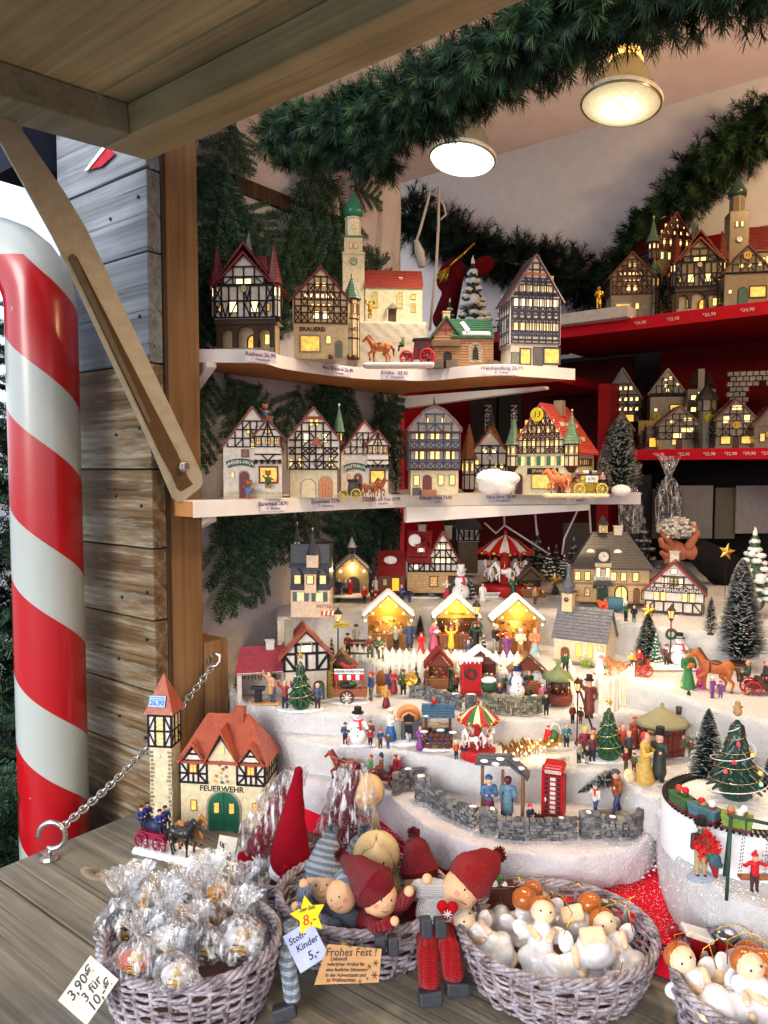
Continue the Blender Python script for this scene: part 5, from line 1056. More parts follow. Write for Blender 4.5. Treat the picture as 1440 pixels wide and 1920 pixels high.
def snowman(par,h,hatc=BLACK,scarf=RED,x=0,y=0,z=0,arm=None,band=None):
 u=h;W_=SNOWP;pr=[('e',(0,0,.22*u),(.25*u,.24*u,.24*u),W_),('e',(0,0,.52*u),(.185*u,.18*u,.18*u),W_),('e',(0,0,.76*u),(.13*u,.13*u,.12*u),W_),('e',(0,0,.65*u),(.14*u,.14*u,.035*u),scarf),('c',(.06*u,-.14*u,.63*u),(.08*u,-.19*u,.46*u),.035*u,.04*u,scarf),('c',(0,-.12*u,.76*u),(.0,-.2*u,.75*u),.022*u,.008*u,ORNG)]
 for s in(-1,1):pr+=[('c',(s*.17*u,0,.58*u),(s*.26*u,-.05*u,.44*u),.05*u,.045*u,arm or W_),('c',(s*.045*u,-.115*u,.80*u),(s*.045*u,-.12*u,.80*u),.014*u,.014*u,BLACK)]
 for zz in(.5,.4,.3):pr.append(('c',(0,-(.19+(.5-zz)*.28)*u,zz*u),(0,-(.195+(.5-zz)*.28)*u,zz*u),.02*u,.02*u,BLACK))
 o=sculpt(pr,'snowman',par,44,.1);o.location=(x,y,z);mb=MB();mb.lathe([(.17*u,0),(.17*u,.02*u),(.10*u,.022*u),(.105*u,.16*u)],hatc,(0,0,.855*u),14,False)
 if band:mb.lathe([(.104*u,.025*u),(.106*u,.06*u)],band,(0,0,.855*u),14,False,cap=False)
 mb.build('hat',o);return o
BRG=[C(c,'foliage')for c in((26,62,46),(18,44,36),(38,84,60))];SNB=C((228,232,236),'white')
def brushtree(label,px,py,z,w,h,snow=.5,n=3000,star=None,balls=(),depth=None,group=None,dark=False,base=True,shape=1.5,cat='bottle brush tree',name='brush_tree'):
 if depth:p=at_d(px,880,depth);p.z=z
 else:p=at_z(px,py,z)
 t=thing(name,label,'tree',p,0,group);k=K(p);mb=MB();H_,r0=h*k,w*k/2;gm=BRG[:2]if dark else BRG
 mb.tube([(0,0,0),(0,0,H_*.97)],.6*k+.0004,BROWN,5);mb.build('trunk',t);mb=MB()
 for i in range(n):
  s=random.random()**.8;zz=H_*(.05+.95*s);r=r0*max(.04,(1-s)**(1/shape))*random.uniform(.82,1.08)*min(1,.55+s*6);a=random.uniform(0,6.283);d=Vector((math.cos(a),math.sin(a),random.uniform(.05,.5))).normalized()
  b=Vector((0,0,zz-.12*r))+d*r*random.uniform(.1,.45);e=Vector((0,0,zz-.12*r))+d*r;w_=d.cross(Vector((0,0,1))).normalized()*.00042*(1+w/90);m_=b.lerp(e,.66)
  mb.add([b-w_,b+w_,m_+w_,m_-w_],[(0,1,2,3)],random.choice(gm));sn=random.random()<snow;w2=w_*(2.2 if sn else .8)
  mb.add([m_-w_*(1.5 if sn else 1),m_+w_*(1.5 if sn else 1),e+w2,e-w2],[(0,1,2,3)],SNB if sn else random.choice(gm))
 mb.build('bristles',t)['kind']='stuff'
 if base:mb=MB();mb.lathe([(r0*.38,0),(r0*.36,3*k),(r0*.1,3.5*k)],C((90,60,40)),n=14);mb.build('base',t)
 if star:starmesh(t,k,star,H_+star*k*.35)
 for(s,a,c_)in balls:rr=r0*(1-s)*1.0;mb=MB();mb.ball((0,0,0),2.2*k,c_,8,6);o=mb.build('bauble',t);o.location=(rr*math.cos(a),rr*math.sin(a),H_*s)
 return t,k
def starmesh(t,k,r,z,m=None,x=0,y=0,tilt=0):
 mb=MB();po=[((r if i%2==0 else r*.42)*k*math.sin(i*math.pi/5),(r if i%2==0 else r*.42)*k*math.cos(i*math.pi/5))for i in range(10)]
 vs=[(a,0,b)for a,b in po]+[(0,-r*.22*k,0),(0,r*.22*k,0)];fs=[(i,(i+1)%10,10)for i in range(10)]+[((i+1)%10,i,11)for i in range(10)];mb.add(vs,fs,m or C((224,184,84),'gold',.4));o=mb.build('star',t);o.location=(x,y,z);o.rotation_euler=(0,tilt,0);return o
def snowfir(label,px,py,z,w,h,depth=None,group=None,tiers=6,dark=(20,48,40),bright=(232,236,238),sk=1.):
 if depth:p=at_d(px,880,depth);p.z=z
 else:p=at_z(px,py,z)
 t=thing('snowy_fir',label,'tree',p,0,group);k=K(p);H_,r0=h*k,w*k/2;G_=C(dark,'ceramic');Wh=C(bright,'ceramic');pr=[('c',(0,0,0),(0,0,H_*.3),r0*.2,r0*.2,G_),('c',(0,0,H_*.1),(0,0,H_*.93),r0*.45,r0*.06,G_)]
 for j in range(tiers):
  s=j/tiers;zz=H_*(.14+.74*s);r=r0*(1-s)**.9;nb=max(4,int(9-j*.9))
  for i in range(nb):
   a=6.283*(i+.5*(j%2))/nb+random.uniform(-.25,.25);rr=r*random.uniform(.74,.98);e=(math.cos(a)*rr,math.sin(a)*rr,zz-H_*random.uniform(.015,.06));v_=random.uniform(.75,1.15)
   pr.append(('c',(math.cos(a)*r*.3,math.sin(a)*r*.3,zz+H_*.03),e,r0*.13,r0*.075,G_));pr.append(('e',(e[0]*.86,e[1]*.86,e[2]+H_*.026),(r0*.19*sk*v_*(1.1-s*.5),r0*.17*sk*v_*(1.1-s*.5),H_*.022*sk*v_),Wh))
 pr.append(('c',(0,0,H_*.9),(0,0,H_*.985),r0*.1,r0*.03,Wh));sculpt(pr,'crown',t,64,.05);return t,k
def xmastree(label,px,py,z,w,h,tiers=5,people=(),base=None,star=9,lights=True,par=None,group=None,green=(28,72,46)):
 t,k=place('christmas_tree',label,px,py,z,'christmas tree',0,group);H_,r0=h*k,w*k/2;G_=C(green,'ceramic');pr=[('c',(0,0,0),(0,0,H_*.2),r0*.16,r0*.16,DKWOOD),('c',(0,0,H_*.14),(0,0,H_*.9),r0*.55,r0*.1,G_)]
 for j in range(tiers):
  s=j/tiers;zz=H_*(.17+.72*s);r=r0*(1-s*.86);nb=max(6,int(13-j*1.4))
  for i in range(nb):a=6.283*(i+.5*(j%2))/nb;pr.append(('c',(math.cos(a)*r*.35,math.sin(a)*r*.35,zz+H_*.07),(math.cos(a)*r*.9,math.sin(a)*r*.9,zz-H_*.035),r0*.14,r0*.045,G_))
 sculpt(pr,'crown',t,62,.05)
 if star:starmesh(t,k,star,H_+star*.4*k)
 n=100;mb=MB();pts=[]
 for i in range(n):s=i/n;a=s*tiers*.8*6.283;r=r0*(1-s*.86)*.92;pts.append((math.cos(a)*r,math.sin(a)*r,H_*(.16+.74*s)))
 mb.tube(pts,.7*k,C((214,200,150),'gold'),4);mb.build('garland',t)
 for i in range(3,n,7):mb=MB();mb.ball((0,0,0),1.7*k,random.choice([RED,GOLD,C((220,120,40)),WHITE]),7,5);o=mb.build('bauble',t);o.location=Vector(pts[i])*1.03
 if base:snowbase(t,k,*base)
 for a in people:a=dict(a);person(t,a.pop('h')*k,x=a.pop('x')*k,y=a.pop('y',0)*k,z=1*k,**a)
 return t,k
HOOF=P_(50,40,34)
def horse(par,h,m,mane,x=0,y=0,z=0,yaw=0,trot=1,sad=None,name='horse',ant=False):
 u=h;q=lambda a,b,c:(a*u,b*u,c*u);pr=[('e',q(.02,0,.56),(.31*u,.125*u,.135*u),m),('e',q(-.2,0,.58),(.13*u,.12*u,.14*u),m),('e',q(.22,0,.59),(.14*u,.125*u,.14*u),m),('c',q(-.25,0,.64),q(-.40,0,.86),.1*u,.065*u,m),('e',q(-.42,0,.9),(.08*u,.055*u,.06*u),m),('c',q(-.44,0,.89),q(-.57,0,.77),.055*u,.038*u,m)]
 for s in(-1,1):pr.append(('c',q(-.40,s*.035,.95),q(-.40,s*.04,1.0),.02*u,.008*u,m))
 if ant:
  for s in(-1,1):pr+=[('c',q(-.40,s*.03,.95),q(-.34,s*.12,1.12),.014*u,.01*u,TAN),('c',q(-.37,s*.07,1.03),q(-.43,s*.1,1.12),.012*u,.009*u,TAN)]
 pr+=[('c',q(-.22,0,.74),q(-.36,0,.97),.045*u,.035*u,mane),('c',q(.35,0,.62),q(.44,0,.50),.035*u,.045*u,mane),('c',q(.44,0,.50),q(.44,0,.28),.045*u,.02*u,mane)]
 for s,li in((-1,1),(1,0)):
  if li and trot:F1,F2,F3=q(-.24,s*.07,.46),q(-.38,s*.07,.36),q(-.33,s*.07,.18)
  else:F1,F2,F3=q(-.21,s*.07,.46),q(-.22,s*.07,.25),q(-.21,s*.07,.05)
  pr+=[('c',F1,F2,.06*u,.034*u,m),('c',F2,F3,.032*u,.024*u,m),('c',F3,(F3[0]-.015*u,F3[1],F3[2]-.03*u),.03*u,.034*u,HOOF)]
  o_=.06*trot*(1 if li else-1);B1,B2,B3,B4=q(.24,s*.07,.5),q(.17+o_,s*.07,.36),q(.28+o_,s*.07,.24),q(.24+o_,s*.07,.05)
  pr+=[('c',B1,B2,.085*u,.05*u,m),('c',B2,B3,.045*u,.03*u,m),('c',B3,B4,.028*u,.022*u,m),('c',B4,(B4[0]-.015*u,B4[1],B4[2]-.03*u),.03*u,.034*u,HOOF)]
 if sad:pr.append(('e',q(-.02,0,.68),(.12*u,.115*u,.05*u),sad));pr.append(('e',q(-.16,0,.6),(.03*u,.135*u,.155*u),sad))
 o=sculpt(pr,name,par,56,.1);o.location=(x,y,z);o.rotation_euler=(0,0,R(yaw));return o
def wheel(par,r,m,x,y,z,hubm=None,sp=8,w=None):
 mb=MB();w=w or r*.13;n=20;mb.tube([(r*math.cos(a),0,r*math.sin(a))for a in[6.283*i/n for i in range(n)]],w,m,6,closed=True)
 for i in range(sp):a=6.283*i/sp;mb.tube([(0,0,0),(r*.95*math.cos(a),0,r*.95*math.sin(a))],w*.55,hubm or m,4)
 mb.ball((0,0,0),(w*1.8,w*2,w*1.8),hubm or m,8,6);o=mb.build('wheel',par);o.location=(x,y,z);return o
def coach(t,k,x,body,wheelm,L=60,wr=11,top=None,open_=True,W_=20,z0=8,name='carriage',hubm=None,bh=16):
 mb=MB();po=[(x-L/2,z0+4),(x-L/2+6,z0),(x+L/2-8,z0),(x+L/2,z0+6),(x+L/2+3,z0+bh+4),(x+L/2-4,z0+bh+4),(x+L*.30,z0+bh*.55),(x-L*.02,z0+bh*.55),(x-L*.08,z0+bh),(x-L*.2,z0+bh),(x-L*.24,z0+bh*.5),(x-L*.42,z0+bh*.5)]
 if top is not None and not open_:po=[(x-L*.1,z0),(x+L*.42,z0),(x+L*.46,z0+bh*.6),(x+L*.40,z0+bh*2),(x-L*.08,z0+bh*2),(x-L*.12,z0+bh*.6),(x-L*.3,z0+bh*.6),(x-L*.5,z0+bh*.8),(x-L*.5,z0+bh*.5),(x-L*.3,z0)]
 mb.prism([(a*k,b*k)for a,b in po],-W_/2*k,W_/2*k,body);o=mb.build(name,t,.8*k)
 if top is not None:
  mb=MB();zt=z0+(bh*2 if not open_ else bh*1.9);mb.prism([((x-L*.16)*k,zt*k),((x+L*.48)*k,zt*k),((x+L*.44)*k,(zt+5)*k),((x-L*.1)*k,(zt+4)*k)],-W_*.58*k,W_*.58*k,top);mb.build('roof',o,.8*k)
  if not open_:mb=MB();mb.box(((x+L*.16)*k,-W_*.51*k,(z0+bh*1.35)*k),(L*.22*k,k,bh*.8*k),C((60,60,70),'ceramic'));mb.build('window',o)
 for xx in(x-L*.34,x+L*.34):
  for s in(-1,1):wheel(o,wr*k*(1 if xx>x else .88),wheelm,xx*k,s*(W_/2+2)*k,wr*(1 if xx>x else .88)*k,hubm)
 return o
def reins(t,k,pts,m=None):mb=MB();mb.tube([(a*k,b*k,c*k)for a,b,c in pts],.5*k,m or DKWOOD,4);mb.build('reins',t)
def lamppost(t,k,h,x=0,y=0,z=0,m=None,wreath=False,glow=None,name='lamp_post'):
 m=m or C((40,34,34));mb=MB();mb.lathe([(5*k,0),(5*k,3*k),(2.5*k,6*k),(1.4*k,12*k),(1.3*k,(h-30)*k),(4*k,(h-26)*k),(3*k,(h-24)*k)],m,n=8);mb.lathe([(4*k,0),(6.5*k,14*k)],glow or lit((255,220,140),.9),(0,0,(h-23)*k),6,False);mb.lathe([(9*k,0),(8*k,2*k),(2*k,9*k),(1*k,12*k)],m,(0,0,(h-9)*k),6,False)
 for i in range(6):a=6.283*i/6;mb.tube([(4.3*k*math.cos(a),4.3*k*math.sin(a),(h-23)*k),(6.9*k*math.cos(a),6.9*k*math.sin(a),(h-9)*k)],.6*k,m,4)
 o=mb.build(name,t);o.location=(x,y,z)
 if wreath:mb=MB();mb.tube([(9*k*math.cos(a),0,9*k*math.sin(a))for a in[6.283*i/16 for i in range(16)]],2.6*k,C((38,80,50)),6,closed=True);w_=mb.build('wreath',o);w_.location=(0,-2*k,(h*.52)*k);mb=MB();mb.prism([(-4*k,3*k),(4*k,-3*k),(4*k,3*k),(-4*k,-3*k)],-3*k,-1*k,RED);b_=mb.build('bow',o);b_.location=(0,-2*k,(h*.52+8)*k)
 return o
def hut(label,px,py,z,w,h,lit_=True,roofc=SNOWP,wall=None,sign=None,depth=30,inside=None,yaw=0,bulbs=7,counter=True,people=(),gable=None,name='market_hut',glow=.05):
 t,k=place(name,label,px,py,z,'market hut',yaw);W2=w/2;wall=wall or C((120,76,44));zc=h*.60;zr=h;mb=MB();g=gable or wall
 mb.box((0,depth*k,zc*.5*k),(w*.86*k,2*k,zc*k),wall);mb.box((-W2*.86*k,depth*.5*k,zc*.5*k),(2*k,depth*k,zc*k),wall);mb.box((W2*.86*k,depth*.5*k,zc*.5*k),(2*k,depth*k,zc*k),wall);mb.box((0,depth*.5*k,k),(w*.86*k,depth*k,2*k),wall);mb.build('wall',t)
 mb=MB();mb.prism([(-W2*.92*k,zc*k),(W2*.92*k,zc*k),(0,zr*.97*k)],0,2*k,g);mb.build('gable',t)
 if counter:
  mb=MB();mb.box((0,2*k,zc*.22*k),(w*.84*k,6*k,zc*.44*k),wall);mb.box((0,0,zc*.46*k),(w*.9*k,10*k,2*k),C((150,104,62)))
  for i in range(9):mb.box(((i-4)*w*.09*k,-1.4*k,zc*.22*k),(w*.075*k,k,zc*.42*k),C((134,88,52)))
  mb.build('counter',t)
  mb=MB()
  for i in range(14):mb.ball(((i-6.5)*w*.058*k,random.uniform(-2,2)*k,(zc*.46+3)*k),2.1*k,random.choice([RED,GREEN,GOLD,TAN,WHITE,TEAL]),7,5)
  for i in range(10):mb.ball(((i-4.5)*w*.07*k,(depth-3)*k,(zc*random.uniform(.55,.85))*k),2.4*k,random.choice([RED,GREEN,GOLD,TAN,BROWN]),7,5)
  o=mb.build('wares',t);o['kind']='stuff'
 for s in(-1,1):
  mb=MB();mb.solid([(s*(W2+6)*k,-7*k,(zc-4)*k),(0,-7*k,zr*k),(0,(depth+4)*k,zr*k),(s*(W2+6)*k,(depth+4)*k,(zc-4)*k)],(0,0,3*k),C((104,70,46)));mb.build('roof_board',t)
  if roofc is not None:
   x1,z1=s*(W2+5)*k,(zc-1)*k;pr=[('b',((s*(W2+4)/2)*k,(depth/2-2)*k,((zc+zr)/2+3)*k),(math.hypot(W2+6,zr-zc+4)/2*k,(depth/2+7)*k,3.0*k),2.4*k,(0,s*math.atan2(zr-zc+4,W2+6),0),roofc)];sculpt(pr,'snow' if roofc is SNOWP else 'thatch',t,40,.1,(.0007,.003))
 if lit_:
  for i in range(bulbs):
   s=(i-(bulbs-1)/2)/((bulbs-1)/2);mb=MB();mb.ball((0,0,0),1.9*k,HOT,8,6);o=mb.build('bulb',t);o.location=(s*W2*.98*k,-8*k,(zr-8-abs(s)*(zr-zc)*.98)*k)
  ld=bpy.data.lights.new('hut_light','POINT');ld.energy=glow;ld.color=(1,.68,.25);ld.shadow_soft_size=.003;lo=bpy.data.objects.new('hut_light',ld);col.objects.link(lo);lo.parent=t;lo.location=(0,depth*.45*k,zc*.82*k)
  ld2=bpy.data.lights.new('gable_light','POINT');ld2.energy=glow*.7;ld2.color=(1,.66,.25);ld2.shadow_soft_size=.003;lo=bpy.data.objects.new('gable_light',ld2);col.objects.link(lo);lo.parent=t;lo.location=(0,-13*k,zr*.76*k)
 if sign:text(sign,h*.085*k,C((120,70,20)),t,(0,-1.5*k,(zc+(zr-zc)*.22)*k),depth=.3*k)
 for a in people:a=dict(a);person(t,a.pop('h')*k,x=a.pop('x')*k,y=a.pop('y',-6)*k,z=1*k,**a)
 return t,k
def stonewall(label,pts,z,h,th=9,m=((108,108,110),(84,86,90),(128,126,124)),snow=.3,name='stone_wall'):
 P=[at_z(x,y,z)for x,y in pts];path=resample(P,max(12,int(sum((b-a).length for a,b in zip(P,P[1:]))/.0035)));t=thing(name,label,'wall',path[len(path)//2]);o0=path[len(path)//2];k=K(o0);rows=max(2,round(h/6));cs=[C(c,'matte')for c in m];mb=MB()
 for r in range(rows):
  i=random.random()*1
  while i<len(path)-1.2:
   j=int(i);p=path[j]-o0;d=(path[min(j+1,len(path)-1)]-path[max(j-1,0)]).normalized();yw=math.atan2(d.y,d.x);w=random.uniform(.0045,.0085)
   hh=h*k/rows;mb.box((p.x,p.y,(r+.5)*hh+random.uniform(-.15,.15)*hh),(w,th*k*random.uniform(.85,1.1),hh*random.uniform(.85,1.1)),random.choice(cs),(random.uniform(-.12,.12),random.uniform(-.12,.12),yw+random.uniform(-.1,.1)));i+=w/.0037
 o=mb.build('stonework',t,.0006);o['kind']='stuff'
 for q in range(max(1,int(len(path)*snow/8))):
  j=random.randrange(2,len(path)-2)if len(path)>5 else 1;p=path[j]-o0;d=path[j+1]-path[j-1];sculpt([('e',(0,0,0),(random.uniform(5,9)*k,th*.4*k,1.8*k),SNOWP)],'snow_cap',t,18,.1).location=(p.x,p.y,h*k)
 return t,k
def picket(label,pts,z,h,w=8,gap=12.5,name='picket_fence'):
 P=[at_z(x,y,z)for x,y in pts];L=sum((b-a).length for a,b in zip(P,P[1:]));k=K(P[0]);n=int(L/(gap*k))+1;path=resample(P,n);t=thing(name,label,'fence',path[0]);o0=path[0];mb=MB();me=None
 for zz in(.28,.72):mb.tube([p-o0+Vector((0,.002,h*zz*k))for p in path],1.3*k,WHITE,4)
 mb.build('rail',t);mb=MB();mb.prism([(-w/2*k,0),(w/2*k,0),(w/2*k,h*.84*k),(0,h*k),(-w/2*k,h*.84*k)],-.8*k,.8*k,C((240,238,226),'white'));pk=mb.build('picket',t,.3*k);me=pk.data
 for i,p in enumerate(path):
  d=path[min(i+1,n-1)]-path[max(i-1,0)];o=pk if i==0 else link('picket',me,t)
  if i:b=o.modifiers.new('bevel','BEVEL');b.width=.3*k;b.limit_method='ANGLE'
  o.location=p-o0;o.rotation_euler=(random.uniform(-.03,.03),random.uniform(-.03,.03),math.atan2(d.y,d.x))
 return t,k
def fairy(label,pts,n,e=.006,w=.0005,lights=2):
 path=resample(pts,n*4);t=thing('string_lights',label,'string lights',path[0]);mb=MB();mb.tube([p-path[0]+Vector((0,0,.0015*math.sin(i)))for i,p in enumerate(path)],w,C((200,205,190)),4);mb.build('wire',t);mb=MB();mb.ball((0,0,0),(.0014,.0014,.002),HOT,7,5);b=mb.build('bulb',t)
 for i in range(n):o=b if i==0 else link('bulb',b.data,t);o.location=path[i*4+1]-path[0]+Vector((0,-.001,.001))
 for i in range(lights):ld=bpy.data.lights.new('string_light','POINT');ld.energy=e*3;ld.color=(1,.72,.38);ld.shadow_soft_size=.01;lo=bpy.data.objects.new('string_light',ld);col.objects.link(lo);lo.parent=t;lo.location=path[int((i+.5)/lights*len(path))]-path[0]+Vector((0,-.012,.012))
 return t
def carousel(label,px,py,z,w,h,roofs,base,depth_hint=None,horses=6,light=False):
 t,k=place('carousel',label,px,py,z,'carousel');r=w/2;mb=MB();mb.lathe([(r*.92*k,0),(r*k,2*k),(r*.96*k,h*.10*k),(r*k,h*.13*k),(r*k,h*.16*k),(r*.2*k,h*.165*k)],base,n=28);mb.build('base',t)
 mb=MB();mb.lathe([(r*.2*k,h*.16*k),(r*.22*k,h*.66*k)],roofs[0],n=10,sm=False);mb.build('column',t)
 n=16;ze=h*.68;za=h*.93;mb=MB()
 for i in range(n):
  a0,a1=6.283*i/n,6.283*(i+1)/n;A=Vector((r*1.08*k*math.cos(a0),r*1.08*k*math.sin(a0),ze*k));B_=Vector((r*1.08*k*math.cos(a1),r*1.08*k*math.sin(a1),ze*k));M0=A*.5;M0.z=(ze+(za-ze)*.62)*k;M1=B_*.5;M1.z=M0.z;T=Vector((0,0,za*k));m_=roofs[i%len(roofs)];mb.add([A,B_,M1,M0,T],[(0,1,2,3),(3,2,4)],m_);mb.add([A,B_,(0,0,ze*k)],[(2,1,0)],roofs[0])
 mb.build('canopy',t);mb=MB();mb.ball((0,0,(za+3)*k),3.4*k,roofs[0],10,8);mb.lathe([(2*k,za*k),(1*k,(za+9)*k)],roofs[0],n=8);mb.build('finial',t)
 mb=MB()
 for i in range(n*2):
  a=6.283*i/(n*2);mb.ball((r*1.09*k*math.cos(a),r*1.09*k*math.sin(a),(ze-(1 if i%2 else 2.5))*k),(r*.11*k,r*.11*k,3.6*k),[GOLD,roofs[0],base][i%3],7,5)
 mb.build('valance',t)
 for i in range(horses):
  a=6.283*(i+.3)/horses;x,y=r*.72*k*math.cos(a),r*.72*k*math.sin(a);mb=MB();mb.tube([(x,y,h*.16*k),(x,y,ze*k)],.8*k,GOLD,6);mb.build('pole',t)
  if i==0:ho=horse(t,h*.34*k,WHITE,C((200,180,160)),sad=RED);hm=ho.data
  else:ho=link('horse',hm,t)
  ho.location=(x,y,h*.2*k);ho.rotation_euler=(0,0,a+R(90))
 return t,k
random.seed(33)
def HZ(name,label,px,py,z,*a,**kw):return House(name,label,px,z,at_z(px,py,z).y,*a,**kw)
# ---- topmost step
H=HZ('hotel','tall blue grey slate roofed hotel with green shutters at the left of the topmost step',580,1158,Z5,74,50,52,92,-4,lower=C((226,196,170),'ceramic'),upper=C((226,196,170),'ceramic'),split=1,jet=0,gable=None,roof=SLATE,tile=6,win=YW);k=H.k
H.rm.tiles((-38*k,-4*k,54*k),(40*k,-4*k,54*k),(36*k,6*k,94*k),(-34*k,6*k,94*k),8,12,k*1.2,SLATE);H.wm.box((0,26*k,96*k),(74*k,50*k,88*k),SLATE);H.rm.tiles((-40*k,-1*k,97*k),(42*k,-1*k,97*k),(38*k,14*k,134*k),(-34*k,14*k,134*k),8,12,k*1.2,SLATE);H.rm.box((0,8*k,96*k),(80*k,20*k,4*k),GRYB)
H.wm.box((2*k,-2*k,66*k),(22*k,14*k,36*k),C((226,196,170),'ceramic'));H.rm.box((2*k,-3*k,88*k),(28*k,16*k,5*k),SLATE);H.wm.box((6*k,0,108*k),(22*k,18*k,24*k),C((226,196,170),'ceramic'));H.spire(6,0,26,120,46,8,SLATE,1,tip=WHITE);H.spire(-26,14,11,140,36,6,SLATE,tip=WHITE);H.wm.box((-26*k,14*k,134*k),(11*k,11*k,16*k),CWHT)
H.win([(-22,74),(26,74),(2,74)],11,15,YW,SLATE,side=-9);H.rm.prism([(-31*k,82*k),(-13*k,82*k),(-22*k,94*k)],-10*k,4*k,SLATE);H.rm.prism([(17*k,82*k),(35*k,82*k),(26*k,94*k)],-10*k,4*k,SLATE)
H.win([(-18,40),(18,40)],11,14,YW,CWHT,mull='+');
for x in(-29,-7,7,29):H.box(x-4,x+4,-2,0,31,49,C((76,104,92),'ceramic'),'shutter')
H.sign('HOTEL',26,22,9,C((90,50,50),'ceramic'));mb=MB()
for i in range(6):mb.box(((24+i*4)*k,-6*k,10*k),(4*k,12*k,1.5*k),WHITE if i%2 else C((200,80,60)),(.5,0,0))
mb.build('awning',H.t);H.done()
t,k=place('blue_tarp','folded dark blue roof piece lying beside the slate hotel',520,1150,Z5-.02,'roof piece');mb=MB();mb.solid([(-22*k,0,0),(18*k,0,-2*k),(22*k,0,26*k),(-4*k,6*k,30*k)],(0,26*k,4*k),C((34,44,78)));mb.build('board',t,k)
# chapel
H=HZ('chapel','small grotto chapel with snowy dark roof and glowing arch beside the hotel',660,1116,Z5+.012,62,34,46,28,4,lower=C((150,130,96),'ceramic'),upper=C((150,130,96),'ceramic'),split=1,jet=0,roof=C((82,78,80),'ceramic'),timber=DKWOOD,over=6,win=YW);k=H.k
H.door(2,0,24,36,C((54,36,28),'ceramic'),frame=CSTN);H.wm.box((0,14*k,80*k),(14*k,14*k,20*k),C((70,66,68)));H.rm.lathe([(10*k,90*k),(8*k,92*k),(.4*k,110*k)],SNOWP,(0,14*k,0),10);H.bar(0,76,0,88,5,side=6,m=BLACK)
for x,z in((-22,46),(22,46),(0,60)):mb=MB();mb.ball((0,0,0),2.2*k,HOT,8,6);o=mb.build('bulb',H.t);o.location=(x*k,-4*k,z*k)
ld=bpy.data.lights.new('chapel_light','POINT');ld.energy=.04;ld.color=(1,.7,.28);ld.shadow_soft_size=.003;lo=bpy.data.objects.new('chapel_light',ld);col.objects.link(lo);lo.parent=H.t;lo.location=(0,-9*k,50*k)
person(H.t,34*k,NAVY,x=-26*k,y=-8*k,long=True);person(H.t,32*k,TEAL,x=-14*k,y=-10*k,arms='front');person(H.t,32*k,RED,dress=RED,x=-5*k,y=-9*k)
for s in(-1,1):sculpt([('b',(s*16*k,16*k,64*k),(20*k,20*k,2.4*k),2*k,(0,s*.72,0),SNOWP)],'snow',H.t,36,.1,(.0008,.004))
snowbase(H.t,k,48,26,4);H.done()
snowfir('small snow dusted fir beside the chapel door',682,1116,Z5,18,36,tiers=4)
# tavern
H=HZ('tavern','stone tavern with red roofs and timbered gable behind the snowman',812,1112,Z5+.012,96,50,40,0,-3,lower=C((168,140,98),'ceramic'),upper=CWHT,split=1,jet=0,roof=C((140,40,44),'ceramic'),over=4,tile=6,win=YW);k=H.k
H.wm.box((0,26*k,54*k),(92*k,52*k,28*k),CWHT);H.wm.prism([(-6*k,68*k),(44*k,68*k),(19*k,112*k)],-3*k,54*k,CWHT);H.roof_front(-6*k,44*k,-3*k,54*k,68*k,114*k,ov=6*k);H.rm.tiles((-50*k,-6*k,60*k),(-4*k,-6*k,60*k),(0,24*k,116*k),(-46*k,24*k,116*k),10,9,k*1.2,H.roofm);H.rm.prism([(-5*k,58*k),(25*k,116*k),(30*k,116*k),(30*k,58*k)],-48*k,-2*k,H.roofm,'x')
for b in((-46,42,46,42),(-46,56,46,56),(-46,68,46,68),(-6,82,42,82),(4,96,34,96)):H.bar(*b,3,side=-2)
for x in(-46,-36,-26,-16,-6,4,14,24,34,46):H.bar(x,42,x,68,2.6,side=-2)
for b in((4,68,4,84),(14,68,14,98),(24,68,24,98),(34,68,34,84),(-46,56,-36,42),(-6,56,4,42),(34,68,46,56),(4,68,14,82),(34,68,24,82),(-26,42,-16,56)):H.bar(*b,2.4,side=-2)
H.win([(-31,50),(19,62),(9,62),(30,62),(14,88),(22,88)],7,8,HOTW,side=-2.6);H.win([(2,22)],13,18,SCENE,DKWOOD);H.door(38,0,16,32,DKWOOD,arch=False);H.stones(-48,48,2,40,C((186,154,106),'ceramic'),big=5)
H.wm.box((-22*k,-2*k,84*k),(14*k,14*k,12*k),CWHT);H.rm.box((-22*k,-2*k,92*k),(22*k,22*k,4*k),H.roofm,(.4,0,0));H.win([(-22,84)],8,8,HOTW,side=-9.5);sculpt([('e',(-34*k,-1*k,100*k),(12*k,4*k,12*k),SNOWP)],'snow',H.t,20,.1);H.chimney(-20,30,14,112,126,CSTN);H.chimney(30,30,13,100,124,CSTN)
H.wm.box((-78*k,20*k,18*k),(50*k,36*k,36*k),C((120,60,46),'ceramic'));H.rm.tiles((-106*k,-4*k,34*k),(-50*k,-4*k,34*k),(-52*k,22*k,78*k),(-100*k,22*k,78*k),9,9,k*1.2,H.roofm);H.rm.prism([(-4*k,32*k),(22*k,76*k),(40*k,32*k)],-104*k,-51*k,H.roofm,'x');H.win([(-70,16)],13,24,E((255,150,30),.9,'amber window'),DKWOOD,side=0);H.win([(-90,20)],7,12,CWALL,DKWOOD,side=0);sculpt([('e',(-80*k,2*k,62*k),(13*k,5*k,8*k),SNOWP)],'snow',H.t,20,.1)
H.done()
H=HZ('tower_house','dark slate roofed stone tower house between the tavern and the carousel',880,1075,Z5+.01,34,34,62,0,0,lower=C((120,104,84),'ceramic'),upper=CWHT,split=.99,jet=0,roof=SLATE,tile=6,win=DIMW);k=H.k;H.wm.box((0,17*k,72*k),(40*k,40*k,24*k),CWHT)
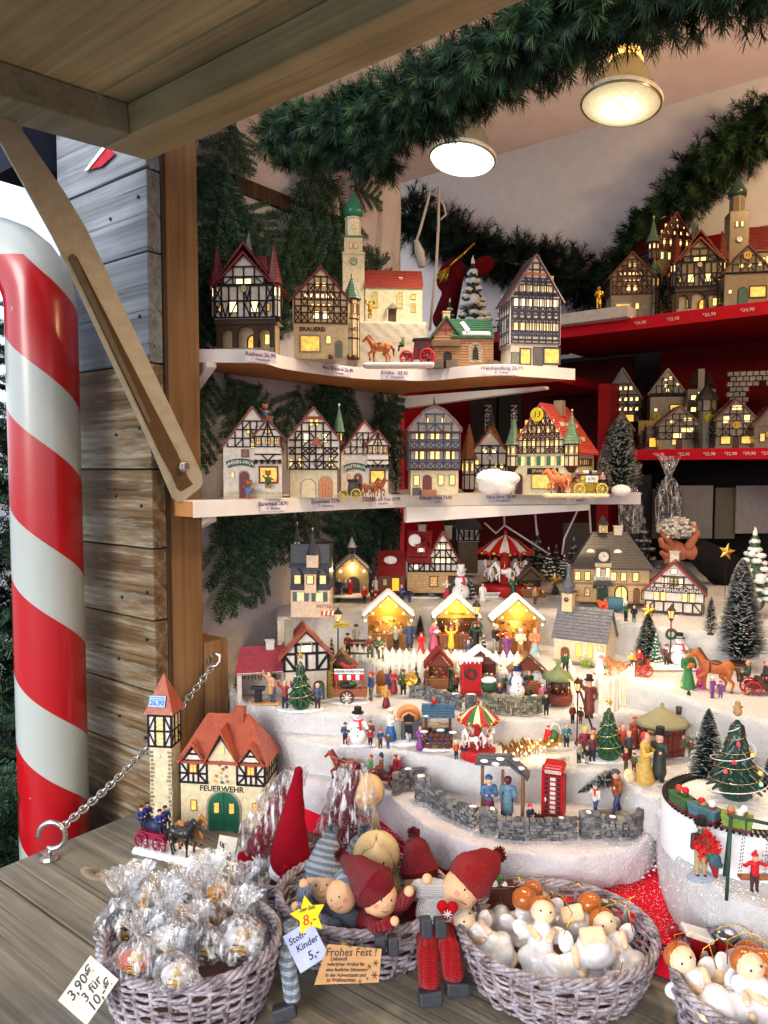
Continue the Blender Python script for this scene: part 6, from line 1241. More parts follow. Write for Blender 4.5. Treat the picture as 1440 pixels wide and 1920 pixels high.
for b in((-20,62,20,62),(-20,84,20,84),(-20,62,-20,84),(-10,62,-10,84),(0,62,0,84),(10,62,10,84),(20,62,20,84),(-20,84,-10,62),(10,62,20,84)):H.bar(*b,2.8,side=-3)
H.spire(0,17,50,84,46,4,SLATE);H.win([(-5,74),(5,74)],6,9,C((170,170,175),'ceramic'),side=-3);H.done()
figure('woman in white apron and red skirt standing before the hotel',705,1120,Z5,40,[dict(coat=WHITE,dress=RED,hair=C((190,60,60)),apron=WHITE)])
figure('figurine in a long red robe beside the amber tavern window',733,1108,Z5+.012,42,[dict(coat=C((150,36,34)),leg=MAR,hair=GREYH,long=True,arms='front')])
figure('gentleman in a black suit dancing with a lady in blue on a snowy disc',795,1120,Z5,54,[dict(coat=BLACK,leg=BLACK,hair=HAIR,x=-12,scarf=WHITE,arms=('down','out')),dict(h=42,coat=C((96,116,140)),dress=C((84,104,130)),hair=GREYH,x=14,y=-2,lean=.5,arms='hold')],base=(32,14))
figure('girl with orange scarf and tall white hat beside the snowman',838,1122,Z5,44,[dict(coat=WHITE,dress=C((180,40,70)),hair=TAN,scarf=ORNG,hat='beanie',hc=WHITE,arms='front')])
t,k=place('snowman','big white snowman with a pink scarf in front of the tavern',864,1124,Z5,'snowman');snowman(t,66*k,C((226,226,228)),C((196,40,70)),arm=C((40,74,60)))
snowfir('little snow dusted fir right of the big snowman',884,1122,Z5,22,36,tiers=4)
carousel('big carousel with red and white striped canopy and white horses',947,1114,Z5,92,122,[C((178,24,30)),C((226,214,204))],C((168,26,28)))
e=thing('price_sign','small white price card for the big carousel','price card',at_z(921,1121,Z5));k=K(e.location);mb=MB();mb.box((0,0,5*k),(44*k,k,11*k),C((226,224,232)));mb.build('card',e);text('Karussell 38,90',6*k,BLACK,e,(0,-.8*k,6*k),depth=.1*k)
hut('dark toy stall heaped with small wares right of the big carousel',994,1120,Z5,46,54,lit_=False,roofc=C((86,66,50),'snow'),wall=C((70,50,38)),depth=22);figure('woman in a green dress standing at the dark toy stall',962,1122,Z5,42,[dict(coat=C((40,84,60)),dress=C((38,78,56)),hair=C((200,120,60)),arms='hold')])
snowfir('dark snow covered fir behind the gold star tree',1028,1085,Z5+.015,34,62);snowfir('smaller dark snow covered fir left of the school',1058,1082,Z5+.015,34,44)
brushtree('dark bottle brush tree with a big yellow star, right of the toy stall',1040,1158,Z4+.01,42,66,.5,1700,star=15,balls=((.5,-1.4,C((220,30,90))),))
# school
H=HZ('school','stone school with dark hipped roof, round clock and glowing dormers',1150,1130,Z5+.01,138,56,66,0,-9,lower=C((190,160,118),'ceramic'),upper=C((190,160,118),'ceramic'),split=1,jet=0,gable='hip',roof=C((72,68,66),'ceramic'),over=6,tile=6,win=YW);k=H.k
H.roof_hip(-69*k,69*k,0,56*k,66*k,132*k,44*k);H.box(-70,70,-2,58,34,38,C((150,122,90),'ceramic'))
H.win([(-62,50),(-44,50),(4,50),(22,50),(44,50)],9,15,YW,DKWOOD);H.win([(-25,56),(-8,56)],6,22,HOTW,DKWOOD,side=-6);H.wm.box((-16*k,0,56*k),(30*k,12*k,40*k),C((206,178,136),'ceramic'))
H.wm.box((-16*k,4*k,88*k),(26*k,20*k,26*k),C((72,68,66),'ceramic'));H.clock(-16,88,11,side=-6,face=CWHT)
for x in(-38,12):
 mb=MB();mb.prism([((x+8*math.cos(a))*k,(92+8*math.sin(a))*k)for a in[math.pi*i/8 for i in range(9)]],8*k,9.5*k,HOTW);mb.build('dormer_window',H.t);H.rm.prism([((x+10*math.cos(a))*k,(91+10*math.sin(a))*k)for a in[math.pi*i/8 for i in range(9)]],9.6*k,26*k,C((72,68,66),'ceramic'))
H.door(-16,1,20,34,C((48,70,56),'ceramic'),frame=CSTN);mb=MB();mb.prism([(-34*k,34*k),(2*k,34*k),(-4*k,44*k),(-28*k,44*k)],-16*k,0,C((70,66,66),'ceramic'));mb.build('porch_roof',H.t);H.win([(18,20)],20,22,YW,DKWOOD,mull='|',arch=True);H.win([(-44,20)],8,16,YW,DKWOOD,arch=True);H.door(46,0,10,28,C((120,84,56),'ceramic'));H.win([(60,18)],9,18,C((214,180,110),'ceramic'),DKWOOD)
H.sign('SCHULE',-16,47,8,BLACK,C((226,220,206),'ceramic'),34,8,side=-8);H.chimney(14,30,14,126,142,C((210,196,176),'ceramic'));H.wm.box((-14*k,24*k,138*k),(16*k,16*k,14*k),CWALL);H.win([(-14,138)],5,8,DIMW,side=15);H.spire(-14,24,22,146,18,6,C((72,68,66),'ceramic'));H.stones(-69,-30,2,34,C((204,172,128),'ceramic'),big=6);H.stones(30,69,2,34,C((204,172,128),'ceramic'),big=6)
H.win([(-10,50),(0,50),(10,50)],7,15,YW,DKWOOD,side='r');H.done()
figure('man in a green coat holding a lantern beside a toppled blue barrel of flowers',1122,1136,Z5+.002,60,[dict(coat=C((50,84,50)),leg=BROWN,hair=C((190,80,40)),hat='cap',hc=C((170,60,40)),arms='front')])
t,k=place('barrel','white bellied barrel lying on its side with orange flowers before the school',1152,1146,Z5,'barrel');mb=MB();mb.lathe([(11*k,-20*k),(14*k,-8*k),(14*k,4*k),(12*k,16*k),(11*k,17*k)],C((60,110,130)),n=18);mb.lathe([(12.6*k,16*k),(13*k,21*k),(10*k,21.5*k)],C((238,232,220)),n=18);o=mb.build('shell',t);o.location=(0,0,14*k);o.rotation_euler=(R(90),0,R(70))
sculpt([('e',(-24*k+random.uniform(-7,7)*k,-6*k+random.uniform(-4,4)*k,(8+random.uniform(0,14))*k),(4*k,4*k,4*k),C((226,92,50)))for _ in range(12)],'flowers',t,30,.05)
# gingerbread cottage
H=HZ('cottage','white timbered cottage with grey roof and red verge, lettered over its windows',1268,1150,Z5,104,88,40,54,-24,lower=CWHT,upper=CWHT,split=.99,jet=0,roof=C((74,74,72),'ceramic'),over=6,tile=6,win=YW,timber=DKWOOD);c=H.gclip(2);k=H.k
H.grid([2,22,40,56,70],[-50,-34,-17,0,17,34,50],['/    \\','      ','  / \\ ',''],3,clip=c);H.win([(-30,30),(-18,30),(20,30),(33,30)],8,18,YW);H.win([(-16,60),(14,60)],8,13,HOTW);H.win([(0,60)],12,13,C((206,200,110),'ceramic'),mull='+');H.win([(0,80)],9,9,HOTW)
for s in(-1,1):H.bar(s*56,36,0,97,5,m=C((150,28,34),'ceramic'),off=3)
H.sign('KNUSPERHÄUSCHEN',-2,44,9.5,WHITE,DKWOOD,92,10,off=1);H.grid([2,20,40],[-40,-24,-8,8,24,40],['/   \\',''],3,'r');H.win([(-30,26),(-16,26),(0,26),(16,26),(30,26)],7,22,YW,side='r',mull='|');H.chimney(-2,60,16,84,110,C((206,196,176),'ceramic'));H.done()
snowfir('tall white flocked fir at the right edge behind the decorated brush tree',1412,1142,Z5+.01,92,160,tiers=10,dark=(52,84,54),sk=1.25)
brushtree('tall frosted bottle brush tree with star and pink baubles at the right',1388,1244,Z4+.005,100,200,.5,6500,star=None,balls=((.93,-1.2,C((230,30,100))),(.68,-2.2,C((200,40,80))),(.32,-1.7,C((230,20,80))),(.06,-1.0,C((230,20,80)))),shape=1.7)
p=at_z(1372,1240,Z4+.005);t=thing('star','gold star standing above the tall frosted bottle brush tree','star',p+Vector((0,.03,0)));k=K(p);starmesh(t,k,17,206*k,tilt=.2);mb=MB();mb.tube([(0,.004,0),(0,.002,200*k)],.0006,DARK,4);mb.build('stem',t)
# ---- fourth step
BU=C((128,84,44))
hut('glowing market hut with sweets and a lit angel in its gable, leftmost of three',728,1216,Z4,88,104,gable=C((170,128,40)),wall=C((150,108,48)),people=(dict(h=38,x=-22,coat=RED,leg=RED,hair=WHITE,y=2),dict(h=38,x=20,coat=C((190,150,120)),hair=HAIR,y=2),dict(h=34,x=-2,coat=WHITE,y=4)),glow=.06)
hut('dark open market hut with a lit yellow mulled wine sign, middle of three',856,1216,Z4,82,98,gable=C((190,150,50)),wall=C((70,44,36)),sign='Glühwein',people=(dict(h=50,x=2,y=8,coat=C((120,56,40)),hair=BLACK,arms='down'),),glow=.05,bulbs=5)
hut('glowing market hut with a row of seven bulbs, rightmost of three',970,1224,Z4,92,104,gable=C((160,130,50)),wall=C((150,104,54)),people=(dict(h=38,x=10,y=3,coat=C((150,50,60))),dict(h=38,x=-22,y=10,coat=C((50,60,50)))),glow=.06)
figure('man in grey jacket standing at the left lit hut',742,1219,Z4,46,[dict(coat=C((140,150,140)),leg=BLACK,hair=TAN,arms='up')])
figure('man in a long navy coat by the left lit hut',768,1217,Z4,54,[dict(coat=C((52,68,104)),leg=NAVY,long=True,hair=BROWN,hat='cap',hc=C((80,90,100)))])
t,k=figure('couple embracing on a dark garden bench',690,1240,Z4-.0,52,[dict(coat=C((120,62,44)),leg=OLIVE,hair=C((70,90,64)),hat='beanie',hc=C((84,104,72)),x=4,pose='sit',arms='front',y=-2,z=10),dict(coat=C((66,92,62)),leg=C((90,84,70)),hair=C((150,100,70)),hat='beanie',hc=C((66,104,64)),x=20,pose='sit',arms=('hold','front'),y=-3,z=8,yaw=20)])
mb=MB()
for zz in(16,30,38):mb.box((-2*k,(0 if zz==16 else 7)*k,zz*k),(74*k,(12 if zz==16 else 1.6)*k,(2 if zz==16 else 5)*k),DKWOOD)
for s in(-1,1):mb.box((-2*k+s*33*k,3*k,14*k),(3*k,14*k,28*k),DKWOOD)
mb.build('bench',t)
figure('child in red sitting on the bench end by the sign post',652,1226,Z4,38,[dict(coat=C((150,50,40)),leg=BLACK,hair=BLACK,hat='brim',hc=BLACK),dict(h=28,coat=C((190,90,70)),x=12,y=-6,hair=HAIR)])
t,k=place('sign_post','black lantern post with a yellow street name board',634,1236,Z4-.002,'sign post');lamppost(t,k,96);mb=MB();mb.box((0,0,0),(30*k,2*k,10*k),C((206,180,60)));s_=mb.build('name_board',t,.4*k);s_.location=(7*k,-3*k,66*k);s_.rotation_euler=(0,R(-4),0);text('HAUPTSTR',5.6*k,DKWOOD,s_,(0,-1.3*k,0),depth=.1*k)
snowfir('small dark green fir left of the lantern sign post',622,1232,Z4-.002,22,42,tiers=4)
figure('woman in a pink coat holding a cup at the middle hut',813,1219,Z4,56,[dict(coat=C((176,84,120)),dress=C((176,84,120)),hair=C((90,80,60)),hat='beanie',hc=OLIVE,arms='hold',hold=WHITE,yaw=30)])
figure('child in a yellow coat and magenta trousers before the middle hut',846,1222,Z4,48,[dict(coat=C((220,190,60)),leg=C((190,40,100)),hair=ORNG,hat='beanie',hc=C((220,90,50)),long=True,arms='up')])
t,k=place('lamp_post','black lamp post with dark wreath beside the middle hut',893,1224,Z4,'lamp post');lamppost(t,k,98,wreath=True);person(t,62*k,BLACK,BLACK,x=-2*k,y=4*k,hair=BLACK,long=True)
snowfir('tiny snowy fir at the foot of the lamp post',907,1226,Z4,26,38,tiers=4)
figure('waiter in black carrying a tray of red treats',930,1226,Z4,58,[dict(coat=BLACK,leg=C((150,150,150)),hair=GREYH,arms='hold',hold=C((214,60,40)),yaw=30)])
figure('child in a purple coat and red cap before the right lit hut',950,1232,Z4,44,[dict(coat=PURP,dress=PURP,hair=RED,hat='beanie',hc=RED)])
figure('child in cream coat with a toy before the right lit hut',976,1230,Z4,52,[dict(coat=C((230,214,186)),leg=C((170,120,70)),hair=TAN,hat='beanie',hc=WHITE,arms='front',hold=C((226,206,180)))])
figure('woman with long red hair and pale blue skirt beside the right hut',1003,1234,Z4,58,[dict(coat=C((200,120,90)),dress=C((150,184,190)),hair=C((190,90,50)),arms='front',yaw=-30)])
# church
H=HZ('chapel','cream village church with grey tiled roof, stubby onion tower and green arched windows',1092,1246,Z4,100,66,54,50,-32,lower=C((214,196,166),'ceramic'),upper=C((214,196,166),'ceramic'),split=1,jet=0,gable=None,roof=C((98,100,108),'ceramic'),over=6,tile=7,win=E((236,206,80),.8,'church glow'));k=H.k
H.wm.prism([(0*k,54*k),(66*k,54*k),(33*k,96*k)],-50*k,50*k,C((214,196,166),'ceramic'),'x');H.roof_side(-50*k,50*k,0,66*k,54*k,100*k)
H.win([(-2,28),(20,28),(40,28)],8,24,None,CSTN,arch=True);H.win([(-12,26),(14,26)],8,24,None,CSTN,side='l',arch=True);H.win([(0,70)],11,12,HOTW,CSTN,side='l',arch=True);H.door(-28,0,16,30,C((110,70,46),'ceramic'),frame=CSTN)
H.wm.box((-34*k,33*k,112*k),(20*k,20*k,36*k),C((214,190,150),'ceramic'));H.clock(-34,118,6,side=22,face=BLACK,rim=C((214,190,150)),off=.5);H.rm.lathe([(13*k,130*k),(10*k,134*k),(13*k,141*k),(12*k,148*k),(6*k,155*k),(4.4*k,170*k),(3.6*k,186*k)],C((84,88,100),'ceramic'),(-34*k,33*k,0),14)
H.stones(-50,50,0,5,CSTN,big=6);H.done()
sculpt([('e',(random.uniform(-9,9)*.001,random.uniform(-4,4)*.001,.004+random.random()*.008),(.004,.004,.004),C((110,140,60)))for _ in range(9)],'bush',thing('bush','little green bush by the church wall behind the fence','bush',at_z(1096,1252,Z4)),24,.1)
figure('woman dressed as a Christmas helper in white dress with red hem before the church',1124,1264,Z4-.001,52,[dict(coat=WHITE,dress=WHITE,hair=C((200,60,60)),hat='beanie',hc=C((226,190,190)),arms='hold',hold=PINK)],base=(14,8,4,RED))
t,k=place('reindeer_cart','small cart with children drawn by a brown reindeer',1182,1266,Z4-.001,'cart');horse(t,38*k,C((170,100,56)),C((120,70,40)),x=-30*k,y=-4*k,ant=True);coach(t,k,16,C((120,44,36)),C((150,40,40)),L=34,wr=11,W_=16,z0=12);person(t,34*k,C((210,160,60)),x=2*k,z=18*k,pose='sit',hair=WHITE,hat='beanie',hc=TEAL);person(t,36*k,RED,x=16*k,z=20*k,pose='sit',hair=HAIR,hat='beanie',hc=RED);reins(t,k,[(-40,-6,32),(-20,-6,24),(2,-4,30)])
brushtree('frosted bottle brush tree with a gold star behind the snowman lamp scene',1214,1240,Z4+.004,62,92,.5,2600,star=15)
snowfir('small pale green frosted fir glowing at its foot',1229,1243,Z4+.006,30,60,tiers=7,dark=(40,110,70))
t,k=place('snowman_scene','snowman in top hat with two children and a wreathed lamp post on a stone base',1256,1254,Z4,'snowman group');sculpt([('b',(4*k,0,-3*k),(46*k,17*k,8*k),4*k,C((150,140,118),'matte')),('b',(4*k,0,5*k),(45*k,17*k,5*k),4*k,SNOWP)],'base',t,44,.1,(.0009,.004))
lamppost(t,k,112,x=2*k,y=4*k,z=8*k,m=C((70,42,36)),wreath=True);snowman(t,60*k,BLACK,C((214,30,60)),x=16*k,y=-3*k,z=9*k,band=C((226,226,226)));person(t,40*k,C((96,60,60)),x=-9*k,y=-6*k,z=9*k,hair=C((150,80,60)),hat='beanie',hc=MAR,scarf=WHITE);person(t,32*k,C((80,160,90)),x=36*k,y=-6*k,z=8*k,hair=PURP,hat='beanie',hc=PURP,yaw=-30)
figure('woman in a green dress with purple hem holding hands with a child in pink',1297,1292,Z4-.002,74,[dict(coat=C((40,110,60)),dress=C((52,120,66)),hair=HAIR,hat='scarf',hc=C((60,104,50)),arms='front',x=-8,hold=ORNG),dict(h=50,coat=C((196,50,110)),dress=C((196,60,120)),hair=C((150,80,60)),x=16,y=-3,hat='beanie',hc=PURP)],base=(30,13,4,C((186,184,182),'matte')))
t,k=place('horse_carriage','trotting chestnut horse pulling a dark open carriage with red wheels at the right edge',1378,1302,Z4-.004,'horse carriage',yaw=-12);horse(t,88*k,C((176,94,44)),C((90,50,34)),x=-34*k,sad=C((90,50,40)));coach(t,k,50,C((70,44,38)),C((180,24,34)),L=66,wr=17,W_=28,z0=16,bh=20,hubm=C((150,30,36)));person(t,52*k,C((52,72,56)),x=22*k,z=24*k,pose='sit',arms='hold',hair=C((170,120,80)),yaw=-90);person(t,50*k,C((60,50,60)),x=56*k,z=26*k,pose='sit',hair=HAIR,yaw=-60);reins(t,k,[(-66,-8,66),(-30,-14,60),(14,-8,52)],C((190,140,60)));sculpt([('b',(6*k,0,-3*k),(84*k,26*k,5*k),4*k,SNOWP)],'base',t,50,.1,(.0008,.006))
mb=MB();mb.tube([((-10+30*math.cos(a))*k,-16*k,(16-14*math.sin(a))*k)for a in[i*.2 for i in range(16)]],1.2*k,GOLD,5);mb.build('gold_chain',t)
# ---- third step
H=HZ('blacksmith_house','timbered blacksmith house with red brown roof and open smithy on its left',572,1312,Z3,78,58,56,0,12,lower=C((216,206,190),'ceramic'),upper=CWHT,split=1,jet=0,gable=None,roof=C((150,74,54),'ceramic'),over=6,tile=5.5,win=YW);k=H.k
H.wm.box((0,29*k,72*k),(84*k,62*k,34*k),CWHT);H.wm.prism([(-42*k,88*k),(42*k,88*k),(0,128*k)],-2*k,60*k,CWHT);H.roof_front(-42*k,42*k,-2*k,60*k,88*k,134*k,ov=10*k,th=4*k)
for b in((-42,57,42,57),(-42,90,42,90),(-42,57,-42,90),(-20,57,-20,106),(0,57,0,90),(20,57,20,106),(42,57,42,90),(-42,88,-22,60),(42,88,22,60),(-28,108,28,108)):H.bar(*b,5,side=-2.6,m=TIMX)
H.win([(0,102)],18,16,HOTW,CSTN,side=-3);H.win([(-14,28)],18,20,SCENE,OLIVE,mull='|');H.door(24,0,18,34,C((96,112,96),'ceramic'));H.chimney(-30,30,15,84,146,CSTN);H.chimney(-66,36,15,90,108,C((200,196,190),'ceramic'))
H.rm.tiles((-134*k,2*k,54*k),(-44*k,2*k,54*k),(-44*k,34*k,100*k),(-122*k,34*k,100*k),12,16,k*1.1,C((136,52,66),'ceramic'));H.rm.add([Vector(q)*k for q in((-134,2,54),(-42,2,54),(-42,34,100),(-122,34,100),(-126,60,54),(-42,60,54))],[(0,1,2,3),(0,3,4),(3,2,5,4),(0,4,5,1)],C((136,52,66),'ceramic'))
H.wm.box((-86*k,54*k,27*k),(86*k,4*k,54*k),C((190,180,168),'ceramic'));H.wm.box((-126*k,30*k,27*k),(5*k,50*k,54*k),C((198,188,174),'ceramic'));H.wm.box((-84*k,4*k,55*k),(90*k,4*k,4*k),C((190,180,168),'ceramic'));H.wm.box((-124*k,8*k,26*k),(7*k,7*k,54*k),C((200,190,176),'ceramic'))
mb=MB()
for i in range(9):x=-118+i*6;mb.tube([(x*k,51*k,44*k),((x+random.uniform(-2,2))*k,50.5*k,(30+random.uniform(-3,3))*k)],.9*k,BLACK,4);mb.ball((x*k,50.5*k,45*k),1.6*k,BLACK,6,4)
mb.box((-62*k,46*k,42*k),(16*k,10*k,24*k),C((58,54,56)));mb.build('tools',H.t);sculpt([('e',(46*k,8*k,z*k),(6*k,6*k,11*k),C((150,130,70),'matte'))for z in range(4,80,12)],'vine',H.t,50,.2,(.002,.003));H.done()
t,k=figure('blacksmith in leather apron hammering at a black anvil',498,1318,Z3,62,[dict(coat=C((200,150,120)),leg=C((80,84,110)),hair=C((80,76,74)),arms=('up','front'),lean=.25,apron=C((196,150,90)),x=14,yaw=-40)]);mb=MB();mb.box((-14*k,0,12*k),(13*k,11*k,24*k),C((34,32,36)));mb.prism([(-30*k,27*k),(-2*k,24*k),(0,32*k),(-28*k,32*k)],-5*k,5*k,C((40,38,42)));mb.build('anvil',t,k);mb=MB();mb.box((0,0,k),(56*k,26*k,3*k),C((206,160,110)));mb.build('base',t,.5*k)
xmastree('decorated resin Christmas tree with carollers in front of the blacksmith house',564,1330,Z3,64,100,people=(dict(h=56,x=-30,coat=C((150,60,60)),leg=NAVY,arms='up',hair=SKIN),dict(h=50,x=32,coat=C((80,90,110)),leg=C((60,50,50)),hair=WHITE,scarf=BLUE)),base=(46,20,4))
t,k=place('sausage_cart','sausage cart with red striped awning and a big sausage sign',655,1316,Z3,'cart');mb=MB();mb.box((2*k,0,20*k),(64*k,22*k,15*k),C((140,80,56)));mb.build('body',t,.8*k)
wheel(t,12*k,C((40,36,36)),-4*k,-13*k,12*k,WHITE,8);wheel(t,12*k,C((40,36,36)),-4*k,13*k,12*k,WHITE,8)
for x in(-24,26):mb=MB();mb.box((x*k,0,38*k),(3*k,16*k,30*k),C((150,70,50)));mb.build('post',t)
mb=MB();mb.box((0,-8*k,61*k),(56*k,3*k,9*k),C((240,236,230)));s_=mb.build('sign',t);text('WIENER WÜRSTCHEN',5.8*k,C((40,50,110)),s_,(0,-9.8*k,61*k),depth=.2*k,bold=.12*k)
for i in range(7):mb=MB();mb.box(((-24+i*8)*k,-10*k,50*k),(7.6*k,2*k,12*k),C((206,30,44))if i%2==0 else C((240,238,236)),(.35,0,0));mb.build('awning_strip',t,.8*k)
sculpt([('c',(math.cos(R(200+i*35))*15*k,-6*k,(78+math.sin(R(200+i*35))*9)*k),(math.cos(R(235+i*35))*15*k,-6*k,(78+math.sin(R(235+i*35))*9)*k),3.4*k,3.4*k,C((160,40,36)))for i in range(4)],'sausage',t,34,.1);sculpt([('e',(-2*k,-4*k,34*k),(17*k,8*k,6*k),C((34,34,36))),('e',(6*k,-6*k,38*k),(7*k,5*k,4*k),C((60,100,60)))],'grill',t,30,.1);snowbase(t,k,42,16,3)
figure('boy with red cap and blue jacket in front of the sausage cart',696,1314,Z3,56,[dict(coat=C((40,66,110)),leg=C((110,104,96)),hair=C((200,50,40)),hat='beanie',hc=C((200,40,36)),yaw=-70)]);figure('small cream dog sitting beside the boy with the red cap',684,1312,Z3,24,[dict(coat=C((220,206,170)),leg=C((220,206,170)),hair=C((214,200,160)),skin=C((220,206,170)),pose='kneel')])
figure('child in blue beside a dark hut left of the sausage cart',618,1298,Z3+.006,38,[dict(coat=C((60,84,130)),leg=RED,hair=C((180,120,90)))])
hut('small dark brown hut behind the sausage cart',640,1290,Z3+.012,44,70,lit_=False,roofc=None,wall=C((88,56,40)),depth=22)
figure('girl holding a red carafe next to a brown barrel chair',738,1298,Z3+.003,44,[dict(coat=C((170,50,60)),dress=C((150,40,60)),hair=TAN,arms='front'),dict(coat=BLUE,leg=BLUE,hair=GREYH,x=-12)])
t,k=place('chair','round backed brown wooden chair on the third step',714,1300,Z3+.003,'chair');mb=MB();mb.lathe([(9*k,0),(9*k,14*k)],C((190,140,60)),n=12);mb.build('seat',t);o=sculpt([('e',(0,4*k,26*k),(10*k,3*k,18*k),C((150,90,50)))],'backrest',t,24,.1)
figure('brass band player with a golden tuba beside a green jacketed fellow',764,1304,Z3+.002,50,[dict(coat=C((60,80,40)),leg=BLACK,hair=C((90,50,40)),arms='hold',x=-8,hat='cap',hc=C((96,60,60))),dict(coat=C((50,60,40)),leg=C((170,90,50)),x=12,hair=HAIR)])
t,k=place('tuba','golden tuba bell held by the brass band player',770,1304,Z3+.002,'tuba');mb=MB();mb.lathe([(2*k,-16*k),(3*k,-6*k),(6*k,-1*k),(12*k,2*k),(12.6*k,2.4*k),(9*k,0),(3*k,-5*k)],C((230,190,90),'gold',.3),n=20);o=mb.build('bell',t);o.location=(0,-8*k,34*k);o.rotation_euler=(R(80),0,0);mb=MB();mb.tube([(0,6*k,34*k),(-4*k,4*k,20*k),(2*k,2*k,8*k),(8*k,2*k,16*k)],2.2*k,C((230,190,90),'gold',.3),6);mb.build('tube',t)
for x,w,h,q_ in((732,16,42,'left'),(752,16,38,'middle'),(780,20,48,'right and tallest')):snowfir('slim dark fir behind the brass band, %s of three'%q_,x,1286,Z3+.014,w,h,tiers=4,group='slim firs behind the brass band',bright=(60,90,60))
hut('small red brown souvenir hut hung with wares in front of the middle lit hut',822,1292,Z3+.008,44,74,lit_=False,roofc=C((120,40,36),'snow'),wall=C((122,56,44)),depth=18)
figure('man in a brown coat at the left side of the souvenir hut',800,1296,Z3+.004,50,[dict(coat=C((110,70,60)),leg=C((90,50,44)),hair=BROWN,long=True,yaw=60)]);figure('woman in a dark green cloak at the right side of the souvenir hut',845,1293,Z3+.004,48,[dict(coat=C((40,74,44)),dress=C((42,76,46)),hair=C((60,90,50)),yaw=-60)])
# red hut door
t,k=place('red_shed','narrow bright red wooden shed with a dark wreath and snowy top',884,1304,Z3,'shed');mb=MB();mb.box((0,12*k,33*k),(38*k,26*k,66*k),C((176,26,32)));mb.build('wall',t,.8*k)
for x in(-17,17):mb=MB();mb.box((x*k,-1.4*k,33*k),(4*k,2*k,66*k),C((190,34,38)));mb.build('board',t)
for zz in(4,62):mb=MB();mb.box((0,-1.4*k,zz*k),(30*k,1.6*k,5*k),C((190,34,38)));mb.build('board',t)
mb=MB();mb.tube([(9*k*math.cos(a),0,9*k*math.sin(a))for a in[6.283*i/14 for i in range(14)]],3*k,C((64,50,46)),6,closed=True);o=mb.build('wreath',t);o.location=(-2*k,-3*k,42*k);sculpt([('b',(0,12*k,69*k),(22*k,16*k,4*k),3*k,SNOWP)]+[('c',(x*k,-3*k,68*k),(x*k,-3*k,63*k),2.6*k,1.6*k,SNOWP)for x in(-18,-10,-3,6,14)],'snow',t,40,.1)
t,k=place('potted_bush','round snow capped bush in a dark pot beside the red shed',916,1306,Z3,'bush');mb=MB();mb.lathe([(8*k,0),(11*k,12*k)],C((56,44,40)),n=12);mb.build('pot',t);sculpt([('e',(0,0,22*k),(15*k,13*k,12*k),C((40,84,56))),('e',(0,0,32*k),(14*k,12*k,5*k),SNOWP)],'crown',t,34,.1,(.001,.002))
hut('brown hut with a snow trimmed gable behind the red shed',900,1284,Z3+.016,68,66,lit_=False,roofc=SNOWP,wall=C((110,60,46)),depth=22)
hut('red roofed wooden hut behind the blue hatted snowman',990,1300,Z3+.006,62,74,lit_=False,roofc=None,wall=C((118,56,40)),depth=26);o=None
t,k=place('snowman','snowman with blue top hat and red bow tie by the red roofed hut',969,1308,Z3,'snowman');snowman(t,62*k,C((38,52,96)),C((235,235,238)),arm=C((60,70,110)))
figure('woman in dark green dress at the red roofed hut',992,1304,Z3+.001,48,[dict(coat=C((44,60,40)),dress=C((44,60,40)),hair=C((150,80,50))),dict(h=36,coat=C((170,40,40)),dress=C((170,36,40)),hair=C((190,80,60)),x=18,y=-4)])
stonewall('low grey stone wall with snow patches behind the wishing well, left piece',[(772,1308),(800,1312),(835,1322),(868,1330)],Z3,26);stonewall('short grey stone wall pillar below the red shed',[(876,1328),(892,1330)],Z3,28)
stonewall('long grey green stone wall in front of the snowman with the blue hat',[(908,1334),(950,1338),(990,1340),(1020,1336)],Z3,36,m=((120,118,100),(98,100,84),(140,134,116)))
t,k=place('round_stall','round wooden stall with a green cone roof full of little goods',1046,1318,Z3,'market stall');mb=MB();mb.lathe([(24*k,0),(27*k,4*k),(28*k,18*k),(25*k,20*k)],C((116,54,40)),n=20);mb.build('base',t)
for i in range(7):a=6.283*i/7;mb=MB();mb.tube([(22*k*math.cos(a),22*k*math.sin(a),18*k),(22*k*math.cos(a),22*k*math.sin(a),50*k)],1.6*k,C((84,44,34)),6);mb.build('post',t)
mb=MB();mb.lathe([(31*k,48*k),(24*k,56*k),(12*k,63*k),(4*k,72*k),(5*k,78*k),(1*k,82*k)],C((112,124,84)),n=20);mb.lathe([(22*k,46*k),(4*k,52*k)],C((214,196,150)),n=20);mb.build('roof',t);mb=MB()
for i in range(26):a=random.uniform(0,6.283);r=random.uniform(8,21);mb.ball((r*k*math.cos(a),r*k*math.sin(a),random.uniform(21,36)*k),2.8*k,random.choice([MAR,RED,WHITE,C((90,40,40)),GOLD]),7,5)
mb.lathe([(14*k,18*k),(14*k,46*k)],C((60,34,34)),n=12);mb.build('wares',t)['kind']='stuff'
picket('white picket fence with fairy lights behind the brass band',[(664,1262),(740,1268),(800,1272),(880,1274),(950,1276),(1010,1280)],Z3+.018,56)
picket('rounded white picket fence glowing below the church',[(1064,1296),(1074,1318),(1100,1334),(1136,1340),(1166,1328),(1188,1306),(1196,1288)],Z3+.004,66)
fairy('string of warm fairy lights woven along the long picket fence',[at_z(x,y,Z3+.05)for x,y in((672,1220),(720,1228),(770,1226),(830,1236),(900,1230),(960,1240),(1015,1236))],12,e=.02,lights=3)
fairy('string of warm fairy lights around the rounded picket fence',[at_z(x,y,Z3+.03)for x,y in((1070,1262),(1090,1290),(1120,1302),(1150,1300),(1180,1276),(1192,1262),(1230,1290))]+[at_z(1300,1330,Z3+.002)],9,e=.03,lights=3)
